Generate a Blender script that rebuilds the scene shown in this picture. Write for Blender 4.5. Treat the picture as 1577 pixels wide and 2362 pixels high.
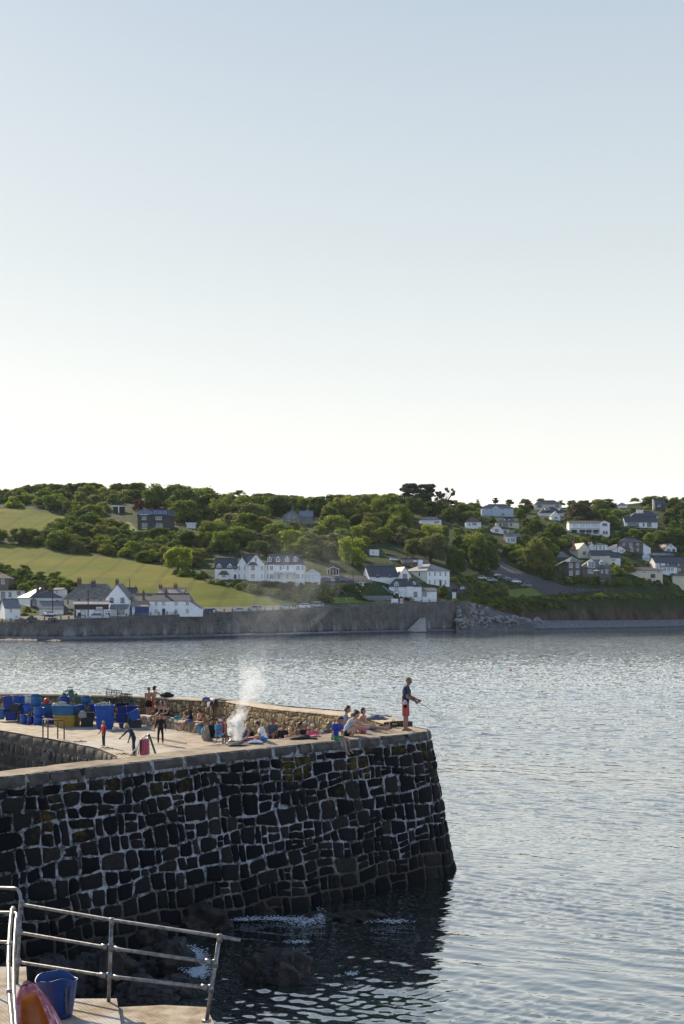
import bpy, bmesh, math, random
import numpy as np
from mathutils import Vector, Matrix, noise
R_=math.radians
random.seed(7); np.random.seed(7)
for o in list(bpy.data.objects): bpy.data.objects.remove(o)
SC=bpy.context.scene
COL=SC.collection
# ---------------------------------------------------------------- camera
F=3280.0; CX=788.5; HY=1404.0; CH=8.3          # focal in photo pixels, principal column, horizon row, eye height
cam=bpy.data.cameras.new('camera'); co=bpy.data.objects.new('camera',cam); COL.objects.link(co)
cam.sensor_fit='VERTICAL'; cam.sensor_height=36; cam.lens=F/2362*36
cam.shift_y=(HY-1181)/2362; cam.clip_start=0.5; cam.clip_end=9000
co.location=(0,0,CH); co.rotation_euler=(R_(90),0,0); SC.camera=co
SC.render.resolution_x=683; SC.render.resolution_y=1024
# ---------------------------------------------------------------- light
SUN_AZ=R_(-33); SUN_EL=R_(28)                   # azimuth from +Y, negative to the left
sd=Vector((math.sin(SUN_AZ)*math.cos(SUN_EL),math.cos(SUN_AZ)*math.cos(SUN_EL),math.sin(SUN_EL)))
sl=bpy.data.lights.new('sun','SUN'); sl.energy=5.0; sl.angle=R_(0.6); sl.color=(1.0,0.83,0.62)
so=bpy.data.objects.new('sun',sl); COL.objects.link(so); so.rotation_euler=(-sd).to_track_quat('-Z','Y').to_euler(); so.location=(0,0,60)
W=bpy.data.worlds.new('World'); SC.world=W; W.use_nodes=True
wn=W.node_tree; wn.nodes.clear()
wo=wn.nodes.new('ShaderNodeOutputWorld'); bg=wn.nodes.new('ShaderNodeBackground'); sk=wn.nodes.new('ShaderNodeTexSky')
sk.sky_type='NISHITA'; sk.sun_disc=False; sk.sun_elevation=SUN_EL; sk.sun_rotation=SUN_AZ
sk.air_density=1.0; sk.dust_density=1.3; sk.ozone_density=1.6; sk.altitude=0
bg.inputs[1].default_value=0.13
# thin high haze over the clear sky: whitens it towards the horizon, by direction only
tc=wn.nodes.new('ShaderNodeTexCoord'); sx=wn.nodes.new('ShaderNodeSeparateXYZ'); wn.links.new(tc.outputs['Generated'],sx.inputs[0])
rp=wn.nodes.new('ShaderNodeValToRGB'); wn.links.new(sx.outputs[2],rp.inputs[0]); e=rp.color_ramp.elements
HZ=[(0.0,(1.65,1.55,1.38)),(0.04,(1.05,1.0,0.90)),(0.09,(0.665,0.652,0.61)),(0.155,(0.575,0.588,0.568)),(0.24,(0.465,0.505,0.508)),(0.40,(0.342,0.402,0.462)),(0.8,(0.20,0.28,0.42))]
while len(e)<len(HZ): e.new(0.5)
for q,(p_,c_) in zip(e,HZ): q.position=p_; q.color=(c_[0],c_[1],c_[2],1)
vm=wn.nodes.new('ShaderNodeVectorMath'); vm.operation='SCALE'; wn.links.new(rp.outputs[0],vm.inputs[0]); 
dt=wn.nodes.new('ShaderNodeVectorMath'); dt.operation='DOT_PRODUCT'; wn.links.new(tc.outputs['Generated'],dt.inputs[0]); dt.inputs[1].default_value=(math.sin(R_(-20)),math.cos(R_(-20)),0)
mr=wn.nodes.new('ShaderNodeMapRange'); wn.links.new(dt.outputs['Value'],mr.inputs[0]); mr.inputs[1].default_value=-0.5; mr.inputs[2].default_value=0.8; mr.inputs[3].default_value=0.85/0.13; mr.inputs[4].default_value=1.02/0.13   # the sky away from the sun is dimmer
wn.links.new(mr.outputs[0],vm.inputs['Scale'])
tm=wn.nodes.new('ShaderNodeMix'); tm.data_type='RGBA'; tm.blend_type='MIX'; tm.inputs[6].default_value=(.80,.95,1.22,1); tm.inputs[7].default_value=(1,1,1,1); m2=wn.nodes.new('ShaderNodeMapRange'); wn.links.new(dt.outputs['Value'],m2.inputs[0]); m2.inputs[1].default_value=-.5; m2.inputs[2].default_value=.6; wn.links.new(m2.outputs[0],tm.inputs[0])
mu=wn.nodes.new('ShaderNodeMix'); mu.data_type='RGBA'; mu.blend_type='MULTIPLY'; mu.inputs[0].default_value=1; wn.links.new(rp.outputs[0],mu.inputs[6]); wn.links.new(tm.outputs[2],mu.inputs[7]); wn.links.new(mu.outputs[2],vm.inputs[0])
mxw=wn.nodes.new('ShaderNodeMix'); mxw.data_type='RGBA'; mxw.inputs[0].default_value=0.93
wn.links.new(sk.outputs[0],mxw.inputs[6]); wn.links.new(vm.outputs[0],mxw.inputs[7])
wn.links.new(mxw.outputs[2],bg.inputs[0]); wn.links.new(bg.outputs[0],wo.inputs[0])
SC.view_settings.view_transform='Standard'; SC.view_settings.look='None'; SC.view_settings.exposure=0.58
SC.view_settings.gamma=1.0
SC.render.engine='CYCLES'
SC.cycles.volume_bounces=1; SC.cycles.volume_max_steps=96
# ---------------------------------------------------------------- helpers
def P(px,py,Y): return Vector(((px-CX)/F*Y, Y, CH-(py-HY)/F*Y))
def G(px,py,z):
    Y=F*(CH-z)/(py-HY); return Vector(((px-CX)/F*Y,Y,z))
def tag(o,label=None,cat=None,group=None,kind=None):
    if label: o['label']=label
    if cat: o['category']=cat
    if group: o['group']=group
    if kind: o['kind']=kind
    return o
def empty(name,loc,rz=0,label=None,cat=None,group=None):
    o=bpy.data.objects.new(name,None); COL.objects.link(o); o.location=loc; o.rotation_euler=(0,0,rz)
    o.empty_display_size=0.2
    return tag(o,label,cat,group)
def link(name,me,parent=None,loc=None):
    o=bpy.data.objects.new(name,me); COL.objects.link(o)
    if parent is not None: o.parent=parent
    if loc is not None: o.location=loc
    return o
class MB:
    def __init__(s): s.v=[]; s.f=[]; s.m=[]; s.k=0
    def mat(s,k): s.k=k; return s
    def add(s,vs,fs,M=None):
        b=len(s.v)
        if M is None: s.v+= [tuple(v) for v in vs]
        else: s.v+= [tuple(M@Vector(v)) for v in vs]
        s.f+= [tuple(b+i for i in f) for f in fs]; s.m+= [s.k]*len(fs); return s
    def box(s,x0,x1,y0,y1,z0,z1,M=None):
        vs=[(x0,y0,z0),(x1,y0,z0),(x1,y1,z0),(x0,y1,z0),(x0,y0,z1),(x1,y0,z1),(x1,y1,z1),(x0,y1,z1)]
        return s.add(vs,[(0,3,2,1),(4,5,6,7),(0,1,5,4),(1,2,6,5),(2,3,7,6),(3,0,4,7)],M)
    def prism(s,poly,a,b,axis='y',M=None):
        # poly 2D extruded along axis from a to b
        n=len(poly)
        def mk(p,t): return {'y':(p[0],t,p[1]),'x':(t,p[0],p[1]),'z':(p[0],p[1],t)}[axis]
        vs=[mk(p,a) for p in poly]+[mk(p,b) for p in poly]
        fs=[tuple(range(n)),tuple(range(2*n-1,n-1,-1))]+[(i,i+n,(i+1)%n+n,(i+1)%n) for i in range(n)]
        return s.add(vs,fs,M)
    def tube(s,pts,r,n=8,cap=True,M=None):
        pts=[Vector(p) for p in pts]; rs=r if isinstance(r,(list,tuple)) else [r]*len(pts)
        vs=[];fs=[]; up=None
        for i,p in enumerate(pts):
            d=(pts[min(i+1,len(pts)-1)]-pts[max(i-1,0)]).normalized()
            if up is None: up=Vector((0,0,1)) if abs(d.z)<0.9 else Vector((0,1,0))
            a=d.cross(up)
            if a.length<1e-4: a=d.cross(Vector((1,0,0)))
            a.normalize(); b=a.cross(d).normalized(); up=b
            for k in range(n):
                t=2*math.pi*k/n; vs.append(p+(a*math.cos(t)+b*math.sin(t))*rs[i])
        for i in range(len(pts)-1):
            for k in range(n):
                k2=(k+1)%n; fs.append((i*n+k,i*n+k2,(i+1)*n+k2,(i+1)*n+k))
        if cap: fs+= [tuple(range(n-1,-1,-1)),tuple((len(pts)-1)*n+k for k in range(n))]
        return s.add(vs,fs,M)
    def lathe(s,prof,n=16,M=None,caps=True):
        vs=[];fs=[]
        for (r,z) in prof:
            for k in range(n):
                t=2*math.pi*k/n; vs.append((r*math.cos(t),r*math.sin(t),z))
        for i in range(len(prof)-1):
            for k in range(n):
                k2=(k+1)%n; fs.append((i*n+k,i*n+k2,(i+1)*n+k2,(i+1)*n+k))
        if caps:
            fs.append(tuple(range(n-1,-1,-1))); fs.append(tuple((len(prof)-1)*n+k for k in range(n)))
        return s.add(vs,fs,M)
    def ell(s,c,r,n=10,m=7,M=None):
        vs=[];fs=[]; c=Vector(c)
        vs.append(c+Vector((0,0,-r[2])))
        for j in range(1,m):
            ph=-math.pi/2+math.pi*j/m
            for k in range(n):
                t=2*math.pi*k/n; vs.append(c+Vector((r[0]*math.cos(ph)*math.cos(t),r[1]*math.cos(ph)*math.sin(t),r[2]*math.sin(ph))))
        vs.append(c+Vector((0,0,r[2])))
        for k in range(n): fs.append((0,1+(k+1)%n,1+k))
        for j in range(m-2):
            for k in range(n):
                a=1+j*n; fs.append((a+k,a+(k+1)%n,a+n+(k+1)%n,a+n+k))
        a=1+(m-2)*n
        for k in range(n): fs.append((a+k,a+(k+1)%n,len(vs)-1))
        return s.add(vs,fs,M)
    def build(s,name,mats,parent=None,smooth=False,loc=None,bevel=0):
        me=bpy.data.meshes.new(name); me.from_pydata([tuple(v) for v in s.v],[],s.f)
        if not isinstance(mats,(list,tuple)): mats=[mats]
        for m in mats: me.materials.append(m)
        if len(mats)>1: me.polygons.foreach_set('material_index',s.m)
        if smooth: me.polygons.foreach_set('use_smooth',[True]*len(me.polygons))
        me.update()
        o=link(name,me,parent,loc)
        if bevel:
            b=o.modifiers.new('bevel','BEVEL'); b.width=bevel; b.segments=2; b.limit_method='ANGLE'
        return o
def npmesh(name,V,Fq,mats,parent=None,smooth=False,mi=None):
    me=bpy.data.meshes.new(name); V=np.asarray(V,dtype=np.float32); Fq=np.asarray(Fq,dtype=np.int32)
    k=Fq.shape[1]; me.vertices.add(len(V)); me.vertices.foreach_set('co',V.ravel())
    me.loops.add(Fq.size); me.loops.foreach_set('vertex_index',Fq.ravel())
    me.polygons.add(len(Fq)); me.polygons.foreach_set('loop_start',np.arange(0,Fq.size,k,dtype=np.int32))
    try: me.polygons.foreach_set('loop_total',np.full(len(Fq),k,dtype=np.int32))
    except Exception: pass
    if not isinstance(mats,(list,tuple)): mats=[mats]
    for m in mats: me.materials.append(m)
    if mi is not None: me.polygons.foreach_set('material_index',np.asarray(mi,dtype=np.int32))
    me.polygons.foreach_set('use_smooth',np.full(len(Fq),smooth)); me.update(calc_edges=True); me.validate()
    return link(name,me,parent)
def grid_faces(nu,nv):
    i=np.arange(nu-1)[:,None]*nv+np.arange(nv-1)[None,:]
    return np.stack([i,i+nv,i+nv+1,i+1],-1).reshape(-1,4)
# ---------------------------------------------------------------- materials
class N:
    def __init__(s,name):
        s.m=bpy.data.materials.new(name); s.m.use_nodes=True; s.t=s.m.node_tree; s.t.nodes.clear()
        s.out=s.t.nodes.new('ShaderNodeOutputMaterial')
    def n(s,typ,**k):
        x=s.t.nodes.new('ShaderNode'+typ)
        for a,b in k.items():
            if a.startswith('i_'):
                key=a[2:]; key=int(key) if key.isdigit() else key.replace('_',' '); s.set(x,key,b)
            else: setattr(x,a,b)
        return x
    def set(s,x,key,b):
        if hasattr(b,'is_output') or isinstance(b,bpy.types.NodeSocket): s.t.links.new(b,x.inputs[key])
        else: x.inputs[key].default_value=b
    def coord(s,kind='Object',scale=(1,1,1)):
        c=s.n('TexCoord'); mp=s.n('Mapping'); s.t.links.new(c.outputs[kind],mp.inputs[0]); mp.inputs['Scale'].default_value=scale
        return mp.outputs[0]
    def noise(s,co,scale,detail=4,rough=0.55,out=0,dist=0.0):
        x=s.n('TexNoise'); s.t.links.new(co,x.inputs['Vector']); x.inputs['Scale'].default_value=scale
        x.inputs['Detail'].default_value=detail; x.inputs['Roughness'].default_value=rough; x.inputs['Distortion'].default_value=dist
        return x.outputs[out]
    def ramp(s,fac,stops,interp='LINEAR'):
        x=s.n('ValToRGB'); s.t.links.new(fac,x.inputs[0]); e=x.color_ramp.elements; x.color_ramp.interpolation=interp
        while len(e)<len(stops): e.new(0.5)
        for q,(p,c) in zip(e,stops): q.position=p; q.color=(c[0],c[1],c[2],1) if hasattr(c,'__len__') else (c,c,c,1)
        return x.outputs[0]
    def mix(s,f,a,b,mode='MIX'):
        x=s.n('Mix',data_type='RGBA',blend_type=mode); 
        for k,vv in ((0,f),(6,a),(7,b)):
            if isinstance(vv,bpy.types.NodeSocket): s.t.links.new(vv,x.inputs[k])
            else: x.inputs[k].default_value=(vv if k==0 else (vv[0],vv[1],vv[2],1))
        return x.outputs[2]
    def math(s,op,a,b=0.0,c=None):
        x=s.n('Math',operation=op); 
        for k,vv in ((0,a),(1,b),(2,c)):
            if vv is None: continue
            if isinstance(vv,bpy.types.NodeSocket): s.t.links.new(vv,x.inputs[k])
            else: x.inputs[k].default_value=vv
        return x.outputs[0]
    def bump(s,h,strength=0.5,dist=0.05,nrm=None):
        x=s.n('Bump'); s.t.links.new(h,x.inputs['Height']); x.inputs['Strength'].default_value=strength; x.inputs['Distance'].default_value=dist
        if nrm is not None: s.t.links.new(nrm,x.inputs['Normal'])
        return x.outputs[0]
    def fin(s,color,rough=0.8,nrm=None,metal=0.0,spec=0.5,trans=0.0):
        b=s.n('BsdfPrincipled')
        for key,vv in (('Base Color',color),('Roughness',rough),('Metallic',metal),('Specular IOR Level',spec)):
            if isinstance(vv,bpy.types.NodeSocket): s.t.links.new(vv,b.inputs[key])
            elif key=='Base Color': b.inputs[key].default_value=(vv[0],vv[1],vv[2],1)
            else: b.inputs[key].default_value=vv
        if nrm is not None: s.t.links.new(nrm,b.inputs['Normal'])
        sh=b.outputs[0]
        if trans>0:
            t=s.n('BsdfTranslucent'); 
            if isinstance(color,bpy.types.NodeSocket): s.t.links.new(color,t.inputs[0])
            else: t.inputs[0].default_value=(color[0],color[1],color[2],1)
            mx=s.n('MixShader'); mx.inputs[0].default_value=trans; s.t.links.new(sh,mx.inputs[1]); s.t.links.new(t.outputs[0],mx.inputs[2]); sh=mx.outputs[0]
        s.t.links.new(sh,s.out.inputs[0]); return s.m
MATS={}
def pm(name,c,c2=None,scale=6,rough=0.8,bump=0.0,metal=0.0,det=4,spec=0.4,trans=0.0,kind='Object',lo=0.35,hi=0.65,sc=(1,1,1)):
    "painted / worn plain material with noise between two own colours"
    if name in MATS: return MATS[name]
    n=N(name)
    if c2 is None: c2=tuple(x*0.82 for x in c)
    co_=n.coord(kind,sc); f=n.noise(co_,scale,det)
    col=n.ramp(f,[(lo,c),(hi,c2)])
    nr=n.bump(f,bump,0.03) if bump else None
    MATS[name]=n.fin(col,rough,nr,metal,spec,trans); return MATS[name]
# ================================================================ terrain
TC=[-700,-400,0,150,300,460,640,760,900,1040,1110,1200,1300,1420,1577,2000,2600]
WPY={-700:1474,-400:1475,0:1476,150:1478,300:1476,460:1472,640:1468,760:1464,900:1460,1040:1457,1110:1455,1200:1453,1300:1451,1420:1449,1577:1446,2000:1440,2600:1436}
TOP={-700:1446,-400:1442,0:1438,150:1432,300:1425,460:1417,640:1409,760:1404,900:1395,1040:1388,1110:1380,1200:1380,1300:1382,1420:1373,1577:1368,2000:1362,2600:1360}
HILL={-700:[(1436,410),(1400,450),(1330,530),(1260,600),(1205,680),(1170,740),(1140,800)],
-400:[(1432,400),(1400,440),(1330,520),(1260,600),(1200,680),(1165,740),(1140,800)],
0:[(1428,398),(1395,430),(1320,500),(1250,590),(1185,680),(1160,740),(1135,800)],
150:[(1421,400),(1390,430),(1330,490),(1275,560),(1215,650),(1165,730),(1130,800)],
300:[(1414,410),(1385,440),(1335,490),(1290,550),(1230,620),(1175,700),(1132,800)],
460:[(1404,430),(1385,450),(1345,480),(1310,530),(1240,610),(1190,690),(1140,800)],
640:[(1399,456),(1375,470),(1340,492),(1310,520),(1250,600),(1200,690),(1150,810)],
760:[(1394,485),(1372,492),(1338,507),(1300,540),(1250,610),(1200,700),(1152,820)],
900:[(1386,510),(1372,516),(1345,528),(1300,560),(1250,620),(1200,710),(1158,830)],
1040:[(1380,540),(1362,548),(1340,560),(1300,590),(1250,650),(1205,730),(1165,840)],
1110:[(1370,560),(1347,575),(1320,590),(1290,620),(1250,670),(1205,740),(1168,850)],
1200:[(1374,592),(1350,600),(1325,612),(1290,650),(1245,700),(1200,760),(1172,860)],
1300:[(1377,622),(1365,628),(1335,642),(1290,680),(1240,720),(1200,780),(1170,870)],
1420:[(1367,642),(1355,650),(1325,665),(1285,700),(1240,745),(1200,800),(1165,880)],
1577:[(1362,678),(1350,685),(1325,700),(1290,725),(1240,765),(1195,820),(1150,900)],
2000:[(1356,700),(1345,710),(1320,725),(1285,750),(1235,790),(1190,840),(1140,920)],
2600:[(1354,720),(1343,730),(1318,745),(1283,770),(1233,800),(1188,850),(1140,930)]}
def zpy(z,Y): return HY+(CH-z)*F/Y
COLS={}
for c in TC:
    wy=WPY[c]; Yw=F*CH/(wy-HY); rows=[(zpy(-2.5,Yw-14),Yw-14),(wy,Yw)]
    if c<=1040:
        Yc=Yw+7; rows.append((zpy(1.0,Yc),Yc)); Yd=Yc+1.2
    else:
        Yc=Yw+20; rows.append((1431 if c<1500 else 1429,Yc)); Yd=Yc+6
    rows.append((TOP[c],Yd)); zd=CH-(TOP[c]-HY)*Yd/F
    rows.append((zpy(zd+0.1,Yd+8),Yd+8))
    h=HILL[c]; 
    for (py,Y) in h: rows.append((min(py,rows[-1][0]-1.0),max(Y,rows[-1][1]+2)))
    ly=rows[-1]; zl=CH-(ly[0]-HY)*ly[1]/F
    rows.append((zpy(zl-2,ly[1]+120),ly[1]+120)); rows.append((zpy(zl-25,ly[1]+900),ly[1]+900))
    COLS[c]=rows
NR=len(COLS[0])
CA=np.array([[COLS[c][r] for r in range(NR)] for c in TC])  # (cols,rows,2)
TCa=np.array(TC,float)
def colrows(px):
    return np.stack([np.stack([np.interp(px,TCa,CA[:,r,k]) for k in range(2)],-1) for r in range(NR)],-2)
def gY(px,py):
    r=colrows(px); ys=r[1:12,0]; return float(np.interp(-py,-ys,r[1:12,1]))
def GP(px,py,dz=0.0):
    Y=gY(px,py); p=P(px,py,Y); p.z+=dz; return p
# sub-divided grid
us=np.concatenate([np.arange(-700,0,50),np.arange(0,1600,4),np.arange(1600,2601,50)]).astype(float)
rows_t=[]
for r in range(NR-1):
    k={0:3,1:6,2:5,3:4}.get(r,30 if r<11 else 3)
    rows_t+= [r+i/k for i in range(k)]
rows_t.append(NR-1); rows_t=np.array(rows_t)
V=np.zeros((len(us),len(rows_t),3)); PXY=np.zeros((len(us),len(rows_t),2))
for i,u in enumerate(us):
    rr=colrows(u); py=np.interp(rows_t,np.arange(NR),rr[:,0]); Y=np.interp(rows_t,np.arange(NR),rr[:,1])
    V[i,:,0]=(u-CX)/F*Y; V[i,:,1]=Y; V[i,:,2]=CH-(py-HY)*Y/F; PXY[i,:,0]=u; PXY[i,:,1]=py
for i in range(len(us)):
    for j in range(len(rows_t)):
        if 2.2<rows_t[j]<3.0 and us[i]>1050:
            p=V[i,j]; V[i,j,1]+=2.2*noise.noise(Vector((p[0]*.12,p[1]*.12,p[2]*.2)))+0.8*noise.noise(Vector((p[0]*.5,0,p[2]*.6)))
        elif rows_t[j]>4.5:
            p=V[i,j]; V[i,j,2]+=0.25*noise.noise(Vector((p[0]*.08,p[1]*.08,0)))
def inpoly(x,y,poly):
    c=False; n=len(poly)
    for i in range(n):
        x1,y1=poly[i]; x2,y2=poly[(i+1)%n]
        if (y1>y)!=(y2>y) and x<(x2-x1)*(y-y1)/(y2-y1)+x1: c=not c
    return c
FIELD_LO=[(-700,1262),(-100,1250),(0,1254),(70,1262),(180,1281),(250,1284),(380,1308),(430,1322),(480,1345),(560,1358),(640,1382),(715,1396),(700,1408),(460,1420),(440,1395),(150,1380),(110,1350),(0,1295),(-700,1300)]
FIELD_UP=[(-700,1172),(0,1173),(60,1174),(130,1186),(165,1195),(150,1232),(90,1228),(0,1233),(-700,1235)]
LAWN=[(235,1196),(300,1205),(320,1225),(300,1228),(235,1210)]
LAWN2=[(770,1378),(900,1376),(905,1390),(760,1392)]
LAWN3=[(1160,1362),(1250,1352),(1262,1372),(1180,1380)]
nf=grid_faces(len(us),len(rows_t)); 
cu=(PXY[:-1,:-1]+PXY[1:,1:])/2; cu=cu.reshape(-1,2); rt=np.broadcast_to((rows_t[:-1]+rows_t[1:])/2,(len(us)-1,len(rows_t)-1)).reshape(-1)
mi=np.zeros(len(cu),int)
for q,(x,y) in enumerate(cu):
    r=rt[q]
    if r<2: mi[q]=1 
    elif r<3: mi[q]=2 if x>1050 else 1
    elif r<4: mi[q]=3 if x<1060 else 0
    elif inpoly(x,y,FIELD_LO) or inpoly(x,y,FIELD_UP): mi[q]=4
    elif inpoly(x,y,LAWN) or inpoly(x,y,LAWN2) or inpoly(x,y,LAWN3): mi[q]=5
def m_scrub():
    n=N('scrub_ground'); c=n.coord('Object'); f=n.noise(c,0.12,6); f2=n.noise(c,1.3,4)
    col=n.ramp(f,[(0.35,(0.022,0.04,0.013)),(0.6,(0.045,0.065,0.02)),(0.8,(0.10,0.11,0.035))])
    return n.fin(col,0.95,n.bump(f2,0.9,0.4),spec=0.1)
def m_beach():
    n=N('shingle'); c=n.coord('Object'); v=n.n('TexVoronoi'); n.t.links.new(c,v.inputs['Vector']); v.inputs['Scale'].default_value=1.6
    f=n.noise(c,0.25,5); col=n.mix(n.ramp(v.outputs['Color'],[(0.1,0.0),(0.9,1.0)]),(0.09,0.09,0.1),(0.24,0.23,0.23))
    z=n.n('SeparateXYZ'); n.t.links.new(c,z.inputs[0]); wet=n.ramp(n.math('ADD',z.outputs[2],n.math('MULTIPLY',f,0.8)),[(0.55,(0.18,0.18,0.19)),(1.0,(1,1,1))])
    col=n.mix(1.0,col,wet,'MULTIPLY')
    return n.fin(col,0.75,n.bump(v.outputs['Distance'],1.0,0.25),spec=0.3)
def m_cliff():
    n=N('earth_cliff'); c=n.coord('Object',(1,1,0.35)); f=n.noise(c,0.18,7,0.65); f2=n.noise(n.coord('Object'),0.9,6,0.6); g=n.noise(n.coord('Object'),0.09,5,0.6)
    rock=n.ramp(f,[(0.3,(0.03,0.022,0.017)),(0.5,(0.075,0.052,0.036)),(0.72,(0.15,0.11,0.08))])
    z=n.n('SeparateXYZ'); n.t.links.new(n.coord('Object'),z.inputs[0])
    k=n.math('ADD',n.math('MULTIPLY',z.outputs[2],0.07),n.math('MULTIPLY',g,1.4)); veg=n.ramp(k,[(1.18,0.0),(1.34,1.0)])
    veg=n.ramp(n.math('MULTIPLY',k,0.6),[(0.70,0.0),(0.80,1.0)])
    col=n.mix(veg,rock,(0.035,0.055,0.02))
    return n.fin(col,0.95,n.bump(f2,1.0,0.8),spec=0.1)
def m_field():
    n=N('meadow_grass'); c=n.coord('Object'); f=n.noise(c,0.035,5,0.6); s=n.noise(n.coord('Object',(0.5,1.2,1)),0.35,6,0.65); f3=n.noise(c,2.0,3)
    col=n.ramp(f,[(0.32,(0.10,0.165,0.011)),(0.5,(0.18,0.22,0.018)),(0.68,(0.26,0.24,0.03))])
    col=n.mix(n.ramp(s,[(0.35,0.0),(0.7,0.65)]),col,(0.16,0.12,0.04))
    w=n.n('TexWave',wave_type='BANDS',bands_direction='X'); n.t.links.new(n.coord('Object',(1,.25,0)),w.inputs['Vector']); w.inputs['Scale'].default_value=.028; w.inputs['Distortion'].default_value=5; w.inputs['Detail'].default_value=3; w.inputs['Detail Scale'].default_value=.6
    col=n.mix(n.ramp(w.outputs[0],[(.90,0.0),(.97,.35)]),col,(.075,.09,.02)); pt_=n.noise(c,.09,5,.7); col=n.mix(n.ramp(pt_,[(.52,0.0),(.66,.35)]),col,(.25,.20,.05))
    return n.fin(col,0.95,n.bump(s,0.8,0.35,n.bump(f3,0.7,0.15)),spec=0.1,trans=0.25)
def m_lawn(): return pm('lawn_grass',(0.12,0.19,0.03),(0.19,0.22,0.045),0.3,0.95,0.4,trans=0.2)
def m_asph(): return pm('asphalt',(0.045,0.045,0.05),(0.08,0.078,0.078),0.5,0.9,0.1)
def m_prom(): return pm('promenade_concrete',(0.30,0.28,0.25),(0.2,0.19,0.17),0.6,0.9,0.1)
tmats=[m_scrub(),m_beach(),m_cliff(),m_prom(),m_field(),m_lawn()]
ter=npmesh('hillside',V.reshape(-1,3),nf[:,::-1],tmats,None,True,mi); tag(ter,kind='structure')
def strip(name,secs,m,dz=0.15,sub=8,across=4):
    "road laid over the hillside between two edges given as photo points"
    vs=[];
    out=[]
    for a,b in zip(secs[:-1],secs[1:]):
        for k in range(sub): t=k/sub; out.append([a[i]*(1-t)+b[i]*t for i in range(4)])
    out.append(list(secs[-1]))
    for s in out:
        for k in range(across+1):
            t=k/across; vs.append(tuple(GP(s[0]*(1-t)+s[2]*t,s[1]*(1-t)+s[3]*t,dz)))
    o=npmesh(name,vs,grid_faces(len(out),across+1),m,None,True); tag(o,kind='structure'); return o
AS=m_asph()
strip('car_park_road',[(1118,1306,1172,1306),(1132,1322,1212,1326),(1190,1346,1258,1338),(1232,1359,1298,1353),(1250,1372,1345,1360),(1290,1376,1390,1359),(1350,1366,1450,1353)],AS,0.25)
strip('hill_road',[(1118,1306,1172,1306),(1122,1300,1160,1300),(1135,1296,1162,1296)],AS,0.25)
strip('hotel_car_park',[(735,1352,735,1330),(800,1350,800,1328),(860,1347,850,1330)],AS,0.2)
strip('villa_drive',[(1000,1365,1040,1342),(1040,1366,1070,1345),(1060,1378,1085,1350)],AS,0.2)
strip('coast_road',[(-400,1437,-400,1431),(0,1433,0,1424),(110,1431,110,1421),(300,1423,300,1411),(460,1415,460,1402),(640,1407,640,1398),(760,1401,760,1392)],AS,0.12)
# ================================================================ sea
def m_sea():
    n=N('sea_water'); c=n.coord('Object')
    a=n.noise(n.coord('Object',(0.8,0.8,1)),0.55,2,0.5); b=n.noise(n.coord('Object',(0.8,1.15,1)),1.7,4,0.6,dist=0.3); d=n.noise(c,7.0,3,0.6)
    h=n.math('ADD',n.math('MULTIPLY',a,0.9),n.math('ADD',n.math('MULTIPLY',b,0.16),n.math('MULTIPLY',d,0.02)))
    big=n.noise(c,0.03,3); 
    bs=n.n('Bump'); n.t.links.new(h,bs.inputs['Height']); bs.inputs['Distance'].default_value=0.8
    sy=n.n('SeparateXYZ'); n.t.links.new(c,sy.inputs[0]); far_=n.ramp(n.math('MULTIPLY',sy.outputs[1],1/600),[(0.06,0.10),(0.12,0.16),(0.22,0.5),(0.45,1.0),(0.66,0.55),(0.9,0.2)])
    n.t.links.new(n.math('MULTIPLY',far_,n.ramp(big,[(0.3,0.6),(0.7,1.0)])),bs.inputs['Strength'])
    col=n.ramp(big,[(0.35,(0.003,0.013,0.010)),(0.7,(0.005,0.020,0.016))])
    lw=n.n('LayerWeight'); n.t.links.new(bs.outputs[0],lw.inputs['Normal']); lw.inputs[0].default_value=0.5
    fr=n.math('MULTIPLY_ADD',n.math('POWER',lw.outputs['Facing'],1.9),0.98,0.02)
    df=n.n('BsdfDiffuse'); n.t.links.new(col,df.inputs[0]); n.t.links.new(bs.outputs[0],df.inputs['Normal'])
    gl=n.n('BsdfGlossy'); gl.inputs['Roughness'].default_value=0.05; gl.inputs[0].default_value=(1,1,1,1); n.t.links.new(bs.outputs[0],gl.inputs['Normal'])
    mx=n.n('MixShader'); n.t.links.new(fr,mx.inputs[0]); n.t.links.new(df.outputs[0],mx.inputs[1]); n.t.links.new(gl.outputs[0],mx.inputs[2])
    n.t.links.new(mx.outputs[0],n.out.inputs[0]); return n.m
rs=np.random.RandomState(3)
def waves(X,Y,dY):
    Z=np.zeros_like(X); L=0.32; i=0
    amp=np.interp(Y,[30,45,70,120,200,450,600],[.68,.6,.58,.95,1.15,.8,.35])
    while L<9:
        th=rs.normal(math.radians(80),0.55); k=2*math.pi/L; a=0.0125*min(L,1.2)**.9*(1.2/max(L,1.2))**.45
        g=np.clip(L/(2.2*dY)-0.6,0,1)
        ph=rs.uniform(0,6.28); m_=0.55+0.45*np.sin(0.21/L*X+0.33/L*Y+i*1.7)
        q=np.sin(k*(X*math.cos(th)+Y*math.sin(th))+ph+0.9*np.sin(0.4/L*X+0.31/L*Y+i))
        a*=np.interp(Y,[50,110],[1.0,(.45 if L<1.0 else (2.3 if L<4.2 else .8))]); Z+=a*g*m_*(1.25*(1-np.abs(q))**1.0*0.9-0.55+0.35*q); L*=1.115; i+=1
    return Z*amp
rsx=np.arange(-90,1700,3.0)
ys=[22.0]
while ys[-1]<690:
    y=ys[-1]; ys.append(y+max(0.075,0.0011*y+ (y/430)**2*1.1))
ys=np.array(ys); dys=np.gradient(ys)
XX,YY=np.meshgrid(rsx,ys,indexing='ij'); DY=np.broadcast_to(dys[None,:],YY.shape); XW=(XX-CX)/F*YY
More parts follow.
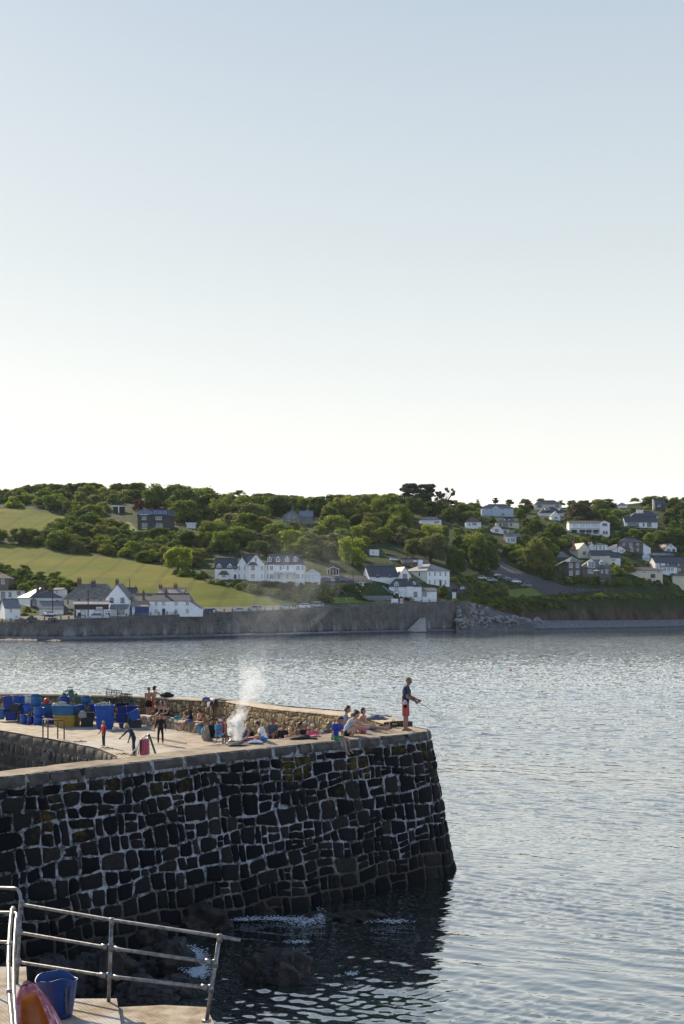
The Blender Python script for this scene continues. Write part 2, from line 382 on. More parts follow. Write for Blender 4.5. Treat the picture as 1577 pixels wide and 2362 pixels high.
ZZ=waves(XW,YY,np.maximum(DY,3.0/F*YY))
SEA=m_sea()
o=npmesh('sea',np.stack([XW,YY,ZZ],-1).reshape(-1,3),grid_faces(*XX.shape)[:,::-1][:,[0,1,2,3]],SEA,None,True); tag(o,kind='structure')
# the rest of the bay outside the picture, one big sheet just under the wave sheet
m=MB(); m.add([(-2500,-400,-0.35),(2500,-400,-0.35),(2500,1400,-0.35),(-2500,1400,-0.35)],[(0,1,2,3)])
o=m.build('open_sea',SEA); tag(o,kind='structure')
m=MB(); m.add([(-2650,-600,-3.2),(2650,-600,-3.2),(2650,2050,-3.2),(-2650,2050,-3.2)],[(0,1,2,3)]); o=m.build('seabed',tmats[1]); tag(o,kind='structure')
# ================================================================ stone walls
def stone_mat(name,stops,wet=None,rough=0.85,lich=0.0):
    n=N(name); a=n.n('Attribute'); a.attribute_name='tone'; c=n.coord('Object')
    f=n.noise(c,9.0,6,0.65); g=n.noise(c,1.1,4)
    t=n.math('ADD',n.math('MULTIPLY',a.outputs['Fac'],0.6),n.math('MULTIPLY',f,0.4))
    col=n.ramp(t,stops)
    if lich:
        z=n.n('SeparateXYZ'); n.t.links.new(c,z.inputs[0])
        k=n.math('ADD',n.math('MULTIPLY',z.outputs[2],0.075),n.math('MULTIPLY',g,0.9))
        k2=n.math('MULTIPLY',n.ramp(k,[(0.74,0.0),(0.86,1.0)]),n.ramp(n.noise(c,4.5,4,0.7),[(0.42,0.0),(0.62,1.0)]))
        col=n.mix(n.math('MULTIPLY',k2,lich),col,(0.11,0.075,0.012))
    return n.fin(col,rough,n.bump(f,0.9,0.05),spec=0.12)
def mortar_mat(name,c1,c2,low=None,scale=5.0,hi=0.6):
    n=N(name); c=n.coord('Object'); f=n.noise(c,scale,7,0.7); g=n.noise(c,0.8,4)
    col=n.ramp(n.math('ADD',n.math('MULTIPLY',f,0.7),n.math('MULTIPLY',g,0.3)),[(0.44,c1),(hi,c2)])
    if low:
        z=n.n('SeparateXYZ'); n.t.links.new(c,z.inputs[0])
        k=n.ramp(n.math('ADD',z.outputs[2],n.math('MULTIPLY',g,1.2)),[(1.0,1.0),(1.9,0.0)]); k.node.color_ramp.elements[0].position=0.0
        k=n.math('MULTIPLY_ADD',n.math('ADD',z.outputs[2],n.math('MULTIPLY',g,1.6)),-0.9,2.1); kk=n.n('Clamp'); n.t.links.new(k,kk.inputs[0])
        col=n.mix(kk.outputs[0],col,low)
    return n.fin(col,0.95,n.bump(f,1.0,0.05),spec=0.1)
def stone_patch(out,poly,bulge,fn,tone,rng,nx=6,ny=5,rnd=0.5,wav=1.0,nn=None):
    "poly 4 corners (s,t) -> domed rounded stone lying on surface fn(s,t,h)"
    (a,b,c,d)=poly; base=len(out['v'])
    jit=[rng.uniform(-.12,.12) for _ in range(4)]; n=nn or rng.uniform(3.6,13.0)
    for i in range(nx+1):
        for j in range(ny+1):
            u=-1+2*i/nx; v=-1+2*j/ny; u=math.copysign(abs(u)**.5,u); v=math.copysign(abs(v)**.5,v)
            # superellipse rounding of the square
            r=(abs(u)**n+abs(v)**n)**(1/n) if (u or v) else 0; m=max(abs(u),abs(v))
            k=(m/r) if r>0 else 1
            uu=u*k*(1+jit[0]*v*.4); vv=v*k*(1+jit[1]*u*.4)
            uu=uu*.5+.5; vv=vv*.5+.5
            s=(a[0]*(1-uu)*(1-vv)+b[0]*uu*(1-vv)+c[0]*uu*vv+d[0]*(1-uu)*vv)
            t=(a[1]*(1-uu)*(1-vv)+b[1]*uu*(1-vv)+c[1]*uu*vv+d[1]*(1-uu)*vv)
            q=Vector((s*5,t*5,tone*50)); w=noise.noise(q); s+=w*.04*wav; t+=noise.noise(q+Vector((9,3,1)))*.04*wav
            edge=max(abs(u),abs(v)); h=bulge*(1-edge**3.2)+ (-.05 if edge>.99 else 0)+0.018*noise.noise(q*1.7)+0.02*noise.noise(q*.6+Vector((5,0,0)))
            out['v'].append(tuple(fn(s,t,h))); out['t'].append(tone)
    for i in range(nx):
        for j in range(ny):
            k=base+i*(ny+1)+j; out['f'].append((k,k+ny+1,k+ny+2,k+1))
def lay(fn0,S0,S1,T0,T1,hm,wm,gap,bulge,rng,nx=6,ny=5,split=0.25,wob=0.09,th=1.0):
    fn=lambda s,t,h: fn0(s,t/th,h)
    T0*=th; T1*=th
    "courses of stones of mean height hm, width wm; returns raw mesh"
    out=dict(v=[],f=[],t=[])
    bounds=[T0]; 
    while bounds[-1]<T1-hm*.6: bounds.append(bounds[-1]+hm*rng.uniform(.72,1.3))
    bounds[-1]=T1
    ph=[rng.uniform(0,6) for _ in bounds]
    def tb(k,s): 
        e=0 if k in (0,) or k==len(bounds)-1 else 1
        return bounds[k]+e*(wob*hm*math.sin(s*1.1+ph[k])+wob*.8*hm*math.sin(s*2.9+ph[k]*3))
    for k in range(len(bounds)-1):
        s=S0+rng.uniform(-wm,0); jl=0
        while s<S1:
            w=wm*rng.choice([.45,.6,.8,.9,1.0,1.15,1.35,1.6])*rng.uniform(.85,1.15)
            j0,j1=rng.uniform(-.13,.13)*wm,0; 
            a=[s,tb(k,s)];b=[s+w,tb(k,s+w)];j1=rng.uniform(-.13,.13)*wm; c=[s+w+j1,tb(k+1,s+w+j1)];d=[s+jl,tb(k+1,s+jl)]; jl=j1
            g=gap*rng.uniform(.5,1.7)
            def shr(p): 
                (A,B,C,D)=p; return [(A[0]+g,A[1]+g),(B[0]-g,B[1]+g),(C[0]-g,C[1]-g),(D[0]+g,D[1]-g)]
            parts=[[a,b,c,d]]
            if rng.random()<split and (tb(k+1,s)-tb(k,s))>hm*.75:
                f=rng.uniform(.35,.65); e=[a[0],a[1]*(1-f)+d[1]*f]; h=[b[0],b[1]*(1-f)+c[1]*f]
                parts=[[a,b,h,e],[e,h,c,d]]
            elif rng.random()<.10 and k+2<len(bounds): pass
            for p in parts: stone_patch(out,shr(p),bulge*rng.uniform(.5,1.4),fn,rng.random(),rng,nx,ny)
            s+=w
    return out
def raw_build(name,out,mat,parent,smooth=True):
    o=npmesh(name,out['v'],out['f'],mat,parent,smooth)
    at=o.data.attributes.new('tone','FLOAT','POINT'); at.data.foreach_set('value',np.array(out['t'],dtype=np.float32)); return o
class Path:
    def __init__(s,pts,outward):
        s.p=[Vector(p) for p in pts]; s.L=[0]
        for a,b in zip(s.p[:-1],s.p[1:]): s.L.append(s.L[-1]+(b-a).length)
        s.o=outward
        s.nr=[]
        for i in range(len(s.p)):
            a=s.p[max(i-1,0)];b=s.p[min(i+1,len(s.p)-1)]; d=(b-a); n=Vector((d.y,-d.x,0)).normalized()*outward; s.nr.append(n)
    def at(s,x):
        x=min(max(x,0),s.L[-1]-1e-6); 
        for i in range(len(s.L)-1):
            if x<=s.L[i+1]: t=(x-s.L[i])/(s.L[i+1]-s.L[i]); return s.p[i].lerp(s.p[i+1],t),s.nr[i].lerp(s.nr[i+1],t).normalized()
        return s.p[-1],s.nr[-1]
rng=random.Random(11)
PZ=4.4
front=[(-30,7.6),(-22,16.7),(-13,27.0),(-7.9,32.8),(-5.6,35.55),(-3.37,38.3),(-1.2,40.7),(1.0,43.05),(2.1,44.25),(2.62,44.95),(2.80,45.5),(2.75,46.1),(2.47,46.7),(2.05,47.7),(1.75,48.9),(1.1,50.5),(-0.1,56.2),(-2.4,62.6),(-5.0,71.6),(-10.2,79.6)]
fp=Path([(x,y,PZ) for x,y in front],1)
BAT=0.92
def seaface(s,t,h):
    p,n=fp.at(s); zt=PZ
    if p.y>49: zt=PZ+0.2-(p.y-49)*0.042
    z=-1.0+(zt+1.0)*t ; off=BAT*(1-t)+0.10*(1-t)**3
    return Vector((p.x+n.x*(off+h),p.y+n.y*(off+h),z))
pier=empty('stone_pier',(0,0,0),0,'long grey stone harbour pier with whitish mortar, people sitting along its top','pier')
tot=fp.L[-1]
M_ST=stone_mat('pier_stone',[(0.15,(0.005,0.0055,0.007)),(0.5,(0.0095,0.0097,0.0105)),(0.72,(0.018,0.0168,0.0155)),(0.93,(0.045,0.037,0.028))],lich=0.75)
M_MO=mortar_mat('pier_mortar',(0.03,0.029,0.028),(0.42,0.425,0.435),(0.075,0.06,0.045),hi=0.60)
# backing face in mortar
ns=170; nt=26; vs=[]
S0=0
for i in range(ns+1):
    s=tot*i/ns
    for j in range(nt+1):
        t=j/nt; q=seaface(s,t,0); vs.append(seaface(s,t,0.022*noise.noise(q*3.1)+0.012*noise.noise(q*9)))
npmesh('mortar_face',vs,grid_faces(ns+1,nt+1),M_MO,pier,True)
smid=fp.L[16]
raw=lay(seaface,fp.L[1]+1,fp.L[15],0.0,0.944,0.40,0.50,0.004,0.05,rng,8,8,0.20,wob=0.15,th=5.4)
raw_build('sea_wall_stones',raw,M_ST,pier)
# coping course: cast and cut blocks
cop=dict(v=[],f=[],t=[]); s=fp.L[1]+1
while s<fp.L[15]:
    w=rng.uniform(.55,1.5); 
    stone_patch(cop,[(s+.004,5.12),(s+w-.004,5.12),(s+w-.004,5.41),(s+.004,5.41)],.03,lambda a_,b_,c_:seaface(a_,b_/5.4,c_),rng.random(),rng,8,4,wav=.3,nn=30); s+=w
M_CO=pm('coping_block',(0.045,0.041,0.035),(0.10,0.087,0.072),3.0,0.9,0.6,det=7)
raw_build('coping_course',cop,M_CO,pier)
# top surface between front edge and back edge
back=[(0,1780,None)]
def T(px,py,z=PZ): return G(px,py,z)
bk=[Vector((-31,8.6,PZ)),Vector((-23,17.7,PZ)),Vector((-13.9,27.8,PZ)),T(0,1780),T(160,1761),T(290,1749),T(400,1734),T(500,1718),T(600,1708),T(700,1700),T(790,1688),T(850,1680),T(888,1668)]
bkp=Path([tuple(p) for p in bk],-1)
def m_top():
    n=N('worn_pier_top'); c=n.coord('Object'); f=n.noise(c,2.2,8,0.7); g=n.noise(c,0.35,4); h=n.noise(c,22,4)
    col=n.ramp(n.math('ADD',n.math('MULTIPLY',f,0.6),n.math('MULTIPLY',g,0.4)),[(0.36,(0.15,0.12,0.085)),(0.5,(0.30,0.25,0.18)),(0.64,(0.42,0.36,0.27))])
    return n.fin(col,0.9,n.bump(h,0.6,0.02,n.bump(f,0.9,0.08)),spec=0.25)
M_TOP=m_top()
fr_end=fp.L[14]
vs=[];NI=150;NJ=9
for i in range(NI+1):
    u=i/NI
    a,na=fp.at(fp.L[0]+(fr_end-0)*u); b,nb=bkp.at(bkp.L[-1]*u)
    for j in range(NJ+1):
        v=j/NJ; p=a.lerp(b,v); 
        if j==0: p=p+na*0.02
        z=PZ+0.05*noise.noise(Vector((p.x*.8,p.y*.8,0)))*(0.3+0.7*(0<j<NJ))+0.02*noise.noise(Vector((p.x*4,p.y*4,2)))
        if j==0: z-=0.03
        vs.append((p.x,p.y,z+0.012))
npmesh('pier_top',vs,grid_faces(NI+1,NJ+1)[:,::-1],M_TOP,pier,True)
# back face of the raised arm
vs=[];fs=[]
for i in range(NI+1):
    b,nb=bkp.at(bkp.L[-1]*i/NI); vs+= [(b.x,b.y,PZ+.01),(b.x,b.y,-1.5)]
npmesh('arm_back_face',vs,grid_faces(NI+1,2),M_MO,pier,True)
# deck
def deckz(X): return 2.0+1.3*min(max((X+5.8)/5.0,0),1)
DL=[(-45,100),(-26,80),(-17.7,73.8),(-12.7,66.9),(-11,64.2),(-9.6,60.8),(-7.6,50),(-5.7,37.4),(-4.6,38.9),(-3.6,40.9),(-2.43,42.2),(-1.17,43.4),(-.12,44.7),(.87,46.2)]
DR=[(-43,108),(-27,90.5),(-20.1,83.9),(-14.8,81.3),(-10.8,79.0),(-8.1,75.2),(-5.8,71.2),(-4.6,66.5),(-3.2,62.1),(-2.0,59),(-.82,55.6),(-.2,52.9),(.4,50.2),(1.25,47.6)]
def m_deck():
    n=N('pier_deck_concrete'); c=n.coord('Object'); f=n.noise(c,1.6,8,.68); g=n.noise(n.coord('Object',(1,1,1)),.22,5,.6,dist=.8); h=n.noise(c,14,5)
    col=n.ramp(f,[(.34,(.17,.135,.095)),(.5,(.31,.26,.19)),(.66,(.42,.36,.28))]); col=n.mix(n.ramp(g,[(.52,0.0),(.62,.6)]),col,(.40,.39,.37)); st=n.noise(n.coord('Object',(.6,1.6,1)),.7,6,.72)
    col=n.mix(n.ramp(st,[(.60,0.0),(.66,.75)]),col,(.085,.07,.05)); return n.fin(col,.8,n.bump(h,.5,.02,n.bump(f,.8,.08)),spec=.35)
M_DECK=m_deck()
def interp_path(pts,n):
    p=[Vector((x,y,0)) for x,y in pts]; out=[]
    for a,b in zip(p[:-1],p[1:]):
        for k in range(n): out.append(a.lerp(b,k/n))
    out.append(p[-1]); return out
A=interp_path(DL,6);B=interp_path(DR,6); vs=[];K=16
for a,b in zip(A,B):
    for k in range(K+1):
        p=a.lerp(b,k/K); vs.append((p.x,p.y,deckz(p.x)+0.03*noise.noise(Vector((p.x*.7,p.y*.7,5)))))
npmesh('deck',vs,grid_faces(len(A),K+1)[:,::-1],M_DECK,pier,True)
# harbour side wall under the deck edge
hp=Path([(x,y,2.0) for x,y in DL[:8]],-1)
def harb(s,t,h):
    p,n=hp.at(s); z=-1.5+(deckz(p.x)+1.47)*t; n=Vector((n.x,n.y,0)); 
    q=Vector((p.x,p.y,z)); return q+n*(-(h)) if False else q+Vector((-abs(n.x),-abs(n.y),0))*(h+.25*(1-t))
M_ST2=stone_mat('harbour_stone',[(0.15,(0.03,0.028,0.025)),(0.5,(0.07,0.064,0.055)),(0.9,(0.16,0.145,0.12))])
M_MO2=mortar_mat('harbour_mortar',(0.05,0.047,0.043),(0.16,0.15,0.13),(0.05,0.045,0.04))
vs=[]
for i in range(81):
    for j in range(11): vs.append(harb(hp.L[-1]*i/80,j/10,0.0))
npmesh('harbour_face',vs,grid_faces(81,11),M_MO2,pier,True)
raw=lay(harb,hp.L[1]-6,hp.L[6],0.0,0.86,0.42,0.30,0.02,0.07,rng,4,4,0.2,th=3.5)
raw_build('harbour_stones',raw,M_ST2,pier)
cop=dict(v=[],f=[],t=[]); s=hp.L[1]-6
while s<hp.L[5]:
    w=rng.uniform(.8,1.6); stone_patch(cop,[(s+.004,3.03),(s+w-.004,3.03),(s+w-.004,3.51),(s+.004,3.51)],.05,lambda a_,b_,c_:harb(a_,b_/3.5,c_),rng.random(),rng,5,3,wav=.3,nn=30); s+=w
raw_build('harbour_coping',cop,M_CO,pier)
# parapet on the far side of the deck
PT=[P(-260,1596,96),P(0,1600,83.7),P(200,1603.5,81),P(340,1608,78.8),P(430,1612,75.0),P(520,1616,71),P(620,1632,61.9),P(740,1642,55.4),P(810,1650,51.2),P(860,1657,48.6),P(890,1665.5,47.0)]
pp=Path([tuple(p) for p in PT],-1)
def para(s,t,h):
    p,n=pp.at(s); zb=deckz(p.x)-0.15; z=zb+(p.z-zb)*t; n=Vector((n.x,n.y,0)).normalized()
    return Vector((p.x,p.y,z))+n*(h+0.12*(1-t))
# make sure it faces the camera side
_p,_n=pp.at(pp.L[3]); 
if _n.dot(Vector((0,-1,0)))<0 and _n.x>0: pp.nr=[-q for q in pp.nr]
M_ST3=stone_mat('parapet_stone',[(0.15,(0.10,0.075,0.045)),(0.5,(0.24,0.185,0.11)),(0.75,(0.36,0.28,0.17)),(0.95,(0.46,0.38,0.26))],lich=0.0)
M_MO3=mortar_mat('parapet_mortar',(0.06,0.045,0.03),(0.20,0.155,0.10),None)
vs=[]
for i in range(121):
    for j in range(9):
        q=para(pp.L[-1]*i/120,j/8,0); vs.append(para(pp.L[-1]*i/120,j/8,0.03*noise.noise(q*3)))
npmesh('parapet_face',vs,grid_faces(121,9),M_MO3,pier,True)
raw=lay(para,0.3,pp.L[-1],0.0,0.95,0.24,0.20,0.004,0.055,rng,4,4,0.3,wob=0.3,th=1.35)
raw_build('parapet_stones',raw,M_ST3,pier)
M_PT=pm('parapet_top_concrete',(0.42,0.36,0.27),(0.28,0.235,0.17),2.0,0.9,0.5,det=7)
vs=[]
for i in range(121):
    p,n=pp.at(pp.L[-1]*i/120)
    for (d,dz) in ((0.07,-.07),(0.06,0.0),(-.25,.03),(-.6,.03),(-.85,0),(-.88,-.4),(-1.3,-6)):
        vs.append((p.x+n.x*d,p.y+n.y*d,p.z+dz+(0.02*noise.noise(Vector((p.x,p.y,d))) if dz>-.3 else 0)))
npmesh('parapet_top',vs,grid_faces(121,7)[:,::-1],M_PT,pier,True)
# end face of the parapet
p,n=pp.at(pp.L[-1]-.001); q0=p+n*.1; q1=p-n*.88; zt=p.z+.01
m=MB(); vs_=[(q0.x,q0.y,3.0),(q1.x,q1.y,3.0),(q1.x,q1.y,zt),(q0.x,q0.y,zt-.02)]; e_=(pp.p[-1]-pp.p[-2]).normalized()*.06
m.add(vs_+[(a+e_.x,b+e_.y,c) for a,b,c in vs_],[(0,1,2,3),(7,6,5,4),(0,4,5,1),(1,5,6,2),(2,6,7,3),(3,7,4,0)]); m.build('parapet_end',M_MO3,pier)
# stone bench at the foot of the parapet
vs=[];bench=[];b0=None
def bpx(px): # path parameter for photo column
    best=min(range(400),key=lambda i:abs((pp.at(pp.L[-1]*i/400)[0].x/pp.at(pp.L[-1]*i/400)[0].y*F+CX)-px)); return pp.L[-1]*best/400
s0,s1=bpx(350),bpx(476)
def bench_f(s,t,h):
    p,n=pp.at(s); zb=deckz(p.x); return Vector((p.x,p.y,zb+0.5*t))+n*(0.85+h)
for i in range(25):
    s=s0+(s1-s0)*i/24; p,n=pp.at(s); zb=deckz(p.x)
    for (dd,z) in ((.1,.5),(.82,.5),(.86,.46),(.88,0.0)): vs.append((p.x+n.x*dd,p.y+n.y*dd,zb+z+(.015*noise.noise(Vector((s*3,z,1))) if z>.1 else -.05)))
npmesh('bench_ledge',vs,grid_faces(25,4)[:,::-1],M_DECK,pier,True)
raw=lay(bench_f,s0,s1,0.0,0.9,0.24,0.32,0.015,0.05,rng,4,4,0.1,th=0.5)
raw_build('bench_stones',raw,M_ST3,pier)
p,n=pp.at(s0); 
for s in (s0,s1):
    m=MB(); p,n=pp.at(s); zb=deckz(p.x); a=Vector((p.x,p.y,0))+n*.1; b=Vector((p.x,p.y,0))+n*.87
    m.add([(a.x,a.y,zb-.05),(b.x,b.y,zb-.05),(b.x,b.y,zb+.49),(a.x,a.y,zb+.49)],[(0,1,2,3)]); m.build('bench_end',M_DECK,pier)
# ================================================================ foliage
def leaf_mat(name,c1,c2,trans=0.5):
    n=N(name); a=n.n('Attribute'); a.attribute_name='tone'; oi=n.n('ObjectInfo')
    f=n.math('ADD',n.math('MULTIPLY',a.outputs['Fac'],0.65),n.math('MULTIPLY',oi.outputs['Random'],0.35))
    col=n.ramp(f,[(0.1,c1),(0.9,c2)])
    return n.fin(col,0.7,None,spec=0.25,trans=trans)
LM={'dark':leaf_mat('leaf_dark',(0.0405, 0.075, 0.0125),(0.1283, 0.1812, 0.025)),
 'mid':leaf_mat('leaf_mid',(0.0743, 0.1313, 0.015),(0.243, 0.2937, 0.0325)),
 'bright':leaf_mat('leaf_bright',(0.135, 0.2, 0.0175),(0.3645, 0.4125, 0.0438)),
 'olive':leaf_mat('leaf_olive',(0.0945, 0.125, 0.0225),(0.2565, 0.2562, 0.0475)),
 'pale':leaf_mat('leaf_pale',(0.13,0.15,0.055),(0.27,0.27,0.10)),
 'pine':leaf_mat('needle_pine',(0.014,0.024,0.012),(0.032,0.045,0.02),0.15),
 'red':leaf_mat('leaf_red',(0.06,0.02,0.018),(0.16,0.045,0.035)),
 'brown':leaf_mat('leaf_brown',(0.05,0.038,0.02),(0.12,0.09,0.045))}
M_BARK=pm('bark',(0.07,0.055,0.04),(0.035,0.028,0.02),3,0.95,0.6)
def crown_mesh(name,seed,kind,nl=3600,leaf=0.04):
    "unit crown: width 1, height 1, base z=0; leaf clusters over many lobes"
    r=np.random.RandomState(seed); lobes=[]
    if kind=='round':
        for i in range(34):
            th=r.uniform(0,6.283); z=r.uniform(0.12,0.92)**0.8; rr=0.40*math.sqrt(max(0.03,1-((z-0.42)/0.60)**2))*r.uniform(.55,1.05)
            lobes.append((rr*math.cos(th),rr*math.sin(th),z,r.uniform(.09,.17)))
        lobes.append((0,0,.5,.30))
    elif kind=='bush':
        for i in range(30):
            th=r.uniform(0,6.283); q=math.sqrt(r.uniform(0,1)); z=(1-q**2.2)*0.72*r.uniform(.5,1.1)+.06; rr=0.42*q
            lobes.append((rr*math.cos(th),rr*math.sin(th),z,r.uniform(.09,.16)))
        lobes.append((0,0,.3,.28))
    elif kind=='tall':
        for i in range(30):
            z=r.uniform(.06,.96); th=r.uniform(0,6.283); rr=0.36*(math.sin(min(1,z*1.15)*3.0)**.7 if z<.87 else .4)*r.uniform(.4,1.0)
            lobes.append((rr*math.cos(th),rr*math.sin(th),z,r.uniform(.08,.14)))
        lobes.append((0,0,.5,.2))
    elif kind=='pine':
        for i in range(26):
            th=r.uniform(0,6.283); q=math.sqrt(r.uniform(0,1)); z=r.choice([.34,.5,.62,.74,.84,.92])+r.uniform(-.04,.04); rr=0.44*q*(1-.35*abs(z-.7))
            lobes.append((rr*math.cos(th),rr*math.sin(th),z,r.uniform(.10,.16)))
    elif kind=='open':
        for i in range(26):
            th=r.uniform(0,6.283); z=r.uniform(.35,.97); rr=0.46*math.sqrt(max(.02,1-((z-.6)/.5)**2))*r.uniform(.65,1.0)
            lobes.append((rr*math.cos(th),rr*math.sin(th),z,r.uniform(.045,.08)))
    elif kind=='spiky':
        for i in range(16):
            z=.5+.5*r.uniform(0,1)**.8; th=r.uniform(0,6.283); rr=.42*(1.15-z)*r.uniform(.3,1)
            lobes.append((rr*math.cos(th),rr*math.sin(th),z*.95,r.uniform(.04,.07)))
    L=np.array(lobes); w=L[:,3]**2; w/=w.sum(); idx=r.choice(len(L),nl,p=w)
    d=r.normal(size=(nl,3)); d/=np.linalg.norm(d,axis=1)[:,None]
    flat=np.array([1,1,.42 if kind in('pine','spiky') else .85])
    rad=L[idx,3]*(r.uniform(.0,1,nl)**.28)*1.08*np.where(r.uniform(0,1,nl)<.10,r.uniform(1.0,1.45,nl),1.0)
    c=L[idx,:3]+d*rad[:,None]*flat; c[:,2]=np.maximum(c[:,2],.0+r.uniform(0,.05,nl))
    # leaf clumps: bent quads facing roughly outwards
    nrm=d*0.9+r.normal(size=(nl,3))*.55; nrm/=np.linalg.norm(nrm,axis=1)[:,None]
    up=r.normal(size=(nl,3)); a=np.cross(nrm,up); a/=np.linalg.norm(a,axis=1)[:,None]; b=np.cross(nrm,a)
    s=leaf*r.uniform(.5,1.25,nl)[:,None]
    V=np.stack([c-a*s-b*s*.5,c+a*s*.25-b*s*.8,c+a*s+b*s*.35+nrm*s*.25,c-a*s*.3+b*s*.9],1)
    tone=np.clip(np.repeat((0.25+0.55*r.uniform(0,1,len(L)))[idx]+r.normal(0,.16,nl),4),0,1)
    me=bpy.data.meshes.new(name); V=V.reshape(-1,3).astype(np.float32); Fq=np.arange(nl*4,dtype=np.int32)
    me.vertices.add(len(V)); me.vertices.foreach_set('co',V.ravel()); me.loops.add(nl*4); me.loops.foreach_set('vertex_index',Fq)
    me.polygons.add(nl); me.polygons.foreach_set('loop_start',np.arange(0,nl*4,4,dtype=np.int32)); me.materials.append(None)
    at=me.attributes.new('tone','FLOAT','POINT'); at.data.foreach_set('value',tone.astype(np.float32))
    me.update(calc_edges=True); me.validate(); return me,L
def trunk_mesh(name,seed,L,h0=0.0,kind='round'):
    r=random.Random(seed); m=MB(); 
    top=.45 if kind!='pine' else .7
    m.tube([(0,0,-.25),(.01,0,.05),(.02,.01,.25),(0,.0,top)],[.05,.035,.028,.015],7)
    ls=sorted(L,key=lambda q:-q[3])[:12] if kind not in('open','pine','spiky') else L
    for q in ls:
        z0=min(top*.9,max(.08,q[2]*.45)); x,y,z=q[0],q[1],q[2]
        m.tube([(0.01,0,z0),(x*.45,y*.45,z0+(z-z0)*.45),(x*.9,y*.9,z*.97)],[.016,.010,.005],5)
    me=m.build(name,M_BARK,None,True); md=me.data; bpy.data.objects.remove(me); return md
CR={}
def variants(kind,n,nl,leaf):
    CR[kind]=[]
    for i in range(n):
        me,L=crown_mesh('crown_'+kind,100*len(CR)+i,kind,nl,leaf); CR[kind].append((me,trunk_mesh('trunk_'+kind,i,L,0,kind)))
variants('round',6,5200,.030); variants('bush',5,3600,.034); variants('tall',3,3800,.030); variants('pine',3,5600,.036); variants('open',2,1700,.028); variants('spiky',1,900,.03)
TR=random.Random(5)
HBOX=[]        # (px0,px1,py_top,py_base,Y) of buildings, filled by builders
def plant(px,pyb,wpx,hpx,kind,tint,name,label,cat,group,Y=None,lift=0.0,sink=0.06):
    Y=Y or gY(px,pyb); p=P(px,pyb,Y); s=Y/F; w=wpx*s; h=hpx*s
    me,tm=TR.choice(CR[kind]); 
    e=empty(name,(p.x,p.y,p.z-sink*h),TR.uniform(0,6.28),label,cat,group)
    e.scale=(w,w*TR.uniform(.85,1.1),h)
    c=bpy.data.objects.new('crown' if cat!='bush' and cat!='hedge' else 'foliage',me); COL.objects.link(c); c.parent=e; 
    c.material_slots[0].link='OBJECT'; c.material_slots[0].material=LM[tint]
    t=bpy.data.objects.new('trunk' if cat!='bush' else 'stem',tm); COL.objects.link(t); t.parent=e
    return e
# ================================================================ buildings
def rend(name,c,sc=1.2): return pm(name,c,tuple(x*0.86 for x in c),sc,0.9,0.15,det=6,spec=0.2)
def roofm(name,c1,c2,tile=1.0):
    n=N(name); c=n.coord('Object'); f=n.noise(c,1.1,6,0.7); w=n.n('TexWave',wave_type='BANDS',bands_direction='Z'); n.t.links.new(c,w.inputs['Vector']); w.inputs['Scale'].default_value=2.2; w.inputs['Distortion'].default_value=1.5; w.inputs['Detail'].default_value=3
    col=n.ramp(f,[(0.34,c1),(0.66,c2)]); return n.fin(col,0.55,n.bump(w.outputs[0],0.4,0.05,n.bump(f,0.4,0.05)),spec=0.45)
def stonem(name,c1,c2,mo):
    n=N(name); c=n.coord('Object',(1,1,1.5)); v=n.n('TexVoronoi',feature='DISTANCE_TO_EDGE'); n.t.links.new(c,v.inputs['Vector']); v.inputs['Scale'].default_value=1.6
    v2=n.n('TexVoronoi'); n.t.links.new(c,v2.inputs['Vector']); v2.inputs['Scale'].default_value=1.6
    col=n.mix(v2.outputs['Color'],c1,c2); col=n.mix(n.ramp(v.outputs['Distance'],[(0.02,1.0),(0.07,0.0)]),col,mo)
    return n.fin(col,0.9,n.bump(v.outputs['Distance'],0.6,0.05),spec=0.2)
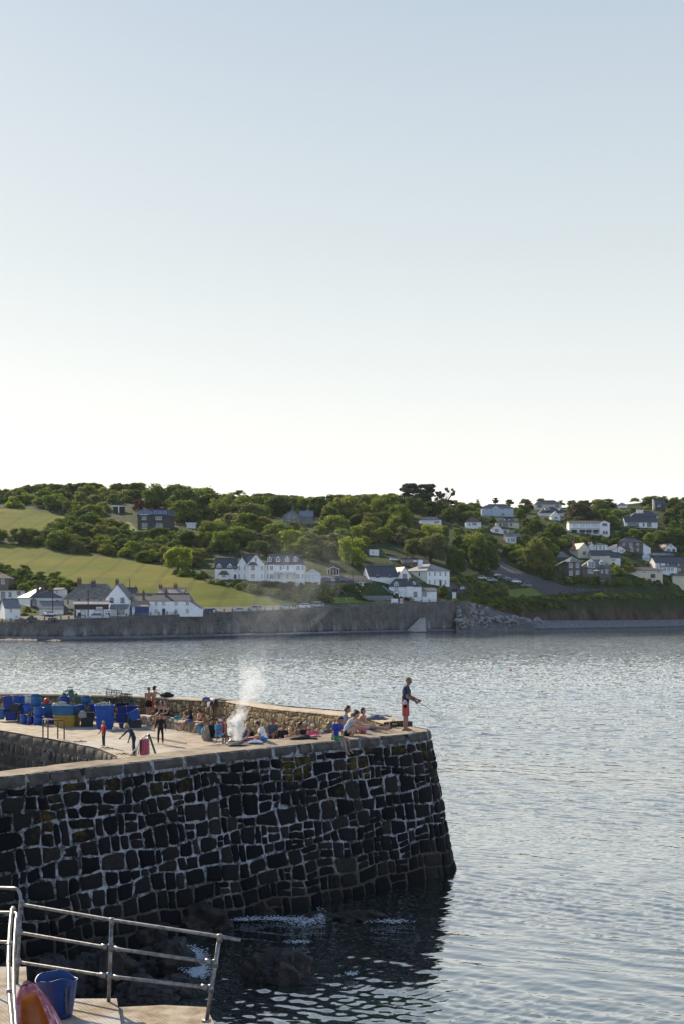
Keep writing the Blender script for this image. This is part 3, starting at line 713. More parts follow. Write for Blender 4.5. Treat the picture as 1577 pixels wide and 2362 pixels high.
BM={'white':rend('white_render',(0.86,0.86,0.84)),'cream':rend('cream_render',(0.68,0.62,0.47)),'grey':rend('grey_render',(0.20,0.17,0.14)),
 'pale':rend('pale_blue_render',(0.55,0.60,0.68)),'brick':pm('brick',(0.22,0.09,0.06),(0.14,0.06,0.045),3,0.9,0.3),'dstack':pm('dark_render',(0.10,0.095,0.09),(0.06,0.055,0.05),2,0.9,0.3),
 'slate':roofm('slate',(0.035,0.038,0.05),(0.065,0.068,0.082)),'slate2':roofm('pale_slate',(0.10,0.115,0.125),(0.17,0.185,0.19)),'mottle':roofm('lichened_slate',(0.065,0.055,0.045),(0.25,0.21,0.16)),
 'brown':roofm('brown_tile',(0.07,0.045,0.035),(0.13,0.09,0.07)),'pink':roofm('pinkish_slate',(0.22,0.16,0.13),(0.34,0.27,0.22)),'cap':pm('ridge_cap',(0.40,0.36,0.30)),
 'stone':stonem('house_stone',(0.05,0.045,0.042),(0.17,0.15,0.13),(0.22,0.2,0.18)),'hazestone':stonem('hazed_house_stone',(0.15,0.14,0.135),(0.30,0.28,0.26),(0.34,0.32,0.3)),'dstone':stonem('dark_house_stone',(0.03,0.03,0.032),(0.09,0.085,0.08),(0.13,0.125,0.12)),  # mid-hill house: grey stone, lightened in its colour to stand for haze
 'wood':pm('cedar_cladding',(0.20,0.105,0.06),(0.13,0.065,0.04),2,0.8,0.3,sc=(1,1,9)),'frame':pm('window_frame',(0.80,0.80,0.78)),'dframe':pm('dark_window_frame',(0.05,0.05,0.055)),
 'blue':pm('blue_paint',(0.035,0.07,0.20),(0.03,0.055,0.16),1,0.5),'green':pm('green_paint',(0.02,0.06,0.045)),'dwood':pm('dark_timber',(0.045,0.028,0.022),(0.03,0.02,0.016),3,0.7),
 'canvas':pm('navy_canvas',(0.015,0.022,0.07)),'shopf':pm('shop_fascia',(0.07,0.035,0.03)),'metal':pm('galvanised',(0.42,0.43,0.44),(0.32,0.33,0.34),8,0.4,0.0,0.7),
 'panel':pm('solar_panel',(0.02,0.035,0.10),(0.03,0.05,0.14),1,0.2,spec=0.8),'red':pm('red_paint',(0.5,0.03,0.03)),'yellow':pm('yellow_board',(0.5,0.42,0.12)),'lead':pm('lead_grey',(0.13,0.15,0.19),(0.2,0.22,0.26),0.8,0.6)}
def m_glass():
    n=N('window_glass'); c=n.coord('Object'); f=n.noise(c,0.6,2); col=n.ramp(f,[(0.4,(0.012,0.015,0.02)),(0.62,(0.07,0.09,0.11))]); return n.fin(col,0.06,None,spec=0.9)
GL=m_glass()
GLP=pm('pale_glass',(0.30,0.38,0.42),(0.45,0.52,0.54),0.8,0.08,spec=0.9)
class House:
    def __init__(s,label,px,pyb,xr=None,rot=0,Y=None,cat='house',name='house',group=None,box=None):
        s.Y=Y or gY((px+(xr or px))/2,pyb); s.s=s.Y/F; s.px=px; s.pyb=pyb; s.ct=math.cos(R_(rot))
        p=P(px,pyb,s.Y); s.e=empty(name,p,R_(rot),label,cat,group)
        s.k=s.s/s.ct; s.rr=random.Random(int(px*7+pyb))
        if box is None and xr: box=(px,xr)
        s.box=box
    def X(s,px): return (px-s.px)*s.k
    def Z(s,py): return (s.pyb-py)*s.s
    def vol(s,xl,xr,eave,ridge,depth,roof='gable',wall='white',rf='slate',y=0.0,base=None,cap=True,ov=0.35,hipx=None,plinth=3.0,rx=None):
        "depth and y in metres"
        a,b,e,r=s.X(xl),s.X(xr),s.Z(eave),s.Z(ridge); z0=-plinth if base is None else s.Z(base)
        m=MB(); y1=y+depth; ym=(y+y1)/2; t=.16
        if roof in('gable',):
            m.prism([(y,z0),(y1,z0),(y1,e),(ym,r-.05),(y,e)],a,b,'x')
        elif roof=='front':
            xm=(a+b)/2 if rx is None else s.X(rx); m.prism([(a,z0),(b,z0),(b,e),(xm,r-.05),(a,e)],y,y1,'y')
        elif roof in('lean','leanl','leanr'):
            if roof=='lean': m.prism([(y,z0),(y1,z0),(y1,r-.03),(y,e)],a,b,'x')
            elif roof=='leanr': m.prism([(a,z0),(b,z0),(b,e),(a,r-.03)],y,y1,'y')
            else: m.prism([(a,z0),(b,z0),(b,r-.03),(a,e)],y,y1,'y')
        else: m.box(a,b,y,y1,z0,e)
        m.build('wall',BM[wall],s.e)
        m=MB(); o=ov
        if roof=='gable':
            sl=(r-e)/(ym-y); 
            m.prism([(y-o,e-o*sl),(ym,r),(y1+o,e-o*sl),(y1+o,e-o*sl+t),(ym,r+t*1.3),(y-o,e-o*sl+t)],a-o*.6,b+o*.6,'x')
        elif roof=='front':
            xm=(a+b)/2 if rx is None else s.X(rx); sl=(r-e)/(xm-a); sr=(r-e)/(b-xm)
            m.prism([(a-o,e-o*sl),(xm,r),(b+o,e-o*sr),(b+o,e-o*sr+t),(xm,r+t*1.4),(a-o,e-o*sl+t)],y-o*.8,y1+.1,'y')
        elif roof=='lean': m.prism([(y-o,e-o*(r-e)/depth),(y1,r),(y1,r+t),(y-o,e-o*(r-e)/depth+t)],a-.15,b+.15,'x')
        elif roof=='leanr': m.prism([(a,r),(b+o,e-o*(r-e)/(b-a)),(b+o,e-o*(r-e)/(b-a)+t),(a,r+t)],y-.2,y1+.1,'y')
        elif roof=='leanl': m.prism([(b,r),(a-o,e-o*(r-e)/(b-a)),(a-o,e-o*(r-e)/(b-a)+t),(b,r+t)],y-.2,y1+.1,'y')
        elif roof=='flat': m.box(a-o,b+o,y-o,y1+o,e+.004,e+max(.22,(r-e)))
        elif roof=='hip':
            hx=min((b-a)*.5-.01,depth*.5*1.0) if hipx is None else hipx*s.k
            if (b-a)<depth: # ridge along y
                hy=(b-a)*.5; xm=(a+b)/2; top=[(xm,y+hy,r),(xm,y1-hy,r)]
                v=[(a-o,y-o,e),(b+o,y-o,e),(b+o,y1+o,e),(a-o,y1+o,e)]+top+[(p,q,e-.12) for p,q in((a-o,y-o),(b+o,y-o),(b+o,y1+o),(a-o,y1+o))]
                fs=[(0,1,4),(1,2,5,4),(2,3,5),(3,0,4,5)]
            else:
                top=[(a+hx,ym,r),(b-hx,ym,r)]
                v=[(a-o,y-o,e),(b+o,y-o,e),(b+o,y1+o,e),(a-o,y1+o,e)]+top+[(p,q,e-.12) for p,q in((a-o,y-o),(b+o,y-o),(b+o,y1+o),(a-o,y1+o))]
                fs=[(0,1,5,4),(1,2,5),(2,3,4,5),(3,0,4)]
            m.add(v,fs+[(6,7,1,0),(7,8,2,1),(8,9,3,2),(9,6,0,3),(9,8,7,6)])
        ro=m.build('roof',BM[rf],s.e)
        if cap and roof in('gable','hip'):
            c=MB()
            if roof=='gable': c.box(a-.2,b+.2,ym-.13,ym+.13,r+t*1.1,r+t*1.1+.16)
            elif (b-a)>=depth: c.box(a+hx,b-hx,ym-.13,ym+.13,r-.05,r+.12)
            if c.v: c.build('ridge',BM['cap' if rf in('mottle','pink') else rf],ro)
        return ro
    def win(s,lst,y=0.0,fr='frame',bars=1,gl=None,nm='window'):
        for (xl,xr,yt,yb) in lst:
            a,b,zt,zb=s.X(xl),s.X(xr),s.Z(yt),s.Z(yb); m=MB(); f=min(.10,(b-a)*.14); pr=.05
            m.box(a,b,y-pr,y-.005,zb,zb+f); m.box(a,b,y-pr,y-.005,zt-f,zt); m.box(a,a+f,y-pr,y-.005,zb+f,zt-f); m.box(b-f,b,y-pr,y-.005,zb+f,zt-f)
            m.box(a-.08,b+.08,y-.14,y-.055,zb-.10,zb-.005)
            if bars:
                xm=(a+b)/2; zm=zb+(zt-zb)*.52; m.box(a+f,b-f,y-pr+.004,y-.012,zm-.035,zm+.035)
                if bars>1:
                    for q in range(1,bars): xx=a+(b-a)*q/bars; m.box(xx-.03,xx+.03,y-pr+.006,y-.014,zb+f,zt-f)
            w=m.build(nm,BM[fr],s.e); g=MB(); g.box(a+f*.6,b-f*.6,y-.025,y-.006,zb+f*.6,zt-f*.6); g.build('pane',gl or GL,w)
    def door(s,xl,xr,yt,yb,mat='dwood',y=0.0):
        a,b,zt,zb=s.X(xl),s.X(xr),s.Z(yt),s.Z(yb); m=MB(); m.box(a,b,y-.07,y-.004,zb,zt); m.box(a+.12,b-.12,y-.09,y-.07,zb+.15,zb+(zt-zb)*.45); m.box(a+.12,b-.12,y-.09,y-.07,zb+(zt-zb)*.52,zt-.15)
        d=m.build('door',BM[mat],s.e); h=MB(); h.box(b-.16,b-.1,y-.13,y-.09,zb+.95,zb+1.1); h.build('handle',BM['metal'],d)
    def chim(s,xl,xr,yt,yb,y,mat='brick',pots=2):
        a,b,zt,zb=s.X(xl),s.X(xr),s.Z(yt),s.Z(yb); w=max(.55,b-a); m=MB(); m.box(a,a+w,y,y+.8,zb-1.2,zt-.18); m.box(a-.08,a+w+.08,y-.08,y+.88,zt-.18,zt)
        c=m.build('chimney',BM[mat],s.e)
        for k in range(pots):
            q=MB(); x=a+w*(k+.5)/pots; q.lathe([(.14,zt),(.12,zt+.25),(.15,zt+.5),(.15,zt+.55)],8,Matrix.Translation((x,y+.4,0))); q.build('chimney_pot',BM['brick'],c)
    def dormer(s,xl,xr,apex,eave,yb,y,rf='slate',wall='white',d=2.2,hip=False):
        a,b,r,e,z0=s.X(xl),s.X(xr),s.Z(apex),s.Z(eave),s.Z(yb); xm=(a+b)/2; m=MB()
        m.prism([(a,z0),(b,z0),(b,e),(xm,r-.04),(a,e)],y,y+d,'y'); w=m.build('dormer',BM[wall],s.e)
        t=.1;o=.18; sl=(r-e)/(xm-a); m=MB(); m.prism([(a-o,e-o*sl),(xm,r),(b+o,e-o*sl),(b+o,e-o*sl+t),(xm,r+t),(a-o,e-o*sl+t)],y-o,y+d+.1,'y'); m.build('dormer_roof',BM[rf],w)
        f=.08; m=MB(); za,zb=z0+.15,e+(r-e)*.15; m.box(a+.14,b-.14,y-.04,y-.004,za,zb); 
        wn=m.build('window',BM['frame'],w)
        for k in range(2):
            xx=a+.14+f+(b-a-.28)*k/2; g=MB(); g.box(xx,xx+(b-a-.28)/2-f*1.6,y-.06,y-.041,za+f,zb-f)
            g.build('pane',GL,w)
    def part(s,name,mat,xl,xr,yt,yb,y0,y1):
        m=MB(); m.box(s.X(xl),s.X(xr),y0,y1,s.Z(yb),s.Z(yt)); return m.build(name,BM[mat] if isinstance(mat,str) else mat,s.e)
def hb(x0,x1,y0,y1): HBOX.append((x0,x1,y0,y1))
WR=lambda y0,y1,*xs:[(x,x+w,y0,y1) for x,w in xs]
# ---- village, left
h=House('grey rendered house with brown hipped roof cut off by the left edge of the picture',-40,1364,20); h.vol(-40,20,1334,1318,8,'hip','grey','brown'); h.win([(4,11,1335,1347),(-20,-12,1335,1347)],bars=2); hb(-40,20,1318,1364)
h=House('low white flat-roofed extension in front of the grey house at far left',-30,1385,50,name='garden_building',cat='building'); h.vol(-30,50,1362,1360.5,5,'flat','white','dstack',ov=.5); h.win([(-15,-5,1365,1384),(3,13,1365,1384),(21,27,1366,1376),(40,48,1364,1371)],fr='dframe',bars=2); hb(-30,50,1360,1385)
h=House('white villa with dark hipped slate roof and tall grey chimney, bright left roof slope',70,1401,136,rot=28); h.vol(70,136,1378,1355,13,'hip'); h.win([(100,104,1385,1390),(107,110,1385,1390),(124,130,1383,1390),(78,80,1381,1388)]); h.chim(88,93,1349,1372,2,'dstack'); h.chim(104,108,1352,1366,3,'dstack')
h.vol(71,81,1385,1379,1.4,'hip','dstack','slate2',y=-1.4,ov=.2); h.win([(72.5,75.5,1387,1396),(76.5,79.5,1387,1396)],y=-1.4); hb(31,138,1352,1400)
h=House('small white block with slate roof behind the hipped white villa',125,1392,144,name='house'); h.vol(124,144,1361,1356,8,'gable','white','slate'); h.win([(130,135,1360.5,1368)]); hb(125,144,1355,1392)
h=House('white cottage with grey roof and brick chimney beside the yellow boards at far left',12,1433,44,rot=25); h.vol(12,44,1402,1383,7,'gable','white','slate2'); h.win([(22,27,1404,1413),(34,38,1420,1425)],bars=2); h.chim(31,35,1384,1396,3); hb(-5,44,1383,1433)
for a in((8,18),(22,34)):
    m=MB(); p=GP(a[0],1436); s=p.y/F; m.box(0,(a[1]-a[0])*s,0,.08,.2,7*s); m.box(0,.1,-.05,.1,-.6,7*s+.1); o=m.build('notice_board',BM['yellow'],None,False,p); tag(o,'yellow board on the promenade fence, '+('left' if a[0]==8 else 'right')+' one of two below the white cottage','board','yellow promenade boards')
h=House('low outbuilding with long grey roof behind the small white car',92,1419,157,rot=12,name='outbuilding',cat='building'); h.vol(92,145,1404,1388,8,'gable','white','slate2'); h.vol(145,157,1405,1395,6,'leanr','dstack','slate2',y=.3); h.win([(96,99,1407,1412)]); hb(79,157,1388,1419)
h=House('large old house with lichen-mottled hipped roof and three chimneys above the shop',148,1405,268); h.vol(148,268,1382,1346,13,'hip','cream','mottle',hipx=28,y=0); h.win([(156,159,1384,1393),(180,186,1383,1387),(201,207,1383,1387),(229,236,1382,1386)],fr='dframe'); h.chim(170,179,1334,1352,6,'brick'); h.chim(204,208,1341,1360,5,'dstack',1); h.chim(209,214,1340,1360,5,'dstack',1); hb(146,270,1334,1405)
h=House('tall white gabled house with two dark windows and a glazed porch beside the shop',244,1421,298); h.vol(244,298,1381,1347.5,12,'front','white','slate',ov=.25); h.win([(254,263,1378.5,1390),(279,288,1378.5,1390)],fr='dframe',bars=2)
h.vol(258,298,1403,1395,2.6,'lean','white','slate2',y=-2.6,ov=.6); h.win([(274,282,1404,1416),(284,291,1404,1416)],y=-2.6,fr='dframe'); h.chim(265,272,1338,1350,1.5,'dstack'); hb(244,300,1338,1421)
h=House('low village shop with dark fascia, pale sign and blue-grey roof',171,1427,256,rot=10,name='shop',cat='shop'); h.vol(171,250,1394,1388,6,'gable','white','lead'); h.part('fascia','shopf',172,249,1395,1406,-.12,-.01); sg=h.part('sign','white',221,235,1400,1405.5,-.2,-.12)
m=MB(); 
for k,(a,b) in enumerate([(222.5,224),(224.8,226),(226.8,229),(230,231),(232,233.6)]): m=MB(); m.box(h.X(a),h.X(b),-.215,-.2,h.Z(1404),h.Z(1401.6)); m.build('lettering',BM['dframe'],sg)
h.win([(186,197,1407,1419),(217,238,1407,1421)],fr='dframe',bars=0,gl=GLP); h.door(165+7,169+7,1407,1426); h.part('hatch','green',180,187,1413,1425,-.15,-.02); bd=h.part('poster_board','frame',240,254,1406,1424,-1.0,-.9)
for a,b,c,d in((242,244,1409,1411),(246,248,1409,1412),(249.5,252,1409,1411.5),(242,245,1414,1417),(247,252,1414,1418)): m=MB(); m.box(h.X(a),h.X(b),-1.02,-1.0,h.Z(d),h.Z(c)); m.build('poster_mark',BM['dframe'],bd)
hb(157,256,1388,1427)
h=House('grey slate roof with small brick stack rising behind the white gabled house',282,1400,312); h.vol(282,312,1377,1357,7,'gable','white','slate'); h.chim(308,311,1354,1362,3,'brick',1); hb(282,312,1354,1390)
h=House('cottage with mottled brown roof above a garage with a wide blue door',300,1421,345); h.vol(300,345,1386,1370,8,'gable','cream','mottle',y=3); h.vol(305,345,1399,1391,3,'lean','white','pink',y=0); h.door(312,344.5,1399.6,1421,'blue'); h.chim(325,329,1364,1384,3.6,'brick',1); h.win([(308,310,1388,1390)],y=3,bars=0); hb(298,345,1364,1421)
h=House('long white two-storey house with slate roof and sloping right-hand wing by the sea road',345,1420,440); h.vol(345,439,1386,1369,10,'hip','white','slate',hipx=6,ov=.2,plinth=.3); h.vol(439,463,1403,1387,8,'leanr','white','slate',ov=.1,y=.4,plinth=.3)
h.win([(357,365,1387.5,1397),(374,382,1387.5,1397),(403,411,1387.5,1397),(429,437,1387.5,1397),(357,365,1404,1415),(403,411,1404,1415),(429,437,1404,1415)],bars=2); h.door(375,382,1404,1419.5); h.chim(378,383,1362,1371,3,'brick'); hb(345,463,1362,1420)
h=House('house with pinkish roof and two brick chimneys behind the long white house',360,1400,438); h.vol(366,424,1372,1357,9,'gable','grey','pink'); h.vol(424,438,1380,1364,7,'leanr','grey','pink',y=1); h.chim(363,371,1350,1362,4); h.chim(398,406,1348,1361,4); hb(360,438,1348,1400)
# ---- hotel
h=House('large white seafront hotel with four roof dormers, gabled bay and long slate roof',570,1338,703,Y=gY(600,1339),name='hotel',cat='hotel')
h.vol(612,703,1302,1278.5,11,'hip','white','slate',hipx=16); h.vol(570,612,1302,1279.5,10,'front','white','slate',y=-.6,ov=.25)
h.vol(547,570,1302,1284,12,'front','white','slate',y=1.5,ov=.25); h.vol(556,590,1302,1278,9,'gable','white','slate',y=2,plinth=0)
h.vol(496,547,1310,1288,7.5,'gable','white','slate',y=1.0); 
for x in (622,642,663,682): h.dormer(x-4.6,x+4.6,1282,1286,1296,1.2,rf='brown')
for x in (505.5,530.5): h.dormer(x-5.6,x+5.6,1298.5,1304,1314.5,.9,rf='slate')
h.vol(575,594,1303.5,1297.5,1.1,'hip','white','slate',y=-1.7,ov=.25); h.vol(621,633,1303,1302,.9,'flat','white','lead',y=-.9,ov=.05); h.vol(682,694,1303,1302,.9,'flat','white','lead',y=-.9,ov=.05); h.vol(507,527,1325,1317.5,1.2,'hip','white','brown',y=-.2,ov=.3)
h.win([(580,590,1304.5,1316),(580,590,1324,1335)],y=-1.7,bars=2); h.win([(603,608,1305,1316),(588,594,1287,1296),(603,607,1324,1335)],y=-.6)
h.win([(645,650.5,1305,1315.5),(661.5,667.5,1305,1315.5),(697,700,1305,1315),(617,619.5,1305,1315),(617,619.5,1324,1335),(641,647,1325,1335),(661,666,1325,1335),(697,700,1324,1335)]); h.win([(623,631.5,1305,1315.5),(623,631.5,1324,1335),(684,692.5,1305,1315.5),(684,692.5,1324,1335)],y=-.9,bars=2)
h.win([(550,554,1305,1315),(563,566,1305,1315),(550,554,1324,1334),(563,566,1324,1334),(549.5,552,1289,1295)],y=1.5); h.win([(540,544,1307,1316)],y=1.0); h.win([(512,523,1325.5,1332)],y=-.2,bars=3); h.door(540,545,1325,1335,'dwood',y=1.0)
h.chim(556,560,1275,1292,4,'dstack'); 
for x in (634,650,667,683): h.part('canopy_post','dframe',x-.25,x+.25,1322,1337,-2.6,-2.5)
m=MB(); m.prism([(-.02,h.Z(1318.5)),(-2.8,h.Z(1322)),(-2.8,h.Z(1322.6)),(-.02,h.Z(1319.2))],h.X(634),h.X(684),'x'); m.build('glass_canopy',GLP,h.e)
h.part('drainpipe','dframe',611.7,612.3,1302,1336,-.75,-.62); h.part('drainpipe','dframe',702,702.5,1302,1336,-.1,-.01)
em=h.part('emblem','blue',653.5,655,1304,1308,-.06,-.01); h.part('emblem','blue',651.5,658.5,1310,1311.2,-.06,-.01); h.part('terrace_wall','white',596,704,1337.2,1341,-4.2,-4.0)
hb(480,740,1275,1341)
h=House('white glazed conservatory at the right end of the hotel',703.5,1345,739,Y=gY(720,1345),name='conservatory',cat='conservatory')
def conserv(h,xl,xr,yt,ye,yb,d=4.5,n=5):
    a,b=h.X(xl),h.X(xr); xm=(a+b)/2; m=MB(); m.prism([(a+.05,0),(b-.05,0),(b-.05,h.Z(ye)),(xm,h.Z(yt)-.1),(a+.05,h.Z(ye))],.05,d,'y'); m.build('glazing',GLP,h.e)
    m=MB()
    for k in range(n+1):
        x=a+(b-a)*k/n; m.box(x-.06,x+.06,-.02,.1,0,h.Z(ye)+(0 if k in(0,n) else (h.Z(yt)-h.Z(ye))*(1-abs(x-xm)/(b-xm))))
    m.box(a-.06,b+.06,-.03,.11,h.Z(ye)-.06,h.Z(ye)+.06); m.box(a-.06,b+.06,-.035,.105,-.5,.5); m.tube([(a-.1,0,h.Z(ye)),(xm,0,h.Z(yt)),(b+.1,0,h.Z(ye))],.08,5)
    for k in range(5): q=k/4; m.tube([(a,q*d,h.Z(ye)),(xm,q*d,h.Z(yt)+.02),(b,q*d,h.Z(ye))],.05,4)
    m.build('frame',BM['frame'],h.e)
conserv(h,704,739,1313,1323,1345); h.part('plinth','white',703.8,739,1339,1349,.02,4.4)
h=House('open white timber pavilion above the hotel car park',755,1327,783,name='garden_pavilion',cat='pavilion'); h.part('floor','frame',755,783,1326,1330,0,3.5)
for x in (756,762,769,776,782): h.part('post','frame',x-.5,x+.5,1314,1327,0.05,.2)
m=MB(); a,b=h.X(754),h.X(784); xm=(a+b)/2; m.prism([(a,h.Z(1314)),(xm,h.Z(1307.5)),(b,h.Z(1314)),(b,h.Z(1312.8)),(xm,h.Z(1306.2)),(a,h.Z(1312.8))],-.2,3.6,'y'); m.build('roof',BM['frame'],h.e); h.part('back_wall','dwood',756,782,1314,1327,3.2,3.3); hb(753,785,1306,1328)
# ---- centre villas
h=House('white house with slate roof and gabled right wing behind the beachside villa',850,1349,948,rot=16,Y=gY(890,1350)); h.vol(850,918,1329,1306,9,'gable','white','slate'); h.vol(918,946,1327,1308,11,'front','white','slate',y=-.8,ov=.2); h.win([(866,873,1325,1332),(896,902,1325,1332)],y=-.02,fr='dframe'); h.win([(927,937,1323,1335)],y=-.8,fr='dframe',bars=2); hb(829,950,1304,1349)
h=House('white beachside villa with several slate hips, tall dormer window and blue porch',888,1377,971,Y=gY(930,1378)); h.vol(896,971,1353,1335,9,'hip','white','slate',hipx=14); h.vol(936,952,1352,1330,6,'hip','white','slate',y=-.5,ov=.2,plinth=0); h.vol(862,903,1365,1350,8,'hip','white','slate2',y=-.8,hipx=28)
h.dormer(908,918,1341,1345,1360,-.15); h.dormer(949,958,1340,1344,1352,.8); h.win([(950,961,1365,1376.5)],y=0,fr='dframe',bars=3); h.win([(884,890,1366,1372),(892,896,1366,1372)],y=-.8,bars=2)
h.vol(906,921,1368,1362,1.5,'front','white','blue',y=-1.5,ov=.15); h.door(909,918,1368.5,1376.8,'dframe',y=-1.5); h.vol(972,1006,1364,1356,6,'lean','white','slate',y=.5); h.win([(973,983,1366,1375)],y=.5,fr='dframe',bars=2); hb(838,1007,1330,1378)
h=House('tall cream-white villa with grey hipped roof and white chimney',984,1353,1038,rot=33,Y=gY(1000,1353)); h.vol(984,1038,1316,1299,15,'hip','white','slate2',ov=.5)
h.win([(987.5,991.5,1318.5,1328.5),(1000,1004.5,1318.5,1328.5),(1013,1017.5,1318.5,1328.5),(1026,1030.5,1318.5,1328.5),(987.5,991.5,1337,1348),(1000,1004.5,1337,1348),(1026,1030.5,1337,1348)],bars=2); h.door(1013.5,1018,1338,1351,'green'); h.part('door_hood','frame',1011,1021,1336,1337.2,-1.2,-.01); h.chim(990,999,1290,1306,7,'white',3)
for (y_,z1,z0_) in ((4.5,1319,1329),(11,1319,1329),(7.5,1337,1348)):
    m=MB(); m.box(-.06,-.004,y_,y_+1.0,h.Z(z0_),h.Z(z1)); w=m.build('window',BM['frame'],h.e); m=MB(); m.box(-.08,-.061,y_+.12,y_+.88,h.Z(z0_)+.12,h.Z(z1)-.12); m.build('pane',GL,w)
hb(948,1038,1290,1353)
h=House('timber-clad house with dark roof and rooflights behind the tall villa',928,1312,990,rot=14); h.vol(928,990,1298,1289,8,'gable','wood','slate'); h.win([(946,950,1299,1310),(932,936,1299,1303)],fr='dframe'); h.part('rooflight','frame',955,962,1292,1295.5,.6,1.4); hb(919,990,1288,1312)
h=House('plain white flat-roofed cabin on the wooded slope above the villas',851,1281,873,name='cabin',cat='cabin'); h.vol(851,873,1268.5,1267.8,4,'flat','white','white',ov=.1); h.win([(858,861,1272,1276)]); hb(850,874,1267,1281)
h=House('small kiosk with white canopy beside the steps near the lawn',826,1350,841,name='kiosk',cat='kiosk'); h.vol(827,838,1344,1343,3,'flat','white','frame',ov=.7); h.win([(829,834,1345,1348)],fr='dframe',bars=0); hb(824,842,1341,1351)
# ---- upper left
h=House('dark stone house with solar panels across its roof on the left hillside',318,1222,402,rot=8); h.vol(318,392,1188,1175,9,'gable','dstone','slate'); h.vol(392,402,1190,1176,8,'gable','dstone','slate',y=.8)
h.win([(328,338,1191,1198.5),(359,373,1191,1198.5),(328,340,1207,1219.5),(360,374,1207,1219.5)],bars=3); h.chim(347,353,1170,1177,4,'brick'); h.chim(312+6,322,1170,1177,4,'brick',1)
for x in (320,331,342,353,364,375): 
    m=MB(); z0=h.Z(1187);z1=h.Z(1177.5); m.prism([(-.25,z0+.12),(3.6,z1+.35),(3.6,z1+.41),(-.25,z0+.18)],h.X(x+.3),h.X(x+10.3),'x'); m.build('solar_panel',BM['panel'],h.e)
h.part('balcony_slab','white',323,343,1186.6,1187.8,-1.2,-.4); hb(316,404,1168,1222)
h=House('white flat-roofed carport on the upper left lawn',262,1184,286,name='carport',cat='shelter'); h.vol(262,286,1168.5,1166.5,4,'flat','dwood','white',ov=.5,plinth=1); h.part('pillar','white',273.5,276,1168,1184,-.6,-.3); hb(260,288,1164,1184)
h=House('small white cabin with flat roof beside the dark stone house',430,1219,452,name='cabin',cat='cabin'); h.vol(431,451,1208,1205.5,4,'flat','white','white',ov=.4); hb(429,453,1204,1219)
h=House('grey stone house with pale gable edges standing among the trees at mid hill',653,1208,693); h.vol(653,693,1190,1175.5,8,'front','hazestone','slate2',rx=676); h.vol(690,722,1191,1178,7,'gable','hazestone','lead',y=1.5); h.win([(662,670,1188,1201),(677,681,1189,1195)],bars=2); h.chim(673,678,1166,1176,2,'stone'); hb(651,722,1165,1205)
# ---- right hillside
G_='white and stone houses scattered on the right hillside'
def RH(label,px,pyb,xr,**k): return House(label,px,pyb,xr,group=G_,**k)
h=RH('wide pale house with dark hipped roof and small centre gable near the skyline',1110,1191,1183); h.vol(1110,1183,1172,1162,8,'hip','pale','slate'); h.vol(1134,1150,1172,1166,2,'front','pale','slate',y=-.8,ov=.2); h.win([(1119,1124,1174,1177),(1157,1162,1173,1177),(1170,1174,1173,1176),(1138,1147,1183,1190),(1155,1163,1183,1190.5)],bars=2); h.win([(1140,1144,1173,1177)],y=-.8); hb(1108,1184,1161,1191)
h=RH('white bungalow with brown-grey hip roof left of the cream bungalow',1073,1220,1108); h.vol(1073,1108,1204,1190,9,'hip','white','brown'); h.win([(1088,1098,1206,1212),(1079,1084,1206,1213)],bars=2); h.part('porch_post','white',1101,1102,1206,1219,-1,-.9); hb(1060,1110,1189,1219)
h=RH('white house with slate roof half hidden by trees right of the tall pines',985,1211,1017); h.vol(968,1017,1199,1190,8,'hip','white','slate'); h.win([(1000,1012,1202,1207)],bars=2); h.chim(1006,1010,1186,1193,4); hb(965,1018,1186,1209)
h=RH('cream bungalow with slate roof and two rooflights',1143,1216,1196); h.vol(1143,1196,1205,1194,8,'hip','cream','slate'); h.win([(1150,1156,1207,1213),(1158,1171,1207,1214),(1175,1180,1207,1213)],bars=3,fr='dframe'); 
for x in (1162,1173): h.part('rooflight','frame',x,x+2.4,1197,1199.5,1.4,2.0)
hb(1141,1198,1193,1216)
h=RH('little white gabled chalet just below the cream bungalow',1132,1230,1158); h.vol(1133,1157,1219.5,1211,6,'front','white','slate',ov=.3); h.vol(1157,1171,1221,1219,5,'flat','white','slate'); h.win([(1140,1149,1220,1228)],bars=3); h.win([(1160,1168,1223,1228)],fr='dframe'); hb(1130,1172,1210,1230)
h=RH('small white house with pale metal roof half hidden by the dark cypresses',1166,1253,1197); h.vol(1163,1199,1238,1230,6,'gable','brick','slate2'); h.vol(1165,1188,1241,1239,3,'flat','white','frame',y=-2,ov=.3); h.win([(1168,1173,1242,1251),(1175,1185,1242,1250)],y=-2,bars=2); hb(1160,1190,1229,1253)
h=RH('cream house with wide slate hipped roof highest on the skyline',1232,1178,1294); h.vol(1232,1294,1163,1153,9,'hip','cream','slate',hipx=14); h.win([(1238,1249,1165,1170),(1280,1288,1165,1170)],bars=3,fr='dframe'); h.chim(1252,1254,1150,1157,5); h.chim(1289,1291,1156,1163,5,'dstack'); hb(1230,1296,1150,1178)
h=RH('house with dark steep roofs and a white-framed dormer below the skyline house',1240,1190,1300); h.vol(1242,1296,1183,1168,9,'hip','white','slate'); h.dormer(1256,1268,1169,1171,1176.5,.8); h.vol(1286,1301,1181,1172,7,'hip','white','slate',y=.5); hb(1240,1302,1166,1188)
h=RH('white gabled house front with one window low between dark trees',1270,1200,1291); h.vol(1270,1291,1190,1180,7,'front','white','slate',ov=.3); h.win([(1277,1285,1192,1197)],bars=2); hb(1262,1292,1179,1200)
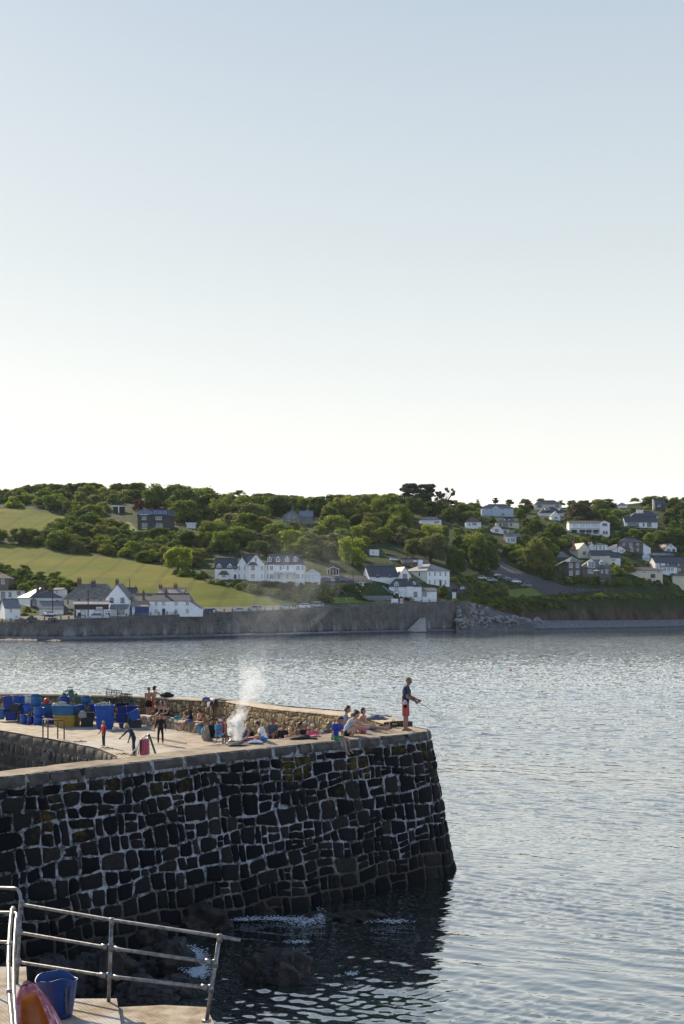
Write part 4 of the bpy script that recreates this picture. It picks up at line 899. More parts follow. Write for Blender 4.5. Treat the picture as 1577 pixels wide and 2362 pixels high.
h=RH('white house with four navy awnings and a long upper balcony window',1312,1233,1405); h.vol(1312,1384,1206.5,1200,9,'gable','white','brown',y=.8); h.vol(1382,1405,1206,1201,9,'front','white','brown',ov=.2); h.win([(1321,1333,1209,1217),(1336,1348,1208,1217),(1349.5,1361,1208,1217),(1362.5,1379,1208,1217)],y=.8,bars=3,gl=GLP); h.win([(1388,1399,1207,1213),(1389,1394,1225,1232),(1395,1400,1225,1232)],fr='dframe'); h.win([(1318,1328,1225,1231),(1337,1347,1225,1231),(1352,1362,1225,1231),(1368,1378,1225,1231)],y=.8,fr='dframe')
for x in (1317,1336,1351,1367):
    m=MB(); m.prism([(.78,h.Z(1222)),(-.6,h.Z(1226.5)),(-.6,h.Z(1227.3)),(.78,h.Z(1222.7))],h.X(x),h.X(x+12.5),'x'); m.build('awning',BM['canvas'],h.e)
h.part('balcony_floor','white',1312,1382,1217.5,1218.7,-.4,.78); h.vol(1304,1312,1224,1222.5,5,'flat','white','white',y=1); hb(1303,1406,1199,1233)
h=RH('long white bungalow with wide glass front and dark roof, upper right',1438,1216,1516); h.vol(1440,1515,1204,1191,8,'gable','white','slate'); h.win([(1446,1472,1206,1214.5),(1481,1485,1206,1214),(1491,1501,1205,1215)],bars=4,fr='dframe'); h.part('deck','frame',1428,1500,1216.5,1218,-2.2,0); hb(1428,1518,1190,1218)
h=RH('dark-roofed house with three white chimneys behind the long bungalow',1455,1194,1520); h.vol(1455,1518,1190,1178,8,'hip','white','slate',hipx=16); h.chim(1469,1474,1175,1184,2,'white',0); h.chim(1476,1479,1176,1185,2,'white',0); h.chim(1481,1484,1176,1185,2,'white',0); hb(1453,1520,1175,1192)
h=RH('dark grey house with a tall thin white chimney at upper right',1508,1178,1534); h.vol(1510,1534,1162,1151,8,'gable','dstack','slate'); h.win([(1515,1522,1163,1169)],bars=2); h.chim(1504.8,1506.8,1151,1176,1,'white',0); hb(1504,1535,1150,1176)
h=RH('small house with sunlit roof on the skyline between hedges',1424,1172,1446); h.vol(1424,1446,1165,1158,7,'hip','white','slate2'); hb(1423,1446,1157,1168)
h=RH('square stone house with slate hip roof and white-framed arched porch',1426,1273,1482); h.vol(1426,1482,1251,1239,9,'hip','stone','slate'); h.win([(1435,1440,1251.5,1258),(1450,1457,1251.5,1262),(1467,1472,1252,1258),(1467,1472,1265,1271)]); h.win([(1453,1459,1263,1272)],y=-.01); h.vol(1482,1500,1265,1254,5,'leanr','white','white',ov=.1,y=.5); hb(1400,1500,1237,1273)
h=RH('pair of tiny white cottages joined to the left of the square stone house',1401,1274,1441); h.vol(1402,1424,1264,1255,6,'leanl','white','pink',y=2); h.vol(1411,1441,1269,1260,6,'front','white','pink',rx=1430,ov=.2); h.win([(1428,1438,1268,1272)],bars=3)
h=RH('white gabled bungalow with pale sunlit roof at far right',1532,1274,1562,rot=22); h.vol(1532,1562,1264,1254,10,'front','white','pink',ov=.35); h.win([(1537,1546,1266,1273),(1551,1558,1266,1273)],bars=2,fr='dframe'); h.win([(1546,1549,1258,1260.5)],bars=0,fr='dframe'); hb(1512,1563,1253,1274)
h=RH('tall cream gabled house with slender brick chimney',1332,1289,1362,rot=20); h.vol(1332,1362,1268,1253,9,'front','cream','pink',ov=.2); h.win([(1343,1351,1271,1280)],bars=3); h.chim(1327,1330,1245,1266,2.5,'brick',1); hb(1321,1363,1244,1287)
h=RH('white bay-fronted house with dark roof behind the tall cream gable',1355,1274,1400,Y=gY(1370,1284)+10); h.vol(1355,1372,1261,1251,8,'front','white','slate2'); h.vol(1370,1399,1257,1252,7,'hip','white','slate',y=-.6); h.win([(1372,1376,1259,1269),(1380,1386,1259,1267),(1389,1393,1259,1269)],y=-.6,bars=2); hb(1355,1400,1250,1272)
h=RH('long low cream cottage row with dark slate roof right of the tall cream gable',1362,1298,1433,Y=gY(1390,1301)); h.vol(1362,1406,1281,1270,7,'gable','cream','slate'); h.vol(1406,1430,1286,1275,6,'gable','white','slate',y=.5); h.win([(1367,1371,1283,1286),(1379,1383,1283,1286),(1392,1396,1283,1286),(1409,1418,1289,1294)],bars=2); hb(1362,1433,1270,1296)
h=RH('stone house with wide pale conical roof, veranda and white dormers by the road',1302,1330,1410,Y=gY(1340,1333))
# octagonal body
def octo(h,cx_,r,zt,ze,z0,mat,rf):
    xc=h.X(cx_); R=r*h.s; m=MB(); m.lathe([(R,h.Z(z0)-2),(R,h.Z(ze))],8,Matrix.Translation((xc,R,0))@Matrix.Rotation(R_(22.5),4,'Z')); m.build('wall',BM[mat],h.e)
    m=MB(); m.lathe([(R*1.13,h.Z(ze)-.15),(R*1.13,h.Z(ze)),(.1,h.Z(zt))],8,Matrix.Translation((xc,R,0))@Matrix.Rotation(R_(22.5),4,'Z')); m.build('roof',BM[rf],h.e)
h.vol(1343,1409,1308,1290,8,'hip','stone','slate2',y=2.0,hipx=20); octo(h,1322,22,1282.5,1296,1330,'stone','slate2')
h.win([(1311,1319.5,1298,1309.5),(1326.5,1334.5,1298,1309.5),(1311,1319.5,1316,1327.5),(1326.5,1334.5,1316,1325)],y=.12,bars=3); h.dormer(1356,1372,1290,1296,1310,1.4,rf='slate2'); h.dormer(1384,1396,1291,1296,1302,1.8,rf='slate2'); h.win([(1356,1369,1313,1322),(1387,1391,1314,1321),(1397,1403,1313,1322)],y=2.0,bars=2)
m=MB(); a=h.X(1274); m.prism([(a,h.Z(1309)),(h.X(1304),h.Z(1294)),(h.X(1304),h.Z(1292.8)),(a,h.Z(1307.6))],1,7,'y'); m.build('veranda_roof',BM['slate2'],h.e)
for x in (1282,1290,1298): h.part('veranda_post','stone',x,x+2,1306 if x<1285 else 1302,1326,1.6,2.0)
hb(1274,1410,1282,1330)
m=MB(); p=GP(1374,1333,0.0); p.y-=0; s=p.y/F; p=P(1374,1326,h.Y-1.5); pr=empty('parasol',(p.x,p.y,p.z),0,'open white parasol on the terrace of the stone house by the road','parasol'); m=MB(); m.lathe([(8*s,9*s),(8*s,9.4*s),(.1,12.5*s)],10); m.build('canopy',BM['frame'],pr); m=MB(); m.tube([(0,0,-1),(0,0,12*s)],.04,6); m.build('pole',BM['metal'],pr)
h=RH('tiny white pointed conservatory above the dark garden hedge',1481,1293,1498,name='conservatory',cat='conservatory'); conserv(h,1481,1498,1277,1284,1293,3,4); hb(1479,1499,1276,1293)
h=RH('long low building with a row of solar panels along its roof',1477,1286,1555,Y=gY(1500,1292)+6,name='outbuilding',cat='building'); h.vol(1477,1553,1281,1275,5,'lean','dwood','panel'); hb(1477,1556,1273,1281)
h=RH('terraced stone and white house with lean-to conservatory at far right',1510,1321,1600,rot=12,Y=gY(1530,1322)); h.vol(1510,1600,1298,1285,8,'gable','white','slate'); h.part('stone_facing','stone',1534,1600,1298.5,1321,-.06,-.005); h.win([(1519,1524,1299,1305),(1539,1542,1299,1305),(1565,1568,1299,1305),(1565,1572,1311,1317)],y=-.07,bars=2); h.vol(1521,1558,1309,1305,2.4,'lean','white','lead',y=-2.4,ov=.1); h.win([(1524,1532,1310,1317),(1533,1541,1310,1317),(1542,1550,1310,1317)],y=-2.4,bars=2); hb(1495,1600,1284,1320)
h=RH('low cream bungalow with broad brown hipped roof and garage',1440,1333,1528,Y=gY(1480,1335)); h.vol(1440,1527,1315,1307,9,'hip','cream','brown',hipx=30,ov=.8); h.win([(1480,1488,1318,1322),(1514,1521,1317,1323)],bars=2); h.door(1499,1510,1324,1333,'dstack'); hb(1437,1530,1306,1332)
h=RH('low cream building with brown roof at the right edge of the picture',1550,1347,1600,Y=gY(1560,1349)); h.vol(1550,1610,1328,1321,7,'hip','cream','brown',ov=.6); h.door(1560,1574,1333,1345,'cream'); hb(1547,1600,1320,1347)
h=RH('dark hipped roof with one sunlit slope above the carpark trees',1284,1292,1310); h.vol(1284,1311,1285,1272,8,'hip','dstack','slate2'); hb(1283,1311,1271,1287)
h=House('small dark bus shelter at the foot of the hedge by the cliff road',1380,1353,1395,name='bus_shelter',cat='shelter'); h.vol(1381,1394,1341,1338.5,2,'flat','dwood','lead',ov=.2,plinth=.3); h.win([(1383,1392,1342,1346)],fr='dframe',bars=0)
# ================================================================ far sea wall, promenade, roads' furniture
def m_seawall():
    n=N('sea_wall_stone'); c=n.coord('Object'); v=n.n('TexVoronoi',feature='DISTANCE_TO_EDGE'); n.t.links.new(n.coord('Object',(1,1,1.6)),v.inputs['Vector']); v.inputs['Scale'].default_value=1.1
    f=n.noise(c,0.35,6,0.65); g=n.noise(n.coord('Object',(1,1,.2)),0.35,6,0.7); z=n.n('SeparateXYZ'); n.t.links.new(c,z.inputs[0])
    col=n.ramp(f,[(0.3,(0.05,0.047,0.045)),(0.5,(0.09,0.085,0.075)),(0.7,(0.15,0.135,0.115))])
    col=n.mix(n.ramp(v.outputs['Distance'],[(0.02,0.5),(0.09,0.0)]),col,(0.20,0.19,0.18))
    st=n.math('MULTIPLY',n.ramp(g,[(0.5,0.0),(0.7,1.0)]),n.ramp(n.math('MULTIPLY_ADD',z.outputs[2],-.16,1.1),[(0.3,0.0),(0.8,.8)])); col=n.mix(st,col,(0.32,0.32,0.32))
    wet=n.ramp(n.math('ADD',n.math('MULTIPLY',z.outputs[2],.4),n.math('MULTIPLY',f,.6)),[(0.6,(0.35,0.36,0.34)),(0.95,(1,1,1))]); col=n.mix(1.0,col,wet,'MULTIPLY')
    return n.fin(col,0.9,n.bump(v.outputs['Distance'],1.0,0.2,n.bump(f,.8,.2)),spec=0.2)
SW=m_seawall()
sw=empty('sea_wall',(0,0,0),0,'long dark stone sea wall curving below the village road','sea wall')
vs=[];xs=np.arange(-700,1049,6.0); NZ=12
for x in xs:
    r=colrows(x); Yc=r[2,1]; Yd=r[3,1]; zt=CH-(r[3,0]-HY)*Yd/F+0.30; Yb=Yc-1.1
    for j in range(NZ+1):
        t=j/NZ; Y=Yb*(1-t)+(Yd-.35)*t; z=-1.2+(zt+1.2)*t; X=(x-CX)/F*Y; q=Vector((X,Y,z)); Y-=.35*noise.noise(q*.35)+.12*noise.noise(q*1.5); vs.append((X,Y,z))
npmesh('stone_face',vs,grid_faces(len(xs),NZ+1),SW,sw,True)
vs=[]
for x in xs:
    r=colrows(x); Yd=r[3,1]; zt=CH-(r[3,0]-HY)*Yd/F+0.30; k=(x-CX)/F
    for (d,dz) in ((-.5,-.1),(-.5,.06),(.35,.06),(.35,-.5)): vs.append((k*(Yd+d),Yd+d,zt+dz))
npmesh('coping',vs,grid_faces(len(xs),4),pm('sea_wall_coping',(0.22,0.205,0.18),(0.14,0.13,0.115),1,0.9),sw,False)
# rounded end of wall at right
p=colrows(1047.0); 
m=MB(); zt=CH-(p[3,0]-HY)*p[3,1]/F+.3; c=Vector(((1041-CX)/F*(p[3,1]+6),p[3,1]+6,0)); m.lathe([(7.6,-1.2),(7.2,3),(6.6,zt*.7),(6.1,zt),(.1,zt+.05)],28,Matrix.Translation(c)); m.build('round_end',SW,sw,True)
# slipway ramp
a=P(946,1455,0);r=colrows(960); Yb=r[2,1]-1.2
def pl(px,py,Y): return P(px,py,Y)
m=MB(); q=[pl(934,1458,Yb-6),pl(982,1457,Yb-6),pl(980,1425,Yb-2.2),pl(968,1426,Yb-2.2)]; q2=[v+Vector((0,6,0)) for v in q]
m.add(q+q2,[(0,1,2,3),(1,5,6,2),(3,2,6,7),(0,3,7,4)]); o=m.build('slipway',pm('slipway_concrete',(0.40,0.37,0.32),(0.28,0.26,0.23),.5,.9,.2)); tag(o,'pale concrete ramp leaning against the right end of the sea wall','slipway')
m=MB(); pts=[]; 
for x in np.arange(500,800,20.0): r=colrows(x); pts.append(Vector(((x-CX)/F*(r[2,1]-2.2),r[2,1]-2.2,.55+.1*math.sin(x))))
m.tube(pts,[.35+.1*math.sin(i*2.1) for i in range(len(pts))],6); m.build('footing_ledge',pm('footing_concrete',(0.36,0.36,0.36),(0.2,0.2,0.2),.6,.9,.3),sw,True)
# railing
rl=empty('promenade_railing',(0,0,0),0,'railing of short stone posts and a thin rail along the top of the sea wall','railing')
M_POST=pm('post_stone',(0.20,0.17,0.13),(0.12,0.10,0.08),2,.9,.3); pts=[]; x=6.0
while x<1040:
    r=colrows(x); Yd=r[3,1]; zt=CH-(r[3,0]-HY)*Yd/F+.36; k=(x-CX)/F; c=Vector((k*(Yd-.05),Yd-.05,zt)); m=MB(); w=.17
    m.add([(c.x-w,c.y-w,zt-.1),(c.x+w,c.y-w,zt-.1),(c.x+w,c.y+w,zt-.1),(c.x-w,c.y+w,zt-.1),(c.x-w,c.y-w,zt+.85),(c.x+w,c.y-w,zt+.85),(c.x+w,c.y+w,zt+.85),(c.x-w,c.y+w,zt+.85),(c.x,c.y,zt+1.0)],[(0,1,5,4),(1,2,6,5),(2,3,7,6),(3,0,4,7),(4,5,8),(5,6,8),(6,7,8),(7,4,8)])
    m.build('post',M_POST,rl); pts.append(c+Vector((0,0,.6))); x+=(18 if x>60 else 20)+2*math.sin(x)
m=MB(); m.tube(pts,.035,5); m.build('rail',BM['metal'],rl); m=MB(); m.tube([p_-Vector((0,0,.3)) for p_ in pts],.03,5); m.build('rail',BM['metal'],rl)
def onwall(px,label,cat,name,build,dz=.36,dy=.5):
    r=colrows(px); Yd=r[3,1]+dy; zt=CH-(r[3,0]-HY)*(Yd-dy)/F+dz; e=empty(name,((px-CX)/F*Yd,Yd,zt),0,label,cat); build(e); return e
def b_board(e):
    m=MB(); m.box(-1.2,1.2,-.05,.05,.3,1.7); m.build('panel',BM['frame'],e)
    for x in(-1.1,1.1): m=MB(); m.box(x-.05,x+.05,.055,.13,-.3,1.7); m.build('leg',BM['metal'],e)
onwall(909,'blank white notice board by the promenade railing','board','notice_board',b_board)
def b_life(e):
    m=MB(); m.box(-.6,.6,.1,.2,0,1.6); m.build('backboard',BM['frame'],e)
    m=MB(); n=20
    m.tube([(.42*math.cos(t*2*math.pi/n),0,.85+.42*math.sin(t*2*math.pi/n)) for t in range(n+1)],.1,6,False); m.build('ring',BM['red'],e,True)
onwall(925,'red lifebuoy on a white backboard by the promenade railing','lifebuoy','lifebuoy_station',b_life)
def b_pillar(e):
    m=MB(); m.box(-.7,.7,-.3,.3,-.5,2.6); m.box(-.8,.8,-.4,.4,2.6,2.8); m.build('pillar',BM['white'],e)
r=GP(1046,1383); e=empty('gate_pillar',r,0,'white gate pillar at the right end of the promenade','pillar'); b_pillar(e)
# telegraph poles, flag, lamps
def pole(px,yt,yb,label,arm=True,Y=None,name='telegraph_pole',cat='pole'):
    Y=Y or gY(px,yb); p=P(px,yb,Y); h=(yb-yt)*Y/F; e=empty(name,p,0,label,cat,'telegraph poles' if name=='telegraph_pole' else None); m=MB(); m.tube([(0,0,-1),(0,0,h)],[.17,.11],7); m.build('shaft',BM['dwood'],e)
    if arm: m=MB(); m.box(-.8,.8,-.06,.06,h-.7,h-.58); m.build('crossarm',BM['dwood'],e)
    return p+Vector((0,0,h))
w1=pole(122,1357,1420,'telegraph pole in front of the white villa at left'); w2=pole(204,1359,1428,'telegraph pole in front of the village shop'); pole(300,1336,1395,'telegraph pole rising behind the white gabled house',False)
pole(813,1320,1365,'white-topped pole between the hotel and the villas',False); pole(532,1271,1312,'thin pole behind the left wing of the hotel',False); pole(936,1266,1300,'telegraph pole on the slope above the villas',False); pole(1292,1190,1222,'telegraph pole left of the house with navy awnings',False); pole(1356,1153,1180,'telegraph pole on the right skyline',False); pole(1416,1348,1390,'pole beside the cliff road',False,Y=gY(1420,1368)); pole(1515,1300,1330,'pole in front of the low cream bungalow',False); pole(1423,1251,1282,'dark pole beside the pair of tiny white cottages',False); pole(1324,1347,1365,'short pole by the road bend',False)
wr=bpy.data.objects.new('w',None); bpy.data.objects.remove(wr)
def wire(a,b,sag,label):
    m=MB(); pts=[a.lerp(b,t/12)-Vector((0,0,sag*4*(t/12)*(1-t/12))) for t in range(13)]; m.tube(pts,.04,4); o=m.build('overhead_wire',BM['lead']); tag(o,label,'wire')
wire(w1,w1+Vector((-9,3,-2)),.5,'overhead wire sagging left from the pole by the white villa'); wire(w2,w2+Vector((-10,3,-2)),.5,'overhead wire sagging left from the pole by the shop')
Yf=gY(236,1200); p=P(236,1202,Yf); e=empty('flagpole',p,0,'white flagpole with a small white flag on the upper left lawn','flagpole'); s=Yf/F; m=MB(); m.tube([(0,0,-.5),(0,0,28*s)],[.12,.07],7); m.build('pole',BM['frame'],e)
m=MB(); vs=[]
for i in range(7):
    for j in range(4): vs.append((i*.2*1.2,.12*math.sin(i*1.3),26.5*s-j*.35-i*.10))
m.add(vs,[tuple(q) for q in grid_faces(7,4)]); m.build('flag',BM['frame'],e)
Yl=gY(1136,1296); p=P(1136,1300,Yl); e=empty('street_lamp',p,0,'street lamp beside the road going up through the trees','lamp'); m=MB(); m.tube([(0,0,-.4),(0,0,3.2)],.06,6); m.build('post',BM['metal'],e); m=MB(); m.lathe([(.1,3.2),(.28,3.5),(.3,3.8),(.1,3.95)],8); m.build('lantern',BM['frame'],e)
p=GP(1176,1356); e=empty('park_bench',p,R_(-10),'brown wooden bench on the grass below the parked cars','bench'); 
for nm,b in (('seat',(-1,1,-.25,.25,.42,.48)),('backrest',(-1,1,.25,.31,.55,.95)),('leg',(-.9,-.8,-.2,.31,-.2,.42)),('leg',(.8,.9,-.2,.31,-.2,.42))): m=MB(); m.box(*b); m.build(nm,BM['wood'],e)
p=GP(835,1383); e=empty('garden_fence',p,R_(-2),'grey close-boarded garden fence left of the beachside villa','fence'); s=p.y/F
for k in range(24): m=MB(); x=k*(70*s/24); m.box(x,x+70*s/24-.04,-.03,.03,-.3,9*s-.002*k); m.build('board',BM['lead'],e)
# steps rail between hotel and villas
p=GP(757,1352); p2=GP(783,1376); m=MB(); m.tube([p+Vector((0,0,1)),p2+Vector((0,0,1))],.06,5); 
e=empty('steps_handrail',(0,0,0),0,'pair of thin handrails down the steps below the hotel car park','handrail'); m.build('rail',BM['metal'],e); m=MB(); m.tube([p+Vector((2,0,1)),p2+Vector((2,0,1))],.06,5); m.build('rail',BM['metal'],e)
# ================================================================ cars
def paint(n_,c): return pm('car_paint_'+n_,c,tuple(x*.93 for x in c),.5,0.25,spec=0.6)
CP={'white':paint('white',(0.75,0.76,0.77)),'silver':paint('silver',(0.42,0.45,0.48)),'black':paint('black',(0.015,0.016,0.02)),'navy':paint('navy',(0.02,0.03,0.08)),'blue':paint('blue',(0.04,0.10,0.25)),'red':paint('red',(0.35,0.03,0.03)),'grey':paint('grey',(0.12,0.13,0.14))}
TY=pm('tyre',(0.02,0.02,0.02)); HL=pm('headlight_glass',(0.6,0.62,0.62),rough=.1); TLm=pm('tail_light',(0.35,0.02,0.02),rough=.2)
def car(px,pyb,lpx,rot,col,kind,label,group,Y=None,roofload=False,dz=0.2):
    Y=Y or gY(px,pyb); p=P(px,pyb,Y); L=4.3; sc=1.0
    e=empty('parked_car',(p.x,p.y,p.z+dz*0.5),R_(rot),label,'car',group); k=(lpx*Y/F)/4.3; k=min(max(k,.85),1.25); e.scale=(k,k,k)
    prof={'hatch':([(-2.1,.28),(-2.12,.75),(-2.0,.98),(-1.85,1.02),(1.05,.95),(1.95,.78),(2.12,.6),(2.12,.28)],[(-1.9,1.0),(-1.65,1.42),(-1.2,1.5),(.25,1.47),(1.15,.95)]),
      'saloon':([(-2.15,.3),(-2.15,.85),(-1.4,.95),(1.1,.9),(2.0,.75),(2.15,.55),(2.15,.3)],[(-1.55,.93),(-.95,1.35),(.2,1.4),(1.15,.9)]),
      'suv':([(-2.15,.35),(-2.17,1.0),(-2.0,1.15),(1.1,1.08),(2.0,.95),(2.15,.7),(2.15,.35)],[(-2.1,1.12),(-1.95,1.65),(-1.6,1.75),(.3,1.72),(1.1,1.07)]),
      'estate':([(-2.2,.28),(-2.22,.8),(-2.1,.98),(1.05,.93),(1.98,.76),(2.15,.55),(2.15,.28)],[(-2.12,.97),(-1.85,1.42),(-1.5,1.5),(.3,1.46),(1.15,.93)]),
      'pickup':([(-2.3,.4),(-2.3,1.0),(-.6,1.02),(1.1,1.02),(2.1,.92),(2.2,.7),(2.2,.4)],[(-.75,1.0),(-.6,1.6),(-.4,1.7),(.4,1.68),(1.15,1.0)])}[kind]
    lo,cab=prof; W_=.86
    m=MB(); n=len(lo)
    lev=[(0,W_-.02)]
    vs=[(x,-W_,z) for x,z in lo]+[(x,W_,z) for x,z in lo]
    # body with wheel-arch-free sills, slight tumblehome on top edge
    vs=[(x,-(W_ if z<.9 else W_-.07),z) for x,z in lo]+[(x,(W_ if z<.9 else W_-.07),z) for x,z in lo]
    m.add(vs,[tuple(range(n)),tuple(range(2*n-1,n-1,-1))]+[(i,i+n,(i+1)%n+n,(i+1)%n) for i in range(n)])
    m.build('body',CP[col],e,bevel=.07)
    # cabin glass then roof panel
    nc=len(cab); m=MB(); zt=max(z for x,z in cab); zb=min(z for x,z in cab)
    def wd(z): return W_-.06-.2*(z-zb)/(zt-zb)
    vs=[(x,-wd(z),z) for x,z in cab]+[(x,wd(z),z) for x,z in cab]; m.add(vs,[tuple(range(nc)),tuple(range(2*nc-1,nc-1,-1))]+[(i,i+nc,(i+1)%nc+nc,(i+1)%nc) for i in range(nc)]); m.build('windows',GL,e)
    top=[(x,z) for x,z in cab if z>zt-.12]; x0,x1=top[0][0]-.02,top[-1][0]+.02
    m=MB(); m.box(x0,x1,-wd(zt)-.02,wd(zt)+.02,zt-.04,zt+.05)
    for xa,za,xb,zb_ in ((cab[0][0],cab[0][1],x0,zt),(cab[-1][0],cab[-1][1],x1,zt),((x0+x1)/2-.2,zb,(x0+x1)/2-.2,zt)):
        for s_ in (-1,1): m.tube([(xa,s_*(wd(za)+.0),za),(xb,s_*(wd(zb_)+.01),zb_)],.05,4)
    m.build('roof',CP[col],e)
    for x in (-1.3,1.32):
        for s_ in (-1,1):
            M=Matrix.Translation((x,s_*(W_-.08),.32))@Matrix.Rotation(R_(90),4,'X'); m=MB(); m.lathe([(.2,-.11),(.32,-.1),(.33,0),(.32,.1),(.2,.11)],14,M); w=m.build('wheel',TY,e); m=MB(); m.lathe([(.05,-.125),(.19,-.115),(.19,.115),(.05,.125)],10,M); m.build('rim',BM['metal'],w)
    zz=lo[-2][1]
    for s_ in (-1,1):
        m=MB(); m.box(1.98,2.15,s_*.62-.18,s_*.62+.18,.6,.74); m.build('headlight',HL,e); m=MB(); m.box(-2.24 if kind in('estate','pickup') else -2.19,-2.06,s_*.68-.12,s_*.68+.12,.72,.9); m.build('tail_light',TLm,e)
    if roofload:
        b=empty('surfboard',(p.x,p.y,p.z+dz*.5+1.66*k),R_(rot+3),'white surfboard strapped on the roof of the parked hatchback','surfboard'); m=MB(); m.ell((0,0,.04),(1.5,.3,.06),16,6); m.build('board',BM['frame'],b,True); m=MB(); m.box(-.05,.6,-.31,.31,-.03,.025); m.build('pad',pm('green_foam',(0.1,0.4,0.25)),b)
    hb(px-lpx/2,px+lpx/2,pyb-9,pyb)
gp='cars parked along the sea road'
car(76,1437,37,4,'black','saloon','black saloon with pale roof reflections below the hedge at far left',gp); car(125,1437,24,60,'black','hatch','dark car beside the red kit on the sea road',gp); car(117,1421,22,40,'white','hatch','white hatchback parked beside the low outbuilding',gp); car(219,1429,33,180,'silver','suv','silver off-roader parked in front of the shop',gp)
car(477,1417,30,182,'navy','suv','navy off-roader next to the end of the long white house',gp); car(494,1414,28,182,'white','pickup','white pickup half hidden behind the navy off-roader',gp,Y=gY(494,1414)+4); car(551,1413,31,184,'silver','saloon','silver saloon, first car right of the white pickup',gp); car(588,1410,35,182,'silver','estate','silver-grey estate between the silver saloon and the pale hatchback',gp); car(659,1406,30,180,'silver','hatch','pale blue-silver hatchback alone by the field corner',gp); car(700,1404,32,182,'white','hatch','white hatchback directly left of the car with a surfboard',gp); car(731,1402,33,178,'silver','estate','silver estate with a surfboard on its roof',gp,roofload=True)
gp='cars in the hotel car park'
car(752,1341,24,15,'blue','hatch','blue car nearest the hotel conservatory',gp); car(761,1342,22,15,'silver','hatch','silver car second from the conservatory',gp); car(777,1342,20,20,'black','hatch','black car under the pavilion',gp); car(789,1342,26,14,'grey','suv','grey car at the right end of the hotel car park',gp)
gp='cars beside the tall villa'
car(1049,1364,13,82,'black','hatch','black car seen from behind beside the tall villa',gp); car(1065,1361,13,80,'white','hatch','white car seen from behind beside the tall villa',gp); car(908,1294,16,10,'white','hatch','white car on the track above the timber-clad house',None)
gp='cars in the cliff-top car park'
for q in ((1146,1331,18,25,'white','hatch','white car at the top of the cliff car park row'),(1153,1336,22,25,'black','hatch','black car second from the top in the car park row'),(1166,1338,20,25,'silver','hatch','silver car third from the top in the car park row'),(1170,1342,18,25,'navy','saloon','dark blue car fourth from the top in the car park row'),(1188,1346,25,25,'white','hatch','white car in the middle of the car park row'),(1198,1349,26,25,'black','saloon','black car second from the road end of the car park row'),(1210,1355,29,22,'grey','estate','dark grey estate at the road end of the car park row'),(1111,1337,20,-20,'white','hatch','white car by the scrub, left side of the car park'),(1132,1343,26,-22,'silver','estate','silver estate beside the scrub at the left of the car park')): car(*q[:6],q[6],gp,dz=.5)
# ================================================================ trees, bushes, hedges
LANDM=[(355,1195,'the dark stone house'),(275,1175,'the white carport'),(236,1190,'the white flagpole'),(80,1205,'the upper field'),(200,1320,'the lower field'),(600,1310,'the hotel'),(510,1312,'the hotel left wing'),
(686,1190,'the grey stone house'),(770,1316,'the white pavilion'),(862,1275,'the white cabin'),(885,1330,'the slate-roofed white house'),(1010,1320,'the tall cream-white villa'),(955,1300,'the timber-clad house'),(990,1200,'the half-hidden white house'),
(1090,1210,'the brown-roofed white bungalow'),(1146,1178,'the wide pale house'),(1168,1210,'the cream bungalow'),(1180,1245,'the pale metal roof'),(1262,1163,'the skyline cream house'),(1280,1190,'the white gabled front'),(1358,1215,'the house with navy awnings'),
(1476,1203,'the long white bungalow'),(1520,1162,'the tall thin chimney'),(1453,1258,'the square stone house'),(1547,1263,'the pale-roofed white bungalow'),(1342,1270,'the tall cream gable'),(1345,1308,'the conical-roofed stone house'),(1480,1320,'the broad brown hip roof'),(1540,1305,'the far right terrace'),
(1180,1340,'the cliff car park'),(1300,1375,'the cliff road'),(1110,1395,'the pale boulders'),(800,1390,'the promenade lawn'),(660,1398,'the pale parked hatchback'),(100,1390,'the white villa'),(30,1345,'the grey rendered house'),(965,1120,'the skyline pines')]
TW={'dark':'dark green','mid':'green','bright':'bright green','olive':'olive green','pale':'pale green','pine':'blackish green','red':'dark red','brown':'brownish'}
PL=[]
SKX=[-100,0,60,110,200,260,330,410,450,470,500,560,640,700,800,880,925,960,1000,1020,1050,1100,1200,1300,1400,1480,1540,1577,1700]
SKYL=[1132,1128,1117,1109,1113,1111,1109,1111,1127,1117,1131,1139,1139,1141,1139,1137,1134,1146,1150,1150,1156,1160,1153,1151,1150,1138,1141,1131,1125]
def landmark(px,py):
    b=min(LANDM,key=lambda l:(l[0]-px)**2+((l[1]-py)*1.6)**2); dx,dy=px-b[0],py-b[1]
    if abs(dx)>abs(dy)*1.5: d='left of' if dx<0 else 'right of'
    else: d='above' if dy<0 else 'below'
    return d+' '+b[2]
def T_(px,pyb,w,h,kind='round',tint='mid',what=None,group=None,cat=None,name=None,Y=None,ok=True):
    cat=cat or ('bush' if kind=='bush' else 'tree'); name=name or {'round':'broadleaf_tree','tall':'tall_tree','pine':'pine_tree','open':'open_crowned_tree','spiky':'spiky_tree','bush':'bush'}[kind]
    top=np.interp(px,SKX,SKYL)+TR.uniform(-1,7)
    if pyb-h<top and kind not in('pine','open','spiky'):
        h2=max(pyb-top,13); w*=max(.6,min(1,(h2/h)**.5)); h=h2
    e=plant(px,pyb,w,h,kind,tint,name,None,cat,group,Y); 
    size='small' if w<26 else ('large' if w>62 else ''); sh={'round':'rounded','tall':'tall','pine':'flat-topped','open':'airy bare-stemmed','spiky':'spiky','bush':'low'}[kind]
    PL.append((e,(size+' '+TW[tint]+' '+sh+' '+(what or cat)+' '+landmark(px,pyb-h/2)).strip(),px)); return e
def clash(px,pyb,w,h):
    x0,x1=px-w*.42,px+w*.42; top=pyb-h
    for (a,b,c,d) in HBOX:
        ov=min(x1,b)-max(x0,a)
        if ov<=0: continue
        if pyb>d-4:
            if top<d-.12*(d-c) : return True
        elif pyb>d-9 and ov>.1*(b-a) : return True
    return False
